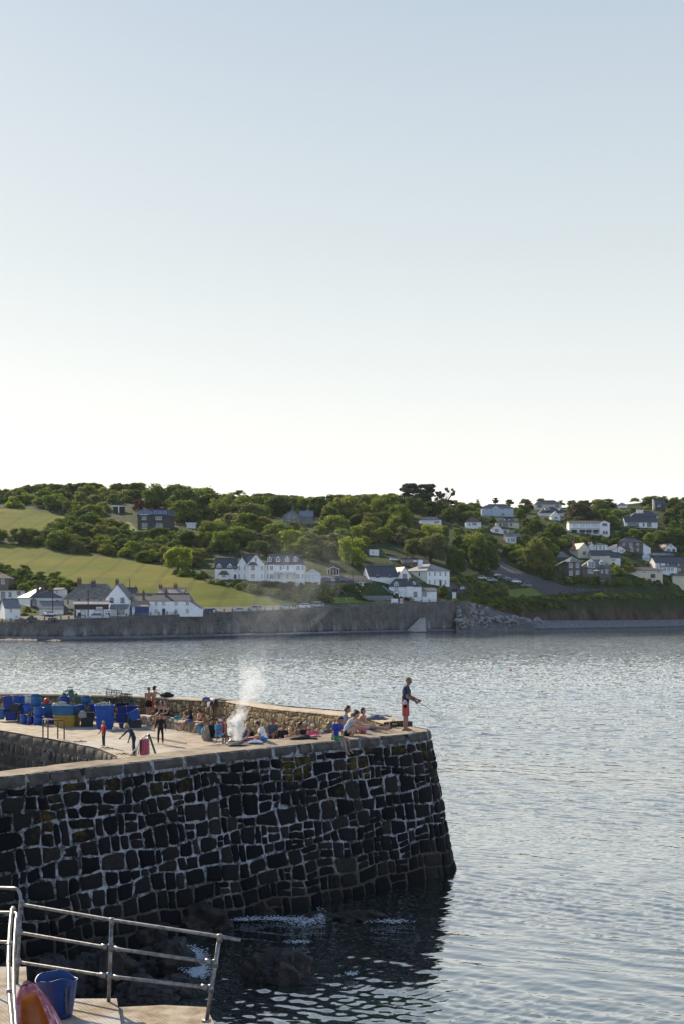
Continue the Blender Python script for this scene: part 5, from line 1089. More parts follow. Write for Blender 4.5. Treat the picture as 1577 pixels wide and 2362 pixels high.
def scatter(poly,dx,dy,wr,hr,kinds,tints,what=None,group=None,cat=None,shrink=True,seed=1,jit=.45):
    r=random.Random(seed); xs=[p[0] for p in poly]; ys=[p[1] for p in poly]; y=min(ys); k=0
    while y<max(ys):
        x=min(xs)+(k%2)*dx/2
        while x<max(xs):
            X,Y_=x+r.uniform(-jit,jit)*dx,y+r.uniform(-jit,jit)*dy; x+=dx
            if not inpoly(X,Y_,poly): continue
            w=r.uniform(*wr); h=w*r.uniform(*hr); kd=r.choice(kinds); tn=r.choice(tints)
            for f in ((1,.75,.55,.4) if shrink else (1,)):
                if not clash(X,Y_,w*f,h*f):
                    T_(X,Y_,w*f,h*f,'bush' if (f<.6 and kd!='bush') else kd,tn,what,group,cat if not (f<.6) else 'bush'); break
        y+=dy; k+=1
# --- skyline characters
T_(958,1182,74,70,'pine','pine'); T_(980,1180,52,66,'pine','pine'); T_(930,1178,50,50,'round','dark'); T_(1026,1174,56,54,'open','pine'); T_(1100,1172,26,24,'spiky','mid'); T_(1141,1164,18,16,'pine','pine')
# --- named foreground trees on the slope
for a in ((412,1320,78,60,'round','bright'),(750,1266,84,66,'round','mid'),(812,1302,76,66,'round','bright'),(800,1268,50,34,'round','mid'),(992,1296,84,68,'round','pale'),(950,1285,50,45,'round','olive'),(1075,1330,70,88,'tall','dark'),(1112,1318,74,84,'round','dark'),(1052,1322,50,64,'round','dark'),(1090,1290,70,64,'round','mid'),
 (1222,1262,80,86,'tall','dark'),(1196,1300,70,80,'tall','olive'),(1236,1322,84,80,'round','olive'),(1255,1300,70,86,'tall','dark'),(1178,1290,50,60,'tall','dark'),(1560,1222,110,78,'round','mid'),(1512,1264,84,52,'round','dark'),(1556,1262,70,48,'round','dark'),(1334,1206,62,48,'round','brown'),(1400,1212,60,50,'round','mid'),(1414,1240,36,30,'round','dark'),
 (1356,1200,18,16,'round','red'),(1528,1206,20,24,'round','red'),(1412,1176,46,18,'bush','red'),(320,1178,30,26,'round','red'),(352,1172,40,28,'round','brown'),(362,1172,90,62,'round','mid'),(400,1176,80,58,'round','dark'),(486,1190,90,70,'round','dark'),(620,1212,90,66,'round','dark'),(560,1206,80,62,'round','mid'),(1020,1378,26,30,'round','olive'),(1218,1175,24,18,'round','red'),
 (1540,1170,80,34,'round','mid'),(1500,1158,50,22,'round','mid'),(1395,1168,60,18,'round','dark'),(1467,1166,60,22,'round','dark')):
    if not clash(*a[:4]): T_(*a)
G1='trees of the wood above the hotel'; G2='bushes on the upper left hillside'; G3='trees and bushes among the hillside houses'; G4='hedge bushes along the fields'; G5='scrub bushes on the cliff top'
scatter([(395,1137),(900,1150),(1090,1163),(1098,1215),(1050,1235),(900,1225),(640,1225),(430,1210),(415,1175),(395,1165)],36,17,(54,88),(.62,.85),['round','round','round','tall'],['dark','dark','mid','mid','olive'],None,G1,seed=2)
scatter([(430,1215),(640,1230),(900,1230),(1040,1240),(1050,1285),(930,1262),(860,1262),(760,1300),(715,1310),(640,1288),(480,1284),(440,1290),(400,1262),(395,1232)],38,17,(50,82),(.6,.8),['round','round','bush'],['mid','bright','mid','olive','dark','pale'],None,G1,seed=3)
scatter([(-60,1140),(110,1136),(320,1132),(330,1165),(300,1168),(255,1162),(225,1192),(200,1196),(140,1180),(60,1170),(-60,1168)],30,9,(36,60),(.5,.72),['bush','bush','round'],['dark','mid','mid','olive','bright'],None,G2,seed=4)
scatter([(-60,1136),(330,1132),(330,1140),(-60,1146)],22,7,(34,54),(.5,.8),['round'],['dark','mid','dark'],None,G2,seed=14)
scatter([(-60,1244),(60,1246),(100,1240),(150,1220),(165,1200),(200,1195),(232,1212),(300,1232),(395,1234),(440,1262),(480,1300),(440,1312),(380,1303),(250,1283),(150,1277),(50,1259),(-60,1256)],27,11,(40,68),(.55,.75),['bush','bush','round'],['dark','dark','mid','olive'],None,G4,seed=5)
scatter([(-60,1312),(30,1312),(100,1335),(180,1352),(190,1366),(60,1372),(20,1350),(-60,1350)],24,9,(34,50),(.5,.7),['bush'],['dark','dark','mid'],None,G4,seed=6)
scatter([(395,1318),(430,1322),(500,1337),(560,1350),(640,1366),(760,1380),(770,1392),(700,1392),(640,1384),(560,1362),(470,1345),(400,1326)],18,7,(22,34),(.55,.7),['bush'],['dark','mid','dark','olive'],None,G4,seed=7)
scatter([(600,1345),(740,1348),(830,1352),(838,1368),(760,1376),(660,1366),(600,1354)],18,8,(18,30),(.45,.7),['bush'],['mid','olive','dark','brown'],None,'garden bushes below the hotel',seed=8)
scatter([(-30,1386),(60,1402),(140,1425),(60,1428),(45,1395)],18,8,(16,26),(.5,.7),['bush'],['mid','olive'],None,'garden bushes by the white villa',seed=9)
scatter([(1035,1168),(1577,1152),(1640,1152),(1640,1345),(1440,1338),(1290,1336),(1205,1310),(1130,1285),(1060,1285),(1040,1225)],27,13,(28,50),(.6,.85),['round','round','bush','bush','tall'],['dark','dark','mid','mid','olive','bright'],None,G3,seed=10)
scatter([(1040,1340),(1080,1330),(1110,1345),(1150,1352),(1168,1366),(1150,1380),(1060,1382),(1045,1365)],15,7,(18,30),(.45,.6),['bush'],['bright','pale','mid'],None,G5,seed=11)
scatter([(1040,1386),(1160,1378),(1640,1372),(1640,1381),(1400,1384),(1160,1392),(1070,1402),(1045,1394)],13,6,(14,24),(.4,.6),['bush'],['mid','bright','olive'],None,G5,seed=12)
scatter([(1066,1388),(1100,1386),(1180,1390),(1300,1396),(1300,1406),(1180,1412),(1110,1402)],14,6,(16,26),(.4,.6),['bush'],['mid','dark','bright'],None,G5,seed=21)
scatter([(1200,1312),(1250,1335),(1300,1347),(1440,1352),(1640,1356),(1640,1344),(1430,1340),(1290,1334),(1215,1302)],17,6,(22,36),(.6,.85),['bush'],['dark','mid','dark','mid'],None,'roadside hedge below the hillside houses',seed=13)
scatter([(820,1372),(1000,1380),(1030,1382),(1030,1386),(820,1388)],14,5,(14,20),(.35,.5),['bush'],['dark'],None,'low hedge behind the promenade',seed=15,shrink=False)
from collections import defaultdict
def uniq(L):
    g=defaultdict(list)
    for e,l,x in L: g[l].append((x,e))
    num=['leftmost','second from left','third from left','fourth from left','fifth from left','sixth from left','seventh from left','eighth from left','ninth from left','tenth from left']
    for l,q in g.items():
        q.sort(key=lambda t:t[0]); n=len(q)
        for i,(x,e) in enumerate(q):
            e['label']=l if n==1 else (l+', '+(('rightmost' if i==n-1 else num[i]) if i<10 else str(i+1)+'th from left'))
# past 290 bushes the smallest ones become one mass of undergrowth
bs_=[(e.scale[0]*e.scale[2]*1e4/ (e.location.y**2),e,l,x) for e,l,x in PL if e['category']=='bush']; bs_.sort(key=lambda t:-t[0])
drop={t[1].name for t in bs_[285:]}; VV=[];TT=[];MI=[]; tn=list(LM)
for e in [t[1] for t in bs_[285:]]:
    c=[k for k in e.children if k.name.startswith('foliage')][0]; me=c.data; a=np.empty(len(me.vertices)*3,dtype=np.float32); me.vertices.foreach_get('co',a); a=a.reshape(-1,4,3)[::3]
    t=np.empty(len(me.vertices),dtype=np.float32); me.attributes['tone'].data.foreach_get('value',t); t=t.reshape(-1,4)[::3]
    cz,sz=math.cos(e.rotation_euler[2]),math.sin(e.rotation_euler[2]); a=a*np.array(e.scale); q=a.mean(1,keepdims=True); a=q+(a-q)*1.5
    x_=a[...,0]*cz-a[...,1]*sz+e.location[0]; y_=a[...,0]*sz+a[...,1]*cz+e.location[1]; z_=a[...,2]+e.location[2]
    VV.append(np.stack([x_,y_,z_],-1).reshape(-1,3)); TT.append(t.ravel()); k=[n_ for n_ in LM if LM[n_]==c.material_slots[0].material][0]; MI.append(np.full(len(a),tn.index(k)))
if VV:
    V_=np.concatenate(VV); o=npmesh('undergrowth',V_,np.arange(len(V_)).reshape(-1,4),[LM[k] for k in tn],None,False,np.concatenate(MI)); at=o.data.attributes.new('tone','FLOAT','POINT'); at.data.foreach_set('value',np.concatenate(TT)); tag(o,'low green undergrowth between the bushes on the hillside','undergrowth',None,'stuff')
for e in [t[1] for t in bs_[285:]]:
    for c in list(e.children): bpy.data.objects.remove(c)
PL=[q for q in PL if q[0].name not in drop] if False else [(e,l,x) for (e,l,x) in PL if e not in set(t[1] for t in bs_[285:])]
for t in bs_[285:]: bpy.data.objects.remove(t[1])
uniq(PL)
print('PLANTS',len(PL),sum(1 for e,l,x in PL if e['category']=='tree'),sum(1 for e,l,x in PL if e['category']=='bush'))
# ---- loose light boulders where the sea wall ends
def rock_mesh(name,seed,mat,sub=3,rough=.35,flat=.75):
    bm=bmesh.new(); bmesh.ops.create_icosphere(bm,subdivisions=sub,radius=1)
    for v in bm.verts:
        q=v.co.copy(); 
        w=1+rough*noise.noise(q*1.1+Vector((seed*3.1,0,0)))+rough*.6*noise.noise(q*2.7+Vector((0,seed,0)))+rough*.25*noise.noise(q*7)
        c=Vector((round(q.x*2.2)/2.2,round(q.y*2.2)/2.2,round(q.z*2.2)/2.2)); k_=.4 if sub<5 else .16; v.co=(q*(1-k_)+c*k_)*w; v.co.z*=flat
    me=bpy.data.meshes.new(name); bm.to_mesh(me); bm.free(); me.materials.append(mat); return me
M_BO=pm('pale_boulder',(0.32,0.31,0.295),(0.16,0.155,0.15),.7,.9,.5)
BOU=[rock_mesh('boulder',i,M_BO,2) for i in range(6)]
r=random.Random(9); BL=[]
poly=[(1052,1402),(1078,1390),(1110,1398),(1150,1418),(1240,1428),(1254,1436),(1200,1444),(1120,1449),(1060,1449),(1048,1436)]
n=0
while n<170:
    x=r.uniform(1045,1255); y=r.uniform(1383,1450)
    if not inpoly(x,y,poly): continue
    cr=colrows(x); Yb=cr[1,1]; Yt=cr[3,1]; yb=cr[1,0]; yt=cr[3,0]+6; t=(y-yb)/(yt-yb)
    Y=Yb+2+t*(Yt-Yb-2)-3.5; p=P(x,y,Y); s=r.uniform(.28,1.15)*(1.0 if t>.3 else .7)
    o=bpy.data.objects.new('boulder',r.choice(BOU)); COL.objects.link(o); o.location=p; o.scale=(s*1.2,s,s); o.rotation_euler=(r.uniform(-.4,.4),r.uniform(-.4,.4),r.uniform(0,6.3))
    tag(o,('large ' if s>1 else '')+'pale angular boulder '+('high' if t>.62 else 'low' if t<.25 else 'midway')+' on the rock pile, '+('beside the sea wall end' if x<1095 else 'in its middle' if x<1160 else 'at its right tail'),'boulder','pale boulders piled at the right end of the sea wall'); n+=1
# rubble slope under the boulders
vs=[]
for i in range(41):
    x=1050+i*5.4; cr=colrows(x); Yb=cr[1,1]; Yt=cr[3,1]; 
    for j in range(15):
        t=j/14; yb=cr[1,0]+2; yt=cr[3,0]+4+max(0,(x-1080)*.30); y=yb+t*(yt-yb); Y=Yb+t*(Yt-Yb)-2.2*min(1,i/8)+1.0*noise.noise(Vector((x*.05,y*.05,0)))-( 0 if j>0 else 3); vs.append(P(x,y,Y))
o=npmesh('rubble_slope',vs,grid_faces(41,15)[:,::-1],pm('rubble',(0.055,0.053,0.052),(0.16,0.155,0.15),1.0,.95,1.0),None,True); tag(o,kind='structure')
# ================================================================ people
def cm(name,c,rough=.8,**k): return pm(name,c,tuple(x*.88 for x in c),6,rough,**k)
SK=pm('skin',(0.40,0.225,0.155),(0.34,0.185,0.125),4,0.55); SK2=pm('tanned_skin',(0.29,0.15,0.10),(0.24,0.12,0.08),4,0.55); SK3=pm('pale_skin',(0.50,0.30,0.21),(0.44,0.25,0.17),4,0.55)
CL={k:cm('cloth_'+k,c) for k,c in dict(navy=(0.02,0.03,0.07),black=(0.012,0.012,0.014),red=(0.40,0.03,0.035),salmon=(0.42,0.07,0.065),royal=(0.02,0.045,0.28),green=(0.03,0.25,0.08),white=(0.75,0.76,0.78),grey=(0.22,0.25,0.30),slate=(0.10,0.12,0.16),orange=(0.85,0.16,0.03),blue=(0.03,0.18,0.5),teal=(0.02,0.28,0.34),pink=(0.6,0.12,0.2),lightblue=(0.10,0.36,0.62),lifered=(0.75,0.07,0.03),ltgrey=(0.42,0.46,0.55)).items()}
HR={'brown':cm('hair_brown',(0.05,0.028,0.016),.6),'black':cm('hair_black',(0.012,0.01,0.009),.5),'blonde':cm('hair_blonde',(0.42,0.30,0.14),.6),'grey':cm('hair_shaved',(0.16,0.11,0.085),.7),'auburn':cm('hair_auburn',(0.12,0.045,0.02),.6)}
def cone(m,a,b,ra,rb,flat=False,n=10,sq=1.0,side=None):
    a,b=Vector(a),Vector(b); d=(b-a); L=d.length
    if L<1e-5: return
    q=d.to_track_quat('Z','Y').to_matrix().to_4x4(); M=Matrix.Translation(a)@q
    if flat: prof=[(ra,0),(rb,L)]
    else:
        prof=[(ra*math.cos(t),ra*math.sin(t)) for t in (-1.45,-1.0,-.5)]+[(ra,0),(rb,L)]+[(rb*math.cos(t),L+rb*math.sin(t)) for t in (.5,1.0,1.45)]
    m.lathe(prof,n,M)
def oell(m,c,r,up,fw,n=12,k=9):
    up=Vector(up).normalized(); fw=Vector(fw); fw=(fw-up*fw.dot(up)).normalized(); lf=up.cross(fw)
    M=Matrix(((fw.x,lf.x,up.x,c[0]),(fw.y,lf.y,up.y,c[1]),(fw.z,lf.z,up.z,c[2]),(0,0,0,1))); m.ell((0,0,0),r,n,k,M)
DG=bpy.context
def remeshed(m,name,mat,parent,vox,it=2):
    me=bpy.data.meshes.new(name); me.from_pydata([tuple(v) for v in m.v],[],m.f); o=bpy.data.objects.new(name,me); COL.objects.link(o)
    bm=bmesh.new(); bm.from_mesh(me); bmesh.ops.recalc_face_normals(bm,faces=bm.faces); bm.to_mesh(me); bm.free()
    r=o.modifiers.new('r','REMESH'); r.mode='VOXEL'; r.voxel_size=vox; r.use_smooth_shade=True
    s=o.modifiers.new('s','SMOOTH'); s.factor=.5; s.iterations=it
    bpy.context.view_layer.update(); dg=bpy.context.evaluated_depsgraph_get(); nm=bpy.data.meshes.new_from_object(o.evaluated_get(dg)); bpy.data.objects.remove(o)
    nm.materials.clear(); nm.materials.append(mat); nm.name=name; q=link(name,nm,parent); nm.polygons.foreach_set('use_smooth',[True]*len(nm.polygons)); return q
def dn(a,s=0.0): a=R_(a); v=Vector((math.sin(a),s,-math.cos(a))); return v.normalized()
def person(loc,yaw,H,label,lean=(2,2),headp=0,headyaw=0,arms=None,legs=None,pz=None,skin=SK,hair='brown',hairlen=0,wear=(),hat=None,vox=.011,slim=1.0,group=None,feet=None,shoes=None,hands=True,pel=None,bodymat=None):
    """loc = point under the figure on what carries it; local x forward, y left, z up. pz = pelvis height as a fraction of H"""
    e=empty('person',loc,R_(yaw),label,'person',group); pz=.53 if pz is None else pz
    pv=Vector((0,0,pz*H)); l0,l1=R_(lean[0]),R_(lean[1]); fw=Vector((1,0,0)); lf=Vector((0,1,0))
    s0=Vector((math.sin(l0),0,math.cos(l0))); s1=Vector((math.sin(l1),0,math.cos(l1)))
    waist=pv+s0*.10*H; chest=waist+s1*.11*H; neck=chest+s1*.085*H; 
    hp_=R_(lean[1]*.5+headp); hu=Vector((math.sin(hp_),0,math.cos(hp_))); hy=R_(headyaw); hf=Vector((math.cos(hy)*math.cos(hp_),math.sin(hy),-math.cos(hy)*math.sin(hp_)))
    head=neck+hu*.105*H+Vector((.012*H*math.cos(hy),.012*H*math.sin(hy),0)); f1=Vector((math.cos(l1),0,-math.sin(l1))); f0=Vector((math.cos(l0),0,-math.sin(l0)))
    S=H*slim
    def torso(m,g,upto=1):
        oell(m,pv+s0*.01*H,(.062*S+g,.088*S+g,.075*H+g),s0,f0); oell(m,waist,(.055*S+g,.076*S+g,.085*H+g),s0,f0)
        oell(m,chest+s1*.01*H,(.062*S+g,.092*S+g,.095*H+g),s1,f1)
        for s in(-1,1): cone(m,neck-s1*.03*H,sh[s],.034*S+g,.036*S+g)
    sh={s:neck-s1*.028*H+lf*s*.108*S for s in(-1,1)}; hpj={s:pv+lf*s*.05*S-s0*.01*H for s in(-1,1)}
    arms=arms or {1:(dn(5,.12),dn(12,.02)),-1:(dn(5,-.12),dn(12,-.02))}; legs=legs or {1:(dn(2,.03),dn(-3,.0)),-1:(dn(2,-.03),dn(-3,.0))}
    el={s:sh[s]+Vector(arms[s][0]).normalized()*.172*H for s in(-1,1)}; wr_={s:el[s]+Vector(arms[s][1]).normalized()*.145*H for s in(-1,1)}
    kn={s:hpj[s]+Vector(legs[s][0]).normalized()*.245*H for s in(-1,1)}; an={s:kn[s]+Vector(legs[s][1]).normalized()*.235*H for s in(-1,1)}
    m=MB(); torso(m,0)
    cone(m,neck-s1*.03*H,head-hu*.03*H,.034*S,.030*S)
    oell(m,head+hu*.012*H,(.056*H,.046*H,.060*H),hu,hf); oell(m,head-hu*.030*H+hf*.014*H,(.036*H,.032*H,.036*H),hu,hf)   # skull, jaw
    oell(m,head-hu*.008*H+hf*.055*H,(.013*H,.008*H,.017*H),hu,hf); hl=hu.cross(hf)
    for s in(-1,1): oell(m,head-hu*.005*H+hl*s*.047*H-hf*.004*H,(.010*H,.006*H,.017*H),hu,hf)
    for s in(-1,1):
        cone(m,sh[s],el[s],.030*S,.023*S); cone(m,el[s],wr_[s],.024*S,.0155*S)
        cone(m,hpj[s],kn[s],.050*S,.031*S); cone(m,kn[s],(kn[s]+an[s])/2,.033*S,.031*S); cone(m,(kn[s]+an[s])/2,an[s],.031*S,.019*S)
        kd=Vector(legs[s][1]).normalized(); ft=Vector(legs[s][2]).normalized() if len(legs[s])>2 else Vector((1,0,0))
        toe=an[s]+ft*.095*H+Vector((0,0,-.022*H if len(legs[s])<=2 else 0)); heel=an[s]-ft*.028*H+kd*.016*H
        cone(m,heel,toe,.022*S,.016*S); cone(m,an[s],an[s]+ft*.05*H+kd*.01*H,.02*S,.022*S)
        # hand: palm, four bent fingers of unequal length, thumb from the side
        ad=Vector(arms[s][1]).normalized(); pn=ad.cross(Vector((0,0,1))); 
        if pn.length<.2: pn=Vector((0,1,0))
        pn.normalize(); sd=ad.cross(pn).normalized(); palm=wr_[s]+ad*.03*H; oell(m,palm,(.011*H,.024*H,.030*H),ad,pn)
        if hands:
            curl=arms[s][2] if len(arms[s])>2 else 20
            for k,fl in enumerate((.036,.042,.039,.030)):
                b0=wr_[s]+ad*.052*H+sd*(.017-.0113*k)*H; c1=R_(curl); c2=R_(curl*2.1); inn=pn*(-s)
                p1=b0+(ad*math.cos(c1)+inn*math.sin(c1))*fl*.5*H; p2=p1+(ad*math.cos(c2)+inn*math.sin(c2))*fl*.5*H; cone(m,b0-ad*.012*H,p1,.0062*H,.0056*H,n=6); cone(m,p1,p2,.0056*H,.0046*H,n=6)
            t0=wr_[s]+ad*.018*H+sd*.018*H; t1=t0+(ad*.75+sd*.6).normalized()*.026*H; cone(m,t0,t1,.0075*H,.006*H,n=6); cone(m,t1,t1+(ad-pn*s*.4).normalized()*.018*H,.006*H,.005*H,n=6)
    body=remeshed(m,'body',bodymat or skin,e,vox,2)
    # face
    if vox<.02:
        for s in(-1,1): q=MB(); oell(q,head+hu*.004*H+hl*s*.018*H+hf*.050*H,(.006*H,.0075*H,.0045*H),hu,hf,8,6); q.build('eye',CL['black'],e,True)
        q=MB(); oell(q,head-hu*.034*H+hf*.048*H,(.005*H,.014*H,.0028*H),hu,hf,8,6); q.build('mouth',cm('lips',(0.25,0.08,0.06)),e,True)
    if hair:
        q=MB(); oell(q,head+hu*.024*H-hf*.010*H,(.058*H,.052*H,.056*H) if hair!='grey' else (.0565*H,.0475*H,.052*H),hu,hf,14,10)
        if hair!='grey': oell(q,head-hu*.012*H-hf*.022*H,(.044*H,.0505*H,.052*H),hu,hf,12,9)
        if hairlen>0: oell(q,head-hu*(.03+.4*hairlen)*H-hf*.03*H,(.030*H,.045*H,(.05+.5*hairlen)*H),hu,hf,12,9)
        if hairlen<0: oell(q,head+hu*.05*H-hf*.06*H,(.022*H,.022*H,.022*H),hu,hf,8,6)
        ho=remeshed(q,'hair',HR[hair],e,vox*.9,1)
        # keep the face clear of hair
        bm=bmesh.new(); bm.from_mesh(ho.data); dl=[v for v in bm.verts if (v.co-head).dot(hf)>.020*H+.25*max(0,(v.co-head).dot(hu)) and (v.co-head).dot(hu)<.040*H]; [setattr(v,'co',v.co+v.normal*(.012*H*noise.noise(v.co*38))) for v in bm.verts]; bmesh.ops.delete(bm,geom=dl,context='VERTS'); bm.to_mesh(ho.data); bm.free()
    if hat:
        q=MB(); oell(q,head+hu*.034*H,(.061*H,.053*H,.045*H),hu,hf,14,8); ht=q.build('cap',CL[hat],e,True); q=MB(); oell(q,head+hu*.035*H+hf*.065*H,(.045*H,.038*H,.006*H),hu,hf,12,6); q.build('peak',CL[hat],ht,True)
    for w in wear:
        kind,col=w[0],w[1]; q=MB(); g=.010*H
        if kind in('tshirt','polo','vest','jacket'):
            g={'tshirt':.013,'polo':.014,'vest':.009,'jacket':.03}[kind]*H; oell(q,waist,(.058*S+g,.080*S+g,.095*H),s0,f0); oell(q,chest+s1*.006*H,(.063*S+g,.094*S+g,.098*H),s1,f1); oell(q,pv+s0*.035*H,(.062*S+g,.088*S+g,.06*H),s0,f0)
            for s in(-1,1):
                cone(q,neck-s1*.035*H,sh[s],.034*S+g*.8,.036*S+g*.8)
                if kind in('tshirt','polo'): cone(q,sh[s],sh[s].lerp(el[s],.62),.036*S+g*.7,.034*S+g*.6,flat=True); oell(q,sh[s],(.038*S+g*.5,)*3,(0,0,1),(1,0,0))
            if kind=='polo': cone(q,neck-s1*.02*H,neck+s1*.018*H,.046*S,.044*S,flat=True)
            remeshed(q,{'jacket':'life_jacket'}.get(kind,'shirt'),CL[col],e,vox*.9)
        elif kind in('shorts','longshorts','trunks'):
            f={'shorts':.55,'longshorts':.98,'trunks':.3}[kind]; r1={'shorts':.050,'longshorts':.046,'trunks':.050}[kind]; oell(q,pv+s0*.012*H,(.067*S+g*.6,.092*S+g*.6,.07*H),s0,f0)
            for s in(-1,1): cone(q,hpj[s]-Vector(legs[s][0]).normalized()*.01*H,hpj[s].lerp(kn[s],f),.054*S+g*.5,r1*S+g*.8,flat=True); oell(q,hpj[s],(.056*S+g*.4,)*3,(0,0,1),(1,0,0))
            remeshed(q,'shorts',CL[col],e,vox*.9)
        elif kind in('wetsuit',):
            torso(q,.007*H); 
            for s in(-1,1): cone(q,sh[s],el[s],.036*S,.029*S); cone(q,el[s],el[s].lerp(wr_[s],.94),.029*S,.020*S,flat=True); cone(q,hpj[s],kn[s],.056*S,.037*S); cone(q,kn[s],(kn[s]+an[s])/2,.039*S,.037*S); cone(q,(kn[s]+an[s])/2,an[s],.037*S,.025*S,flat=True)
            remeshed(q,'wetsuit',CL[col],e,vox*.9)
        elif kind=='swimsuit':
            oell(q,pv+s0*.012*H,(.066*S,.092*S,.07*H),s0,f0); oell(q,waist,(.059*S,.080*S,.085*H),s0,f0); oell(q,chest-s1*.01*H,(.067*S,.096*S,.075*H),s1,f1)
            for s in(-1,1): cone(q,chest+lf*s*.045*S+s1*.04*H,neck-s1*.02*H+lf*s*.05*S,.03*S,.036*S)
            remeshed(q,'swimsuit',CL[col],e,vox*.9)
        elif kind=='bikini':
            oell(q,pv-s0*.005*H,(.068*S,.094*S,.048*H),s0,f0); remeshed(q,'bikini_bottom',CL[col],e,vox*.9); q=MB(); oell(q,chest-s1*.005*H,(.069*S,.098*S,.026*H),s1,f1); remeshed(q,'bikini_top',CL[col],e,vox*.9)
        elif kind=='sandals':
            for s in(-1,1): q=MB(); cone(q,an[s]+Vector((-.035*H,0,-.028*H)),an[s]+Vector((.10*H,0,-.032*H)),.020*S,.02*S); q.build('sandal',cm('sandal_leather',(0.12,0.06,0.03)),e,True)
    return dict(e=e,pv=pv,sh=sh,el=el,wr=wr_,kn=kn,an=an,head=head,H=H,W=lambda v,L_=Vector(loc),y_=R_(yaw): Matrix.Translation(L_)@Matrix.Rotation(y_,4,'Z')@Vector(v))
def g3(px,py,z): return G(px,py,z)
dzp=lambda p: deckz(p.x)
def at(px,Y,z): return Vector(((px-CX)/F*Y,Y,z))
KU={1:(dn(128,.10),dn(-28,.0)),-1:(dn(122,-.12),dn(-24,.0))}       # sitting on the ground, knees up
LEDGE={1:(dn(84,.10),dn(6,.0)),-1:(dn(82,-.10),dn(2,.0))}
OUT={1:(dn(94,.08),dn(86,.0),(.3,0,1)),-1:(dn(96,-.10),dn(84,.0),(.3,0,1))}
# fisherman
fl=g3(934,1685,PZ+.02)
fm=person(fl,-12,1.71,'man in dark polo shirt and knee-length red shorts fishing from the pier tip',lean=(1,5),headp=14,arms={1:(dn(20,.10),dn(68,-.12),38),-1:(dn(14,-.10),dn(66,.10),38)},legs={1:(dn(3,.04),dn(-2,.0)),-1:(dn(0,-.04),dn(-2,.0))},pz=.52,skin=SK2,hair='grey',wear=(('polo','navy'),('longshorts','salmon'),('sandals','')),vox=.0085)
hd=fm['W'](fm['wr'][-1]+Vector((.06,.01,-.005))); hd2=fm['W'](fm['wr'][1]+Vector((.06,-.01,-.005))); tip=P(1021,1655,46.4)
rod=empty('fishing_rod',hd,0,'thin dark fishing rod held out over the water','fishing rod'); d=(tip-hd); m=MB(); m.tube([-d*.18,d*0,d*.5,d],[.014,.012,.007,.003],6); m.build('shaft',CL['black'],rod); m=MB(); M=Matrix.Translation(d*.03+Vector((0,0,-.05)))@Matrix.Rotation(R_(90),4,'X'); m.lathe([(.02,-.03),(.035,-.025),(.025,0),(.035,.025),(.02,.03)],12,M); m.build('reel',BM['metal'],rod)
m=MB(); m.tube([d,d+Vector((.5,.3,-1.6)),d+Vector((.9,.6,-5.3))],.0018,4); m.build('line',CL['grey'],rod)
bl=fm['W'](Vector((.02,-.20,.86))); bg_=empty('hip_pouch',bl,R_(-12),'white and black pouch hanging at the fisherman hip','pouch'); m=MB(); m.ell((0,0,.03),(.06,.045,.10),12,9); m.build('pouch',CL['ltgrey'],bg_,True); m=MB(); m.ell((0,0,-.06),(.066,.05,.075),12,9); m.build('base',CL['black'],bg_,True); m=MB(); m.tube([(0,.0,.1),(0,.12,.14)],.008,5); m.build('strap',CL['black'],bg_)
# on the tip
person(at(773,42.25,PZ-.01),-32,1.40,'boy in royal blue shirt and green-trimmed shorts, legs hanging over the pier edge',lean=(8,14),headp=28,headyaw=-10,arms={1:(dn(10,.25),dn(5,.1)),-1:(dn(-6,-.2),dn(14,-.05))},legs={1:(dn(84,.18),dn(12,.05),(.7,0,-.6)),-1:(dn(80,-.02),dn(16,.0),(.7,0,-.6))},pz=.062,skin=SK,hair='brown',wear=(('tshirt','royal'),('shorts','green')))
person(at(797,43.4,PZ),-18,1.66,'woman in pale vest hugging bare knees beside the blue-shirted boy on the tip',lean=(16,34),headp=12,arms={1:(dn(62,.1),dn(88,-.5)),-1:(dn(58,-.15),dn(84,.5))},legs=KU,pz=.058,skin=SK3,hair='brown',hairlen=-1,wear=(('vest','ltgrey'),('trunks','black')))
person(at(789,45.0,PZ),10,1.6,'dark-haired person in grey top half hidden behind the woman hugging her knees',lean=(6,12),headp=18,headyaw=-30,legs=KU,pz=.058,hair='black',wear=(('tshirt','grey'),('trunks','black')))
person(at(836,44.6,PZ),200,1.38,'child in pink trunks crouched between the woman hugging her knees and the reclining child',lean=(24,38),headp=20,arms={1:(dn(70,.1),dn(110,-.2)),-1:(dn(60,-.1),dn(100,.2))},legs=KU,pz=.06,hair='brown',wear=(('trunks','pink'),),skin=SK)
person(at(846,45.6,PZ),-24,1.42,'child in blue shorts stretched out with bare legs pointing at the fisherman',lean=(-32,-18),headp=10,arms={1:(dn(-30,.2),dn(-20,.1)),-1:(dn(-35,-.2),dn(-25,-.1))},legs=OUT,pz=.06,hair='brown',wear=(('shorts','blue'),),skin=SK)
def decksit(px,Y,yaw,H,label,z=None,**k):
    x=(px-CX)/F*Y; z=deckz(x)+(z or 0); return person((x,Y,z),yaw,H,label,pz=k.pop('pz',.06),legs=k.pop('legs',KU),**k)
decksit(748,49.6,-60,1.72,'man in dark cap resting his chin on folded arms on the coping',lean=(20,30),headp=20,arms={1:(dn(75,.1),dn(80,-.8)),-1:(dn(75,-.1),dn(80,.8))},hat='slate',wear=(('tshirt','slate'),),skin=SK2,hair='black',z=.22)
decksit(722,50.4,-80,1.42,'child in pale cap, lowest head of the row behind the coping',hat='ltgrey',wear=(('tshirt','pink'),),hair='blonde',z=.22)
decksit(705,51.0,-60,1.64,'man in grey cap and dark shirt behind the heap of dark clothes',hat='grey',wear=(('tshirt','black'),),skin=SK2,headyaw=-10,z=.2)
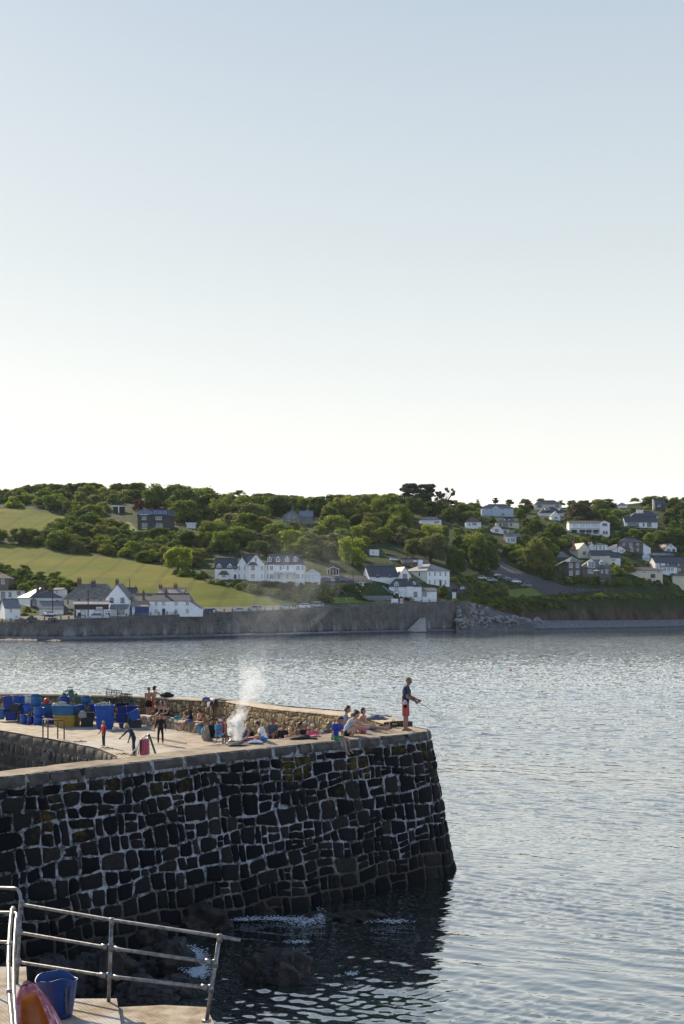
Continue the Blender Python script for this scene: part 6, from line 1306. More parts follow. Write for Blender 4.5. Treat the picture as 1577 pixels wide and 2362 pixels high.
decksit(691,51.6,-50,1.66,'bare-chested dark-haired man between the black-shirted man and the grey cap',wear=(('trunks','navy'),),skin=SK2,hair='black',headyaw=20,headp=14,z=.2)
q=decksit(655,53.2,-88,1.72,'man in black long shirt and sunglasses sitting alone behind the coping',wear=(('wetsuit','black'),),skin=SK2,hair='brown',z=.18)
decksit(628,58.2,-50,1.72,'bald man in grey t-shirt behind the boy in white',wear=(('tshirt','slate'),('shorts','navy')),skin=SK2,hair='grey',z=.16,headyaw=40)
person(at(612,41.7,PZ+.0),188,1.22,'boy in white t-shirt and blue shorts sitting beside the smoking barbecue',lean=(18,24),headp=22,arms={1:(dn(22,.1),dn(50,.0)),-1:(dn(18,-.1),dn(44,.0))},legs={1:(dn(112,.5),dn(20,-.5)),-1:(dn(104,-.3),dn(-10,.3))},pz=.066,skin=SK,hair='brown',wear=(('tshirt','white'),('shorts','blue')))
def stool(px,Y,h,yaw,label,col='navy'):
    x=(px-CX)/F*Y; z=deckz(x); e=empty('camping_chair',(x,Y,z),R_(yaw),label,'chair'); m=MB(); m.box(-.22,.22,-.24,.24,h-.04,h-.005); m.build('seat',CL[col],e)
    m=MB(); m.prism([(-.24,h),(-.21,h),(-.33,h+.55),(-.36,h+.55)],-.24,.24,'y'); m.build('backrest',CL[col],e)
    for a in(-.2,.2):
        for b in(-.22,.22): q=MB(); q.tube([(a,b,h-.02),(-a,b,0)],.013,5); q.build('leg',BM['metal'],e)
stool(583,57.6,.28,170,'low navy chair under the blonde woman'); stool(524,64,.40,180,'folding chair of the nearer bare-chested man'); stool(536,65.5,.40,190,'folding chair of the farther bare-chested man')
SITC={1:(dn(92,.10),dn(-8,.0)),-1:(dn(90,-.10),dn(4,.0))}
decksit(583,57.6,175,1.68,'blonde woman in black top sitting right of the smoke',z=.28,legs=SITC,lean=(4,14),headp=12,wear=(('swimsuit','black'),('longshorts','navy')),hair='blonde',skin=SK2,arms={1:(dn(18,.1),dn(60,-.05)),-1:(dn(14,-.1),dn(55,.05))},pz=.05)
decksit(525,64,-30,1.76,'bare-chested bearded man left of the smoke',z=.40,legs=SITC,lean=(2,6),wear=(('shorts','navy'),),hair='black',skin=SK2,pz=.05)
decksit(536,65.5,-60,1.70,'second bare-chested man, half hidden in the smoke',z=.40,legs=SITC,lean=(4,10),wear=(('shorts','slate'),),hair='brown',skin=SK3,pz=.05)
stool(503,64.6,.42,-35,'black folding chair with a blue towel at the left of the barbecue','black')
decksit(503,64.6,-35,1.62,'person wrapped in a blue towel with white cap sitting in a black folding chair',z=.42,legs=SITC,lean=(4,10),headp=10,hat='white',wear=(('tshirt','lightblue'),('longshorts','lightblue')),hair='brown',pz=.05)
decksit(517,66.5,-40,1.62,'person in red top between the blue towel and the bare-chested men',z=.3,legs=SITC,lean=(4,10),wear=(('tshirt','red'),('shorts','navy')),hair='auburn',skin=SK,pz=.05)
decksit(560,60.5,-80,1.66,'dark-haired person in grey top half hidden in the smoke',z=.12,lean=(6,12),wear=(('tshirt','slate'),('shorts','navy')),hair='black',skin=SK2)
decksit(668,52.6,-70,1.5,'fair-haired child with bare shoulders right of the black-shirted man',z=.1,lean=(6,12),wear=(('trunks','red'),),hair='blonde',skin=SK3)
# along the bench
def benchsit(px,yaw,H,label,dY=0,**k):
    def _px(s_):
        p_,n_=pp.at(s_); q_=Vector((p_.x,p_.y,0))+n_*(.62+dY); return q_.x/q_.y*F+CX
    s=min((pp.L[-1]*i/800 for i in range(801)),key=lambda s_:abs(_px(s_)-px)); p,n=pp.at(s); q=Vector((p.x,p.y,0))+n*(.62+dY); z=deckz(p.x)+.5; return person((q.x,q.y,z),yaw,H,label,pz=.052,**k)
HANG={1:(dn(78,.12),dn(24,.0)),-1:(dn(70,-.06),dn(30,.0))}; HANG2={1:(dn(82,.3),dn(0,.0)),-1:(dn(80,-.2),dn(10,.0))}
benchsit(472,205,1.66,'woman in red bikini with a pale blue towel over her lap on the stone bench',legs=HANG,lean=(14,26),headp=26,wear=(('bikini','red'),),hair='auburn',hairlen=.12,arms={1:(dn(30,.1),dn(85,-.1)),-1:(dn(20,-.1),dn(70,.1))})
benchsit(441,215,1.68,'woman in black t-shirt and blue shorts with long auburn hair on the bench',legs=HANG,lean=(8,14),headp=4,headyaw=40,wear=(('tshirt','black'),('shorts','blue')),hair='auburn',hairlen=.10,arms={1:(dn(32,.1),dn(65,-.1)),-1:(dn(28,-.1),dn(62,.1))})
for px,l,hx,y in ((366,'woman in black swimsuit, left of the three on the bench','brown',222),(378,'woman in black swimsuit, middle of the three on the bench','black',232),(388,'woman in black swimsuit, right of the three on the bench','brown',225)):
    benchsit(px,y,1.68,l,legs=HANG2,lean=(6,12),headp=12,wear=(('swimsuit','black'),),hair=hx,skin=SK3 if px>370 else SK,arms={1:(dn(24+(px-377),.12),dn(58+(px-366),-.1)),-1:(dn(16,-.14),dn(66-(px-377)*2,.15))},headyaw=(px-376)*3)
# standing
m=MB(); st=at(349,78.0,2.0); m.box(-.75,.75,-.45,.45,-.1,.26); o=m.build('stone_step',M_DECK,None,False,st,.03); tag(o,'low concrete step under the two bare-chested men','step')
person(at(343.5,77.8,2.26),78,1.74,'bare-chested man in black shorts standing with his back turned',lean=(2,4),wear=(('shorts','black'),),hair='grey',skin=SK,arms={1:(dn(10,.1),dn(30,-.5)),-1:(dn(10,-.1),dn(35,.5))})
person(at(355.5,78.0,2.26),55,1.80,'bare-chested man in orange shorts pointing out to sea',lean=(2,4),wear=(('shorts','orange'),),hair='black',skin=SK3,arms={1:(dn(30,.2),dn(60,.0)),-1:(dn(62,-.35),dn(80,-.35),5)})
person(g3(371,1715,2.03),-95,1.36,'boy in black wetsuit standing and facing the camera',lean=(0,2),arms={1:(dn(2,.35),dn(8,.15)),-1:(dn(2,-.35),dn(8,-.15))},legs={1:(dn(2,.10),dn(-3,.02)),-1:(dn(2,-.10),dn(-3,-.02))},wear=(('wetsuit','black'),),hair='brown')
person(g3(309,1743,2.0),205,1.46,'boy in dark wetsuit bending over beside the metal frame',lean=(16,34),headp=20,arms={1:(dn(10,.35),dn(20,.0)),-1:(dn(40,-.3),dn(50,.1))},legs={1:(dn(8,.08),dn(-6,.0)),-1:(dn(-6,-.08),dn(-10,.0))},wear=(('wetsuit','navy'),),hair='blonde',skin=SK2)
person(g3(240,1721,2.03),215,1.14,'small child in bright red life jacket standing on the deck',lean=(0,3),wear=(('wetsuit','navy'),('jacket','lifered')),hair='blonde',arms={1:(dn(8,.35),dn(25,.1)),-1:(dn(8,-.3),dn(40,.0))})
# small far figures
def far(px,pyb,H,label,top,bot,Y=None,yaw=0,dz=.1):
    Y=Y or gY(px,pyb); p=P(px,pyb,Y); p.z+=dz; person(p,yaw,H,label,wear=(('tshirt',top),('shorts',bot)),vox=.035,hands=False)
far(1098,1386,1.7,'person in pink top on the path above the boulders','pink','navy',Y=gY(1098,1378)); far(813,1398,1.7,'person in red walking past the promenade lawn','red','navy',Y=gY(813,1398)-2); far(797,1390,1.7,'person in white on the promenade lawn','white','white'); far(829,1372,1.7,'person in white by the grey garden fence','white','navy'); far(115,1438,1.7,'person in bright red by the sea road railing at left','red','red',Y=gY(115,1432)-1)
far(1127,1318,1.7,'person in white walking down the hill road','white','grey'); far(1394,1367,1.7,'person in white on the cliff road, left of a pair','white','navy'); far(1400,1367,1.7,'person in pink on the cliff road, right of a pair','pink','navy'); far(1345,1366,1.7,'lone person in white on the cliff road','white','slate')
for px,py,l in ((1094,1450,'bather at the water edge below the boulders'),(1166,1455,'bather standing in the shallows right of the boulders')):
    p=G(px,py+2,-.3) if py>1452 else P(px,py,575); person(p,-60,1.7,l,vox=.035,hands=False,wear=(('trunks','navy'),),skin=SK3)
# ================================================================ things on the pier
def plastic(n_,c): return pm('plastic_'+n_,c,tuple(x*.7 for x in c),3,0.45,0.05,det=6)
PB=plastic('blue',(0.012,0.095,0.42)); PB2=plastic('deep_blue',(0.012,0.045,0.26)); PB3=plastic('teal_blue',(0.02,0.13,0.30)); PY=plastic('mustard',(0.42,0.27,0.03)); PG=plastic('green',(0.02,0.18,0.12)); PK=plastic('dark_grey',(0.045,0.045,0.05)); PW=plastic('white',(0.6,0.62,0.6)); PR=plastic('red',(0.65,0.04,0.02))
ROPE=pm('rope_white',(0.55,0.55,0.48),(0.35,0.36,0.30),14,.9,.8); NET=pm('net_green',(0.06,0.16,0.11),(0.12,0.16,0.12),14,.9,.8); NETD=pm('net_dark',(0.02,0.025,0.022),(0.05,0.05,0.04),14,.9,.8)
def zx(x): return x/5.227
def zy(y): return 1560+y/5.227
def rtub(name,label,x0,x1,y0,y1,Y,mat,tilt=0,depth=None,rz=8,cat='tub',group='blue fishing tubs and barrels piled on the pier',taper=.86,px_=True):
    "rectangular tapered tub with thick rolled rim; zoom coordinates"
    if px_: x0,x1,y0,y1=zx(x0),zx(x1),zy(y0),zy(y1)
    s=Y/F; w=(x1-x0)*s*.94; h=(y1-y0)*s; d=depth or w*.8; p=P((x0+x1)/2,y1,Y); e=empty(name,p,R_(rz),label,cat,group); e.rotation_euler=(0,R_(tilt),R_(rz))
    t=.03; W2,D2=w/2,d/2; b=taper
    def ring(k,z,ins=0): 
        W_,D_=W2*k-ins,D2*k-ins; c=.18*min(W_,D_); pts=[]
        for sx,sy,a0 in((1,1,0),(-1,1,90),(-1,-1,180),(1,-1,270)):
            for a in(0,45,90): t_=R_(a0+a); pts.append((sx*(W_-c)+c*math.cos(t_),sy*(D_-c)+c*math.sin(t_),z))
        return pts
    rs_=[ring(b,0),ring(b+(1-b)*.55,h*.55),ring(b+(1-b)*.57,h*.57,-.012),ring(b+(1-b)*.6,h*.62),ring(1,h-.06),ring(1,h-.06,-.03),ring(1,h,-.03),ring(1,h,t),ring(b,.04,t)]
    m=MB(); vs=[v for r_ in rs_ for v in r_]; fs=[tuple(range(11,-1,-1)),tuple(range(8*12,9*12))]
    for i in range(8):
        for k in range(12): fs.append((i*12+k,i*12+(k+1)%12,(i+1)*12+(k+1)%12,(i+1)*12+k))
    m.add(vs,fs); m.build('shell',mat,e)
    for sx in(-.55,.55): m=MB(); m.tube([(sx*W2-.08,-D2*.97-.01,h*.82),(sx*W2,-D2*.97-.035,h*.78),(sx*W2+.08,-D2*.97-.01,h*.82)],.013,5); m.build('handle',mat,e)
    return e,p,w,h,d
def barrel(label,x0,x1,y0,y1,Y,mat,tilt=0,rz=0,group='blue fishing tubs and barrels piled on the pier',px_=True):
    if px_: x0,x1,y0,y1=zx(x0),zx(x1),zy(y0),zy(y1)
    s=Y/F; r=(x1-x0)*s/2; h=(y1-y0)*s; p=P((x0+x1)/2,y1,Y); 
    e=empty('barrel',p,R_(rz),label,'barrel',group); e.rotation_euler=(0,R_(tilt),R_(rz))
    m=MB(); m.lathe([(r*.90,0),(r*.97,h*.1),(r,h*.33),(r*1.025,h*.35),(r,h*.37),(r,h*.63),(r*1.025,h*.65),(r,h*.67),(r*.97,h*.95),(r*1.0,h*.96),(r*1.0,h),(r*.9,h),(r*.87,h*.1),(.02,h*.09)],20); m.build('shell',mat,e,True)
    for a in (0,180): 
        c,s_=math.cos(R_(a-60)),math.sin(R_(a-60)); m=MB(); m.tube([(c*r-.05*s_,s_*r+.05*c,h*.86),(c*(r+.04),s_*(r+.04),h*.8),(c*r+.05*s_,s_*r-.05*c,h*.86)],.012,5); m.build('handle',PK,e)
    return e,p,r,h
def heap(label,px,py,Y,w,h,mat,cat='net',name='net_heap',n=900,seed=0,loops=True,group=None):
    "tangled heap: many loops of thin line over a mound"
    s=Y/F; p=P(px,py,Y); e=empty(name,p,0,label,cat,group); r=random.Random(seed); m=MB(); W_,H_=w*s/2,h*s
    m.ell((0,0,H_*.25),(W_*.72,W_*.5,H_*.45),22,12); 
    for i,v in enumerate(m.v): q=Vector(v); k=1+.55*noise.noise(q*3+Vector((seed,0,0)))+.35*noise.noise(q*9); m.v[i]=(q.x*k,q.y*k,max(0,q.z*k))
    m.build('core',mat,e,True); m=MB()
    for i in range(70 if loops else 0):
        t=r.uniform(0,6.28); q=math.sqrt(r.random()); cx_,cy_=W_*.85*q*math.cos(t),W_*.6*q*math.sin(t); cz=H_*(1-q*q)*.85+.02; R1=r.uniform(.06,.2)*max(.5,W_*1.2); ax=r.uniform(0,3.1); tl=r.uniform(-.9,.9)
        pts=[]
        for k in range(11): a=k/10*r.uniform(4.5,6.2); pts.append((cx_+R1*math.cos(a)*math.cos(ax)-R1*.6*math.sin(a)*math.sin(ax)*math.cos(tl),cy_+R1*math.cos(a)*math.sin(ax)+R1*.6*math.sin(a)*math.cos(ax)*math.cos(tl),max(.01,cz+R1*.5*math.sin(a)*math.sin(tl)+.03)))
        m.tube(pts,.013,4,False)
    if m.v: m.build('strands',mat,e)
    return e
Y0=77.6
rtub('fish_tub','dark teal tub cut by the left edge of the picture',-30,60,390,520,79.5,PB3,rz=3)
rtub('fish_box','tall deep blue box leaning at the left end of the pile',60,165,235,430,80,PB2,tilt=-5,cat='box',depth=.6,taper=.97); rtub('fish_box','deep blue box at the foot of the left end of the pile',70,215,430,530,79.6,PB2,cat='box',taper=.95,depth=.6)
rtub('fish_box','bright blue box behind the leaning box, left of a pair',165,240,235,320,81,PB,cat='box',taper=.95,tilt=4); rtub('fish_box','bright blue box behind the leaning box, right of a pair',240,305,235,320,81.2,PB,cat='box',taper=.95,tilt=-6)
rtub('fish_box','brown-grey box between the left blue boxes',120,235,335,430,79.7,PK,cat='box',taper=.97); rtub('fish_box','blue box below the bright blue pair',195,300,325,450,80.4,PB2,cat='box')
barrel('white drum standing behind the blue barrels at left',305,375,228,325,80.3,PW); barrel('tall blue barrel standing upright at the top left of the pile',375,500,215,378,79.3,PB3); barrel('pale blue barrel tipped over at the left of the pile',318,400,325,430,78.6,PB,tilt=-28)
barrel('small blue barrel at the foot of the pile, leftmost in front',245,335,462,570,Y0,PB); barrel('small blue barrel second from left in front',340,410,482,577,Y0-.2,PB2); barrel('blue barrel standing on another, upper of the stack',412,540,376,478,77.2,PB); barrel('blue barrel carrying another, lower of the stack',412,540,482,587,77.2,PB)
rtub('fish_tub','wide blue tub behind the red buoy',505,655,322,445,78.4,PB3); rtub('fish_tub','dark blue tub half hidden under the wide blue tub',545,668,445,590,78.0,PB2)
e,p,w,h,d=rtub('fish_tub','big blue tub full of rope on top of the mustard tub',652,962,345,470,76.2,PB3,rz=-6,depth=1.3); heap('white rope heaped in the big blue tub',142,1630,76.1,46,10,ROPE,'rope','rope_heap',seed=3)
rtub('fish_tub','large mustard yellow tub at the front of the pile',672,965,462,606,76.2,PY,rz=-6,depth=1.25,group=None)
rtub('fish_tub','blue tub just right of the big rope-filled one',925,1030,345,470,77.4,PB); barrel('deep blue barrel standing on the tubs near the middle',722,842,240,340,77.6,PB2); barrel('blue drum with a coil hanging on it, on top of the pile',985,1105,236,330,77.6,PB3)
rtub('fish_tub','dark grey tub half covered with net right of the mustard tub',968,1140,432,612,76.0,PK,group=None); heap('pale net hanging over the dark grey tub',191,1656,75.4,20,16,ROPE,'net',seed=5)
rtub('fish_tub','blue tub behind the stacked bright pair',1075,1230,330,440,77.0,PB2); rtub('fish_tub','bright blue tub full of rope, upper of the stacked pair',1142,1388,345,500,74.8,PB,rz=10,depth=1.0); heap('white rope heaped in the upper bright blue tub',240,1629,74.7,36,9,ROPE,'rope','rope_heap',seed=8)
rtub('fish_tub','bright blue tub, lower of the stacked pair',1150,1388,493,638,74.8,PB,rz=10,depth=1.0)
X2=lambda x: x+1150   # second zoom window starts 220 px to the right
rtub('fish_box','blue box right of the stacked bright tubs',X2(252),X2(388),452,555,75.6,PB2,cat='box',taper=.96); rtub('fish_box','dark blue box on top of the blue box at right',X2(270),X2(380),362,445,76.2,PB2,cat='box',taper=.96); rtub('fish_tub','blue tub behind the tipped one at the right end',X2(372),X2(515),352,445,77.0,PB2)
rtub('fish_tub','blue tub tipped on its side at the right end of the pile',X2(425),X2(570),405,520,75.2,PB,tilt=-24); rtub('fish_box','dark grey box under the tipped blue tub',X2(385),X2(565),528,668,75.4,PK,cat='box',taper=.98,group=None)
rtub('fish_box','narrow blue box behind the white ball',X2(290),X2(345),565,655,75.0,PB2,cat='box',taper=.97)
def ball(label,px,py,r,Y,mat,name='buoy',cat='buoy'):
    s=Y/F; p=P(px,py,Y); e=empty(name,p,0,label,cat); m=MB(); m.ell((0,0,0),(r*s,r*s,r*s),18,12); m.build('float',mat,e,True); m=MB(); m.lathe([(.03,r*s*.95),(.035,r*s*1.12),(.0,r*s*1.13)],8); m.build('eyelet',PK,e); return e
ball('round red buoy on top of the blue tubs',zx(567),zy(297),6.8,77.9,PR); ball('white ball fender lying on the deck in front of the blue tubs',265,1681,5.4,73.0,PW)
ball('small pink buoy floating in the bay right of the fisherman',1176,1546,3.4,F*CH/(1546-HY)*.99,pm('buoy_pink',(0.7,0.3,0.3)))
heap('green net heap piled high behind the blue tubs',160,1619,79.2,62,30,NET,seed=11); heap('dark net heap on the parapet behind the two bare-chested men',386,1608,77.2,36,11,NETD,seed=12); heap('green net at the right end of the pile',301,1627,78.2,24,16,NET,seed=13); heap('small green net beside the blue drum',178,1618,77.7,18,12,NET,seed=15); heap('tangle of brown rope at the left foot of the pile',46,1668,79,14,30,pm('rope_brown',(0.22,0.13,0.06),(0.12,0.07,0.04),10,.9),'rope','rope_heap',seed=16)
def pot(label,px,py,Y,w,rz,tilt):
    s=Y/F; p=P(px,py,Y); L=w*s; e=empty('lobster_pot',p,R_(rz),label,'lobster pot','lobster pots on the blue tubs'); e.rotation_euler=(R_(tilt),R_(tilt*.5),R_(rz)); m=MB(); H=L*.55; D=L*.6
    m.box(-L/2,L/2,-D/2,D/2,0,.04); m.build('base',NETD,e); m=MB()
    for k in range(4):
        x=-L/2+L*k/3; m.tube([(x,-D/2,.02),(x,-D/2,H*.6),(x,-D*.3,H*.95),(x,0,H),(x,D*.3,H*.95),(x,D/2,H*.6),(x,D/2,.02)],.016,5)
    for y,z in((-D/2,.5*H),(D/2,.5*H),(0,H)): m.tube([(-L/2,y,z),(L/2,y,z)],.014,5)
    m.build('hoops',NETD,e); m=MB()
    n=9
    for i in range(n+1):
        x=-L/2+L*i/n; m.tube([(x,-D/2,.02),(x,-D*.48,H*.6),(x,-D*.28,H*.92),(x,0,H*.98),(x,D*.28,H*.92),(x,D*.48,H*.6)],.009,3,False)
    for i in range(7): t=i/7; y=-D/2*math.cos(t*3.1); z=H*math.sin(t*3.1)**.6 if 0<t<1 else .05; m.tube([(-L/2,y,z),(L/2,y,z)],.009,3,False)
    m.build('netting',NETD,e); m=MB(); m.lathe([(L*.12,-.01),(L*.10,.12)],12,Matrix.Translation((0,-D/2,H*.4))@Matrix.Rotation(R_(-90),4,'X'),False); m.build('entrance',PB,e)
for a in (('lobster pot highest on the pile',262,1610,76.4,34,10,12),('lobster pot leaning against the highest one',282,1626,76.0,34,-12,-14),('lobster pot below the highest, beside the rope-filled tub',252,1627,76.2,30,30,8),('lobster pot at the far right of the pots',290,1614,77,26,60,10)): pot(*a)
# ladder hoop rail
pr=empty('ladder_handrail',(0,0,0),0,'two rusty tube hoops of a ladder handrail at the deck edge','handrail'); MR=pm('rusty_tube',(0.16,0.10,0.07),(0.09,0.07,0.06),8,.7)
def g2(x,y,z=2.03): return G(zx(x),zy(y),z)
for nm,a,b in(('hoop',g2(522,740),g2(700,752)),('hoop',g2(582,757),g2(778,762))):
    h=Vector((0,0,.92)); m=MB(); m.tube([a,a+h*.93,a+h+(b-a)*.06,b+h-(b-a)*.06,b+h*.93,b],.035,7); m.build(nm,MR,pr,True)
m=MB(); m.tube([g2(522,740)+Vector((0,0,.9)),g2(582,757)+Vector((0,0,.9))],.03,6); m.build('rail',MR,pr)
ld=empty('wall_ladder',(0,0,0),0,'rungs of a ladder set down the harbour wall below the hoops','ladder')
p=g2(520,765); 
for k in range(8): m=MB(); q=p+Vector((-.12,-.32,-.25-k*.3)); m.tube([q-Vector((.2,0,0)),q+Vector((.2,-.05,0))],.02,5); m.build('rung',MR,ld)
# A-frame and red inflatable
fr=empty('launching_frame',(0,0,0),0,'white and green tube frame standing beside the bent boy','frame')
def q2(x,y,Y): return P(220+x/5.227,1560+y/5.227,Y)
for a,b,mt in(((395,975),(560,800),'frame'),((485,955),(545,760),'frame'),((545,760),(640,700),'frame'),((520,940),(560,790),'frame')): m=MB(); m.tube([q2(*a,61.0),q2(*b,60.6)],.035,6); m.build('white_tube',BM[mt],fr,True)
m=MB(); m.tube([q2(730,935,61),q2(650,700,60.6),q2(635,720,60.3)],.045,7); m.build('green_tube',pm('green_tube',(0.03,0.14,0.08)),fr,True); m=MB(); m.tube([q2(645,940,60.2),q2(640,700,60.6)],.05,7); m.build('grey_tube',BM['metal'],fr,True)
p=q2(595,948,60.0); inf=empty('inflatable_mat',p,0,'pinkish red ribbed inflatable mat propped against the frame','inflatable'); MP=pm('faded_red_vinyl',(0.50,0.09,0.12),(0.38,0.06,0.09),3,.5); MP2=pm('pale_vinyl',(0.7,0.55,0.5))
for k in range(3):
    m=MB(); x=-.11+k*.11; cone(m,(x,0,.02),(x*1.05,.12,.62),.062,.062,n=12); m.build('chamber',MP,inf,True); m=MB(); cone(m,(x*1.05,.12,.60),(x*1.05,.13,.67),.064,.05,n=12); m.build('end_cap',MP2,inf,True)
m=MB(); m.box(-.19,-.12,-.04,.05,.0,.62); m.build('backing',CL['black'],inf)
# bags, towels, barbecue
def bagx(label,px,py,Y,w,h,mat,cat='bag',name='backpack',d=.7,m2=None):
    s=Y/F; p=P(px,py,Y); e=empty(name,p,R_(15),label,cat); W_,H_=w*s/2,h*s; m=MB(); m.box(-W_,W_,-W_*d,W_*d,0,H_); o=m.build('body',mat,e); b=o.modifiers.new('bevel','BEVEL'); b.width=W_*.45; b.segments=4
    m=MB(); m.box(-W_*.6,W_*.6,-W_*d-.05,-W_*d+.02,H_*.12,H_*.55); o=m.build('pocket',m2 or mat,e,bevel=.03); m=MB(); m.tube([(-.06,0,H_-.01),(0,0,H_+.06),(.06,0,H_-.01)],.012,5); m.build('handle',CL['black'],e)
bagx('bright turquoise rucksack on the stone bench',411,1668,74.8,18,17,CL['teal'],m2=CL['lightblue']); bagx('white bottle bag next to the turquoise rucksack',426,1665,74.4,6,9,CL['white'],name='bag'); bagx('grey helmet bag on the parapet beside the hanging towels',476,1619,72.2,18,11,CL['slate'],name='bag',m2=CL['grey']); bagx('blue cool bag on the bench beside the red bikini',497,1683,70,14,8,CL['lightblue'],name='cool_bag')
bagx('yellow and black holdall lying near the fisherman',906,1672,46.6,22,8,CL['black'],name='holdall',m2=pm('yellow_nylon',(0.5,0.38,0.03)))
def cloth(label,pts,mat,name='towel',cat='towel',thick=.015,seed=0):
    "draped cloth over a list of rows of points"
    nu,nv=len(pts),len(pts[0]); vs=[]
    K=4; rows_=[]
    for i in range(nu):
        r_=[]; 
        for j in range(nv-1):
            for k in range(K): r_.append(Vector(pts[i][j]).lerp(Vector(pts[i][j+1]),k/K))
        r_.append(Vector(pts[i][-1])); rows_.append(r_)
    G_2=[]
    for i in range(nu-1):
        for k in range(K): G_2.append([a.lerp(b,k/K) for a,b in zip(rows_[i],rows_[i+1])])
    G_2.append(rows_[-1]); n1,n2=len(G_2),len(G_2[0])
    for r_ in G_2:
        for v in r_: w=noise.noise(v*6+Vector((seed,0,0)))*.035; vs.append((v.x+w,v.y+w,v.z+abs(w)*.7))
    p0=vs[0]; o=npmesh(name,[(a-p0[0],b-p0[1],c-p0[2]) for a,b,c in vs],grid_faces(n1,n2),mat,None,True); o.location=p0; sdm=o.modifiers.new('t','SOLIDIFY'); sdm.thickness=thick; tag(o,label,cat); return o
s_=bpx(490); p_,n_=pp.at(s_); t_=Vector((-n_.y,n_.x,0)); 
if t_.x<0: t_=-t_
def pt(al,out,dz): a,nn=pp.at(s_); b=a+t_*al+Vector((nn.x,nn.y,0))*out; return (b.x,b.y,a.z+dz)
cloth('pale towel hanging over the parapet edge',[[pt(-.35,-.5,.06),pt(-.35,.05,.07),pt(-.30,.16,-.30)],[pt(0,-.5,.06),pt(0,.05,.07),pt(-.1,.17,-.42)],[pt(.45,-.5,.06),pt(.45,.03,.07),pt(.2,.14,-.05)]],CL['ltgrey'])
cloth('black wetsuit hanging down the parapet face',[[pt(.35,-.4,.09),pt(.4,.08,.09),pt(.45,.17,-.5),pt(.5,.16,-.95)],[pt(.8,-.4,.09),pt(.75,.08,.09),pt(.75,.17,-.5),pt(.7,.16,-.85)]],CL['black'],'wetsuit','wetsuit',seed=4)
cloth('dark clothes laid along the parapet top right of the towel',[[pt(.9,-.5,.07),pt(.9,.0,.07)],[pt(2.0,-.5,.10),pt(2.0,.0,.10)],[pt(3.0,-.5,.06),pt(3.0,-.1,.06)]],CL['navy'],'clothes','clothes',seed=7)
def flatcloth(label,px,py,z,w,d,mat,name='clothes',cat='clothes',seed=0,lump=.12):
    c=G(px,py,z); nu,nv=14,9; vs=[]
    for i in range(nu):
        for j in range(nv):
            u=i/(nu-1)-.5; v=j/(nv-1)-.5; q=Vector((u*3+seed,v*3,seed)); r_=1+.3*noise.noise(q); k=max(0,1-(2*u)**2)*max(0,1-(2*v)**2)
            vs.append((u*w*r_,v*d*r_,.012+lump*k*(.5+abs(noise.noise(q*1.7)))+.02*abs(noise.noise(q*4))))
    o=npmesh(name,vs,grid_faces(nu,nv),mat,None,True); o.location=c; s=o.modifiers.new('t','SOLIDIFY'); s.thickness=-.02; tag(o,label,cat)
flatcloth('heap of dark clothes on the coping in front of the capped man',700,1705,PZ+.01,.75,.35,CL['black'],seed=1); flatcloth('pink towel on the coping beside the dark clothes',729,1700,PZ+.01,.3,.2,CL['pink'],'towel','towel',2,.04); flatcloth('dark wetsuit lying on the parapet end',864,1661,4.62,.8,.4,CL['slate'],'wetsuit','wetsuit',3,.16); flatcloth('black cloth on the pier top behind the reclining child',880,1681,PZ+.02,.6,.3,CL['black'],seed=4)
cloth('pale blue towel hanging from the lap of the woman in the red bikini',[[P(452,1670,72.0),P(453,1678,71.6),P(456,1688,71.5),P(462,1694,71.5)],[P(460,1669,71.8),P(461,1679,71.4),P(464,1690,71.3),P(467,1695,71.3)],[P(472,1674,71.8),P(474,1678,71.6),P(472,1686,71.5),P(470,1690,71.5)]],CL['lightblue'],seed=9,thick=.03)
# rounded mooring block
p=G(480,1708,2.0); o=bpy.data.objects.new('mooring_block',rock_mesh('mooring_block',4,M_DECK,3,.10,.8)); COL.objects.link(o); o.location=p+Vector((0,0,.3)); o.scale=(.32,.3,.55); tag(o,'rounded stone block on the deck by the folding chair','block')
# barbecue
bb=empty('barbecue_tray',G(545,1718,PZ+.012),R_(-30),'smoking foil barbecue tray on the pier top','barbecue'); m=MB(); m.prism([(-.17,0.0),(.17,0.0),(.21,.06),(.195,.06),(.16,.012),(-.16,.012),(-.195,.06),(-.21,.06)],-.14,.14,'y'); m.build('tray',BM['metal'],bb); m=MB()
for k in range(9): m.tube([(-.19+k*.0475,-.13,.062),(-.19+k*.0475,.13,.062)],.004,4)
m.build('grill',PK,bb); m=MB(); m.ell((0,0,.02),(.15,.12,.022),12,6); m.build('charcoal',pm('charcoal',(0.03,0.028,0.026),(0.15,0.14,0.13),20),bb)
m=MB(); m.box(-.32,.32,-.25,.25,0,.03); o=m.build('slate_slab',PK,None,False,G(551,1719,PZ-.012)+Vector((0,0,0))); o.rotation_euler=(0,0,.3); tag(o,'flat dark slab under the barbecue tray','slab'); bb.location.z+=.03
flatcloth('crumpled white food wrapping right of the barbecue',590,1714,PZ+.012,.38,.24,CL['white'],'food_wrapping','wrapping',6,.08); 
for k,(px,py,c) in enumerate(((576,1710,'salmon'),(583,1709,'red'))):
    e=empty('food_tub',G(px,py,PZ+.02),0,'small red food tub beside the barbecue, '+('nearest the smoke' if k==0 else 'by the white wrapping'),'food tub'); m=MB(); m.lathe([(.04,0),(.05,.11),(.052,.11),(.04,.01)],12); m.build('tub',CL[c],e); m=MB(); m.lathe([(.053,.11),(.053,.122),(.01,.125)],12); m.build('lid',CL['white'],e)
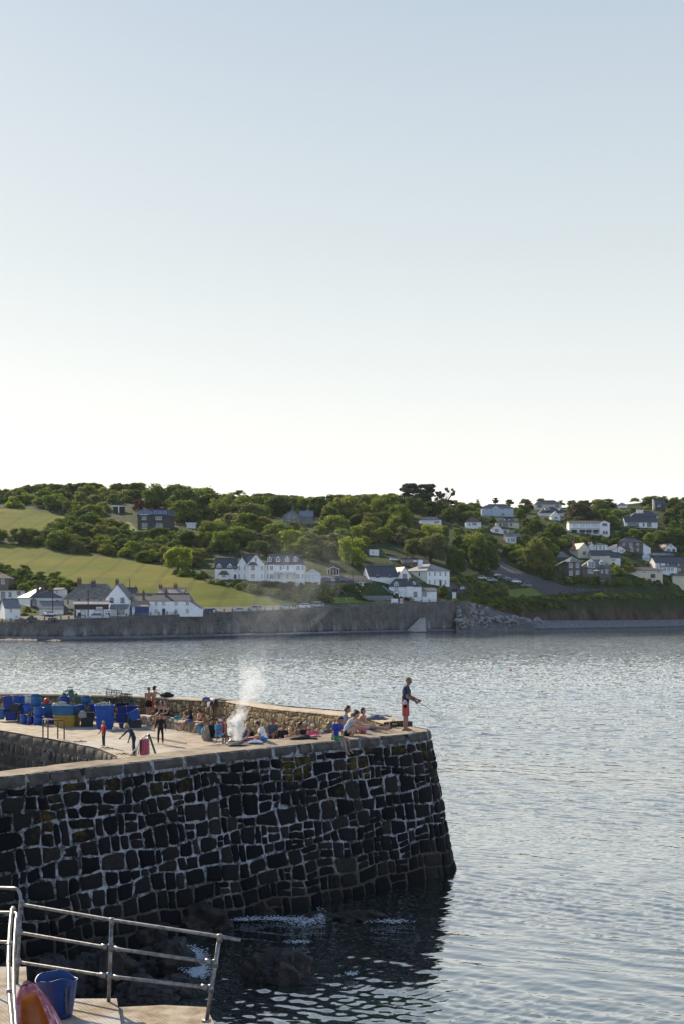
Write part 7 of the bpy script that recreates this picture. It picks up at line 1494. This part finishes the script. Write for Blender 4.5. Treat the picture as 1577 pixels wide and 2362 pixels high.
# loose wood and ropes on the deck
m=MB(); a=P(342,1688,69.5);b=P(430,1700,66); a.z=b.z=2.06; m.tube([a,b],.035,6); o=m.build('wooden_spar',pm('weathered_wood',(0.35,0.30,0.24),(0.22,0.18,0.14),8)); tag(o,'long pale spar lying on the deck behind the wetsuit boy','spar')
for px,py,l in((246,1727,'mooring ring and rope lying by the life jacket child'),(284,1741,'short dark mooring rope near the coping corner'),(185,1712,'dark rope lying along the deck edge')):
    p=G(px,py,2.03); m=MB(); m.tube([(-.3,0,.02),(-.16,.16,.03),(0,-.12,.03),(.08,.1,.06),(-.05,.2,.04),(.12,.0,.03),(.3,.08,.02)],.02,6); o=m.build('mooring_rope',NETD,None,True,p); tag(o,l,'rope')
# ================================================================ smoke
def smoke():
    pts=[(541,1715,.10),(543,1702,.22),(547,1685,.30),(546,1664,.30),(556,1640,.22),(570,1612,.26),(582,1580,.42),(588,1550,.48),(588,1500,.55),(596,1450,.85),(630,1400,1.3),(672,1340,1.5),(712,1270,1.4),(735,1200,1.1),(745,1160,.6)]
    m=MB(); m.tube([P(a,b,41.9) for a,b,c in pts],[c for a,b,c in pts],16); base=P(541,1715,41.9)
    m.v=[(a-base.x,b-base.y,c-base.z) for a,b,c in m.v]
    n=N('smoke_volume'); co_=n.coord('Object'); f=n.noise(co_,1.6,5,.62,dist=.6); f2=n.noise(co_,5.0,4,.6,dist=.8); z=n.n('SeparateXYZ'); n.t.links.new(co_,z.inputs[0])
    zz=n.math('MULTIPLY',z.outputs[2],.125)
    fall=n.ramp(zz,[(0.0,1.0),(0.085,.9),(0.13,.12),(0.22,.12),(0.29,.022),(0.40,.0032),(0.62,.0028),(0.74,.0012),(0.84,0.0)])
    det=n.ramp(n.math('ADD',n.math('MULTIPLY',f,.6),n.math('MULTIPLY',f2,.4)),[(0.46,0.0),(0.64,1.0)])
    dens=n.math('MULTIPLY',n.math('MULTIPLY',fall,det),26.0)
    v=n.n('VolumePrincipled'); v.inputs['Color'].default_value=(.90,.96,1.0,1); v.inputs['Anisotropy'].default_value=.2; n.t.links.new(dens,v.inputs['Density']); n.t.links.new(v.outputs[0],n.out.inputs['Volume'])
    o=m.build('smoke',n.m,None,True,base); bm=bmesh.new(); bm.from_mesh(o.data); bmesh.ops.recalc_face_normals(bm,faces=bm.faces); bm.to_mesh(o.data); bm.free(); tag(o,'thin white barbecue smoke drifting up from the pier top','smoke',None,'stuff')
smoke()
# ================================================================ near foreground
GALV=N('galvanised_tube'); _c=GALV.coord('Object'); _f=GALV.noise(_c,14,5,.6); GALV=GALV.fin(GALV.ramp(_f,[(.35,(.12,.115,.11)),(.6,(.27,.27,.27)),(.8,(.17,.13,.10))]),.42,GALV.bump(_f,.3,.004),.65)
fg=empty('pipe_railing',P(251,2318,19.0),0,'galvanised pipe railing with three rails at the edge of the concrete landing','railing'); fo=Vector(fg.location)
def pipe(name,pts,r=.024,parent=fg,o=fo,n=10):
    q=[]; P_=[Vector(p) for p in pts]
    m=MB(); m.tube([p-o for p in P_],r,n); return m.build(name,GALV,parent,True)
def bend(a,b,c,r=.15,k=5):
    "round the corner b"
    a,b,c=Vector(a),Vector(b),Vector(c); p0=b+(a-b).normalized()*r; p1=b+(c-b).normalized()*r; return [p0.lerp(b,t/k).lerp(b.lerp(p1,t/k),t/k) for t in range(k+1)]
YA,YB,YC=19.9,19.0,18.25
T1,T2,T3=P(50,2083,YA),P(258,2122,YB),P(508,2160,YC); pipe('top_rail',[P(-60,2047,20.6)]+bend(P(-60,2047,20.6),P(45,2049,20.0),T1,.12)+bend(P(45,2049,20.0),P(50,2086,YA),T2,.08)+[T2,T3,P(554,2169,YC-.12)])
pipe('middle_rail',bend(P(40,2110,YA),P(44,2151,YA),P(258,2187,YB),.1)+[P(256,2187,YB),P(495,2221,YC)]); pipe('lower_rail',bend(P(40,2180,YA),P(42,2219,YA),P(254,2252,YB),.1)+[P(253,2252,YB),P(487,2279,YC)])
for a,b,Y,k in((48,39,YA,2086),(258,251,YB,2120),(507,477,YC,2160)):
    bt={48:2279,258:2318,507:2357}[a]; pipe('post',[P(b,bt,Y),P(a,k,Y)],.026); pp_=pipe('base_flange',[P(b,bt,Y),P(b,bt-5,Y)],.06)
for x,y,Y in((258,2126,YB),(256,2186,YB),(252.5,2252,YB),(507,2164,YC),(497,2222,YC),(487,2280,YC),(50,2086,YA),(46,2152,YA),(43,2220,YA)): m=MB(); c=P(x,y,Y)-fo; m.tube([c-Vector((0,0,.05)),c+Vector((0,0,.05))],.037,10); m.build('fitting',GALV,fg,True)
for x,y,Y in((241,2184,YB),(271,2189,YB),(238,2250,YB),(269,2255,YB),(481,2218,YC),(472,2277,YC)): m=MB(); c=P(x,y,Y)-fo; dv=Vector((.04,-.012,-.008)); m.tube([c-dv,c+dv],.034,10); m.build('fitting',GALV,fg,True)
f2=empty('stair_railing',P(22,2290,16.2),0,'nearer galvanised stair handrail running down at the left edge','railing'); fo2=Vector(f2.location)
pipe('handrail',[P(45,2500,14.6),P(29,2362,15.6),P(22,2290,16.4),P(20,2220,17.3),P(23,2150,18.2)]+[P(28,2100,18.7),P(31,2094,18.8),P(34,2098,18.9)],.026,f2,fo2); pipe('lower_handrail',[P(52,2500,15.1),P(38,2362,16.2),P(33,2290,17.2),P(33,2200,18.3),P(37,2125,18.9),P(40,2110,19.2),P(36,2105,19.4),P(-40,2104,20.2)],.022,f2,fo2); pipe('cross_rail',[P(-60,2172,20),P(26,2173,19.2),P(31,2178,19)],.022,f2,fo2)
for x,y,Y in((21.5,2181,17.8),(22.5,2288,16.4)): m=MB(); c=P(x,y,Y)-fo2; m.tube([c-Vector((0,0,.03)),c+Vector((0,0,.03))],.034,10); m.build('fitting',GALV,f2,True)
# landing
def m_landing():
    n=N('netted_concrete'); c=n.coord('Object'); f=n.noise(c,3,7,.7); g=n.noise(c,.9,4)
    col=n.ramp(f,[(.35,(.22,.165,.11)),(.52,(.38,.31,.22)),(.68,(.52,.46,.37))]); col=n.mix(n.ramp(g,[(.46,0.0),(.6,.75)]),col,(.52,.51,.48))
    sep=n.n('SeparateXYZ'); n.t.links.new(c,sep.inputs[0]); u=n.math('ADD',n.math('MULTIPLY',sep.outputs[0],15.0),n.math('MULTIPLY',sep.outputs[1],9.0)); v=n.math('SUBTRACT',n.math('MULTIPLY',sep.outputs[0],15.0),n.math('MULTIPLY',sep.outputs[1],9.0))
    def ln(a): q=n.math('ABSOLUTE',n.math('SUBTRACT',n.math('FRACT',n.math('ADD',a,n.math('MULTIPLY',f,.25))),.5)); return n.ramp(q,[(.0,1.0),(.07,.0)])
    l=n.math('MAXIMUM',ln(u),ln(v)); col=n.mix(n.math('MULTIPLY',l,.6),col,(.09,.07,.05))
    return n.fin(col,.92,n.bump(l,.5,.02,n.bump(f,.8,.03)),spec=.2)
ML=m_landing(); MC=pm('landing_side',(0.05,0.045,0.04),(0.11,0.10,0.085),2,.95,.8)
def slab(name,poly,z,zb):
    q=[G(a,b,z) for a,b in poly]; m=MB(); n=len(q); vs=[tuple(v) for v in q]+[(v.x,v.y,zb) for v in q]; m.add(vs,[tuple(range(n-1,-1,-1))]); m.k=1; m.add(vs,[(i,(i+1)%n,(i+1)%n+n,i+n) for i in range(n)]); o=m.build(name,[ML,MC]); tag(o,kind='structure'); return o
slab('landing',[(-500,2230),(61,2230),(66,2306),(172,2303.5),(270,2303),(277,2346),(281,2374),(-500,2374)],3.05,-1.5)
slab('lower_landing',[(262,2330),(276,2323),(380,2318),(477,2323),(498,2368),(560,2520),(330,2540),(290,2420)],2.95,-1.5)
slab('lower_step',[(-900,2700),(500,2700),(900,5200),(-1500,5200)],1.25,-1.5)
# shore rocks
M_RK=pm('wet_rock',(0.013,0.011,0.010),(0.042,0.033,0.027),2.5,.6,1.0,det=8,spec=.25); RK=[rock_mesh('rock',20+i,M_RK,5,.42,.8) for i in range(5)]; r=random.Random(4)
def rock(px,py,w,h,label,z=0.0,d=None,k=None):
    c=G(px,py,z); s=c.y/F; o=bpy.data.objects.new('rock',RK[r.randrange(5) if k is None else k]); COL.objects.link(o); o.location=(c.x,c.y+ (d or w*s*.4)*.5,z-.1); o.scale=(w*s/2*.95,(d or w*s*.8)/2,h*s*.95); o.rotation_euler=(0,0,r.uniform(0,6)); o.rotation_euler[2]=0 if k is not None else r.choice([0,3.14]); tag(o,label,'rock','dark rocks at the foot of the pier')
rock(640,2262,165,88,'large dark rock standing out of the water right of the railing',k=0); rock(700,2268,70,30,'low rock against the right side of the large dark rock'); rock(596,2250,70,62,'pointed rock against the left side of the large dark rock',k=2)
for a in((560,2112,150,40,'low wet rock at the foot of the pier wall, leftmost of four awash'),(735,2118,80,26,'wet rock awash below the pier wall with spray on it'),(830,2120,130,30,'broad wet rock awash below the middle of the pier wall'),(905,2122,70,14,'flat wet rock awash, farthest right below the pier wall'),(430,2150,200,90,'big dark boulder at the wall foot behind the railing end'),(310,2170,190,95,'big dark boulder behind the middle post of the railing'),(150,2200,220,95,'big dark boulder behind the left part of the railing'),(20,2230,200,120,'dark boulder at the far left behind the railing'),
 (380,2240,170,90,'dark rock in the gully below the railing, right of the middle post'),(240,2270,190,100,'dark rock in the gully above the landing slab'),(420,2290,130,50,'dark rock at the water edge below the railing end'),(120,2290,190,90,'dark rock directly behind the blue tub'),(330,2310,170,60,'dark rock just beyond the edge of the landing')): rock(*a)
# foam
r=random.Random(8); m=MB()
for cx_,cy_,w,h,k in((440,2205,46,24,620),(458,2238,30,20,380),(425,2225,30,14,90),(700,2124,60,14,150),(640,2118,60,6,70),(560,2120,60,6,60),(900,2125,70,7,60),(740,2112,14,20,50),(690,2172,40,5,40),(810,2245,26,8,26),(600,2118,160,10,60)):
    for _ in range(int(k*2.6)):
        x=cx_+r.gauss(0,.38)*w; y=cy_+r.gauss(0,.38)*h; c=G(x,y,.07+r.random()*.05); s=r.uniform(.005,.02); a=r.uniform(0,3.1); m.ell(c,(s*1.6,s,s*.35),6,4)
o=m.build('sea_foam',pm('foam_white',(0.62,0.66,0.70)),None,True); tag(o,'white foam where the sea breaks on the rocks','foam',None,'stuff')
# blue flexible tub with rope handles
p=G(132,2344,3.055); e=empty('flexible_tub',p,R_(-8),'blue flexible tub with rope handles standing on the landing behind the kayak','tub'); PBt=pm('tub_blue',(0.007,0.05,0.20),(0.008,0.035,0.13),5,.42,.05)
R0,R1,Ht=.20,.262,.50; vs=[];n=48
prof=[(0,.03,0),(R0*.95,.0,0),(R0,.03,0),((R0+R1)/2,Ht*.5,.3),(R1,Ht*.97,1),(R1+.008,Ht,1),(R1-.004,Ht,1),(R1-.012,Ht*.97,1),((R0+R1)/2-.01,Ht*.5,.3),(R0-.01,.05,0),(0.0,.05,0)]
for rr,z,k in prof:
    for i in range(n): a=2*math.pi*i/n; q=1+k*(.045*math.cos(2*a+.5)-.02*math.cos(3*a)); vs.append((rr*q*math.cos(a),rr*q*math.sin(a),z+k*.035*math.cos(2*a+2.2)+k*.012*math.sin(5*a)))
fs=[(i*n+k,i*n+(k+1)%n,(i+1)*n+(k+1)%n,(i+1)*n+k) for i in range(len(prof)-1) for k in range(n)]
m=MB(); m.add(vs,fs); m.build('shell',PBt,e,True); RP=pm('tub_rope',(0.16,0.14,0.12),(0.09,0.08,0.07),30,.9,.8)
for a0 in(-38,150):
    pts=[]
    for k in range(13): t=k/12; a=R_(a0+ (t-.5)*16*(1 if True else 0)); rr=.258 if k in(0,12) else .285; z=Ht*.84-.34*math.sin(math.pi*t)**.55; rr=(R0+(R1-R0)*z/Ht)*1.05+.02*(0<k<12); pts.append((rr*math.cos(a),rr*math.sin(a),z))
    m=MB(); m.tube(pts,.011,7); m.build('rope_handle',RP,e,True)
# kayak
bow=P(58,2258,17.75); ky=empty('kayak',bow,0,'faded red and orange plastic kayak lying bow-up beside the blue tub','kayak'); ax=Vector((.80,-1.25,-2.05)); L=ax.length; fwk=ax.normalized(); sdk=fwk.cross(Vector((0,0,1))).normalized(); upk=sdk.cross(fwk).normalized()
ru=R_(-24); sdk,upk=(sdk*math.cos(ru)+upk*math.sin(ru)),(-sdk*math.sin(ru)+upk*math.cos(ru))
KR=N('kayak_red'); _c=KR.coord('Object',(1,1,1)); _f=KR.noise(_c,5,6,.7,dist=.6); KRm=KR.fin(KR.ramp(_f,[(.35,(.20,.025,.04)),(.52,(.38,.09,.11)),(.70,(.66,.42,.42))]),.33,KR.bump(_f,.15,.004),spec=.6); KO=pm('kayak_orange',(0.45,0.14,0.03),(0.30,0.07,0.02),4,.35,.05)
vs=[];fs=[];mi_=[]; NS=40; ring=[]
for i in range(NS+1):
    t=i/NS; w=.37*(math.sin(min(1,(t+.004)*2.1)*math.pi/2)**.55) if t<.476 else .37*math.sqrt(max(0.02,1-((t-.476)/.53)**2.4)); hh=.17*(math.sin(min(1,(t+.01)*3.0)*math.pi/2)**.6)+.02; rise=.0
    well=0 if t<.075 else min(1,(t-.075)/.05)*(0 if t>.93 else 1)
    c=fwk*(t*L)+upk*(-.13-.06*(1-(1-t)**4)+.0)
    sec=[(-1,.0),(-.93,.55),(-.80,.92),(-.66,1.0),(-.54,.95),(-.46,1-1.1*well),(-.2,1-1.35*well+.15*(1-well)),(0,1-1.35*well+.2*(1-well)),(.2,1-1.35*well+.15*(1-well)),(.46,1-1.1*well),(.54,.95),(.66,1.0),(.80,.92),(.93,.55),(1,.0),(.9,-.6),(.55,-1.0),(0,-1.12),(-.55,-1.0),(-.9,-.6)]
    for a,b in sec: vs.append(c+sdk*a*w+upk*b*hh)
K=len(sec)
m=MB()
for i in range(NS):
    for k in range(K):
        fs.append((i*K+k,i*K+(k+1)%K,(i+1)*K+(k+1)%K,(i+1)*K+k)); mi_.append(1 if (4<=k<=9 and i>2) else 0)
fs+= [tuple(range(K)),tuple(NS*K+k for k in range(K-1,-1,-1))]; mi_+=[0,0]; m.v=[tuple(v) for v in vs]; m.f=fs; m.m=mi_
hull=m.build('hull',[KRm,KO],ky,True)
for off in(.0,.035,.07):
    pts=[]
    for k in range(9): t=.16+off*.6+k*.012; a=.60+.30*math.sin(k/8*1.6); i=t; w=.37*(math.sin(min(1,t*2.1)*math.pi/2)**.55); hh=.17*(math.sin(min(1,t*3)*math.pi/2)**.6)+.02; pts.append(fwk*(t*L)+upk*(-.13-.06*(1-(1-t)**4))-sdk*w*(.70+.17*math.sin(k/8*1.5))+upk*hh*(1.0-.20*math.sin(k/8*1.5)))
    m=MB(); m.tube(pts,.006,5); m.build('moulded_line',pm('kayak_pale_stripe',(0.75,0.6,0.6)),ky,True)
for a,b in((-.3,.03),(.25,.035)): m=MB(); c=fwk*(b*L)+upk*.0+sdk*a*.12; m.tube([c-sdk*.05,c+upk*.03,c+sdk*.05],.008,5); m.build('toggle',CL['black'],ky,True)

# ================================================================ air
m=MB(); m.box(-2700,2700,-650,2100,-4.4,118); n=N('haze_air'); v=n.n('VolumePrincipled'); v.inputs['Color'].default_value=(.74,.86,1,1); v.inputs['Density'].default_value=.000024; v.inputs['Anisotropy'].default_value=.3; n.t.links.new(v.outputs[0],n.out.inputs['Volume'])
o=m.build('haze',n.m); tag(o,kind='stuff')
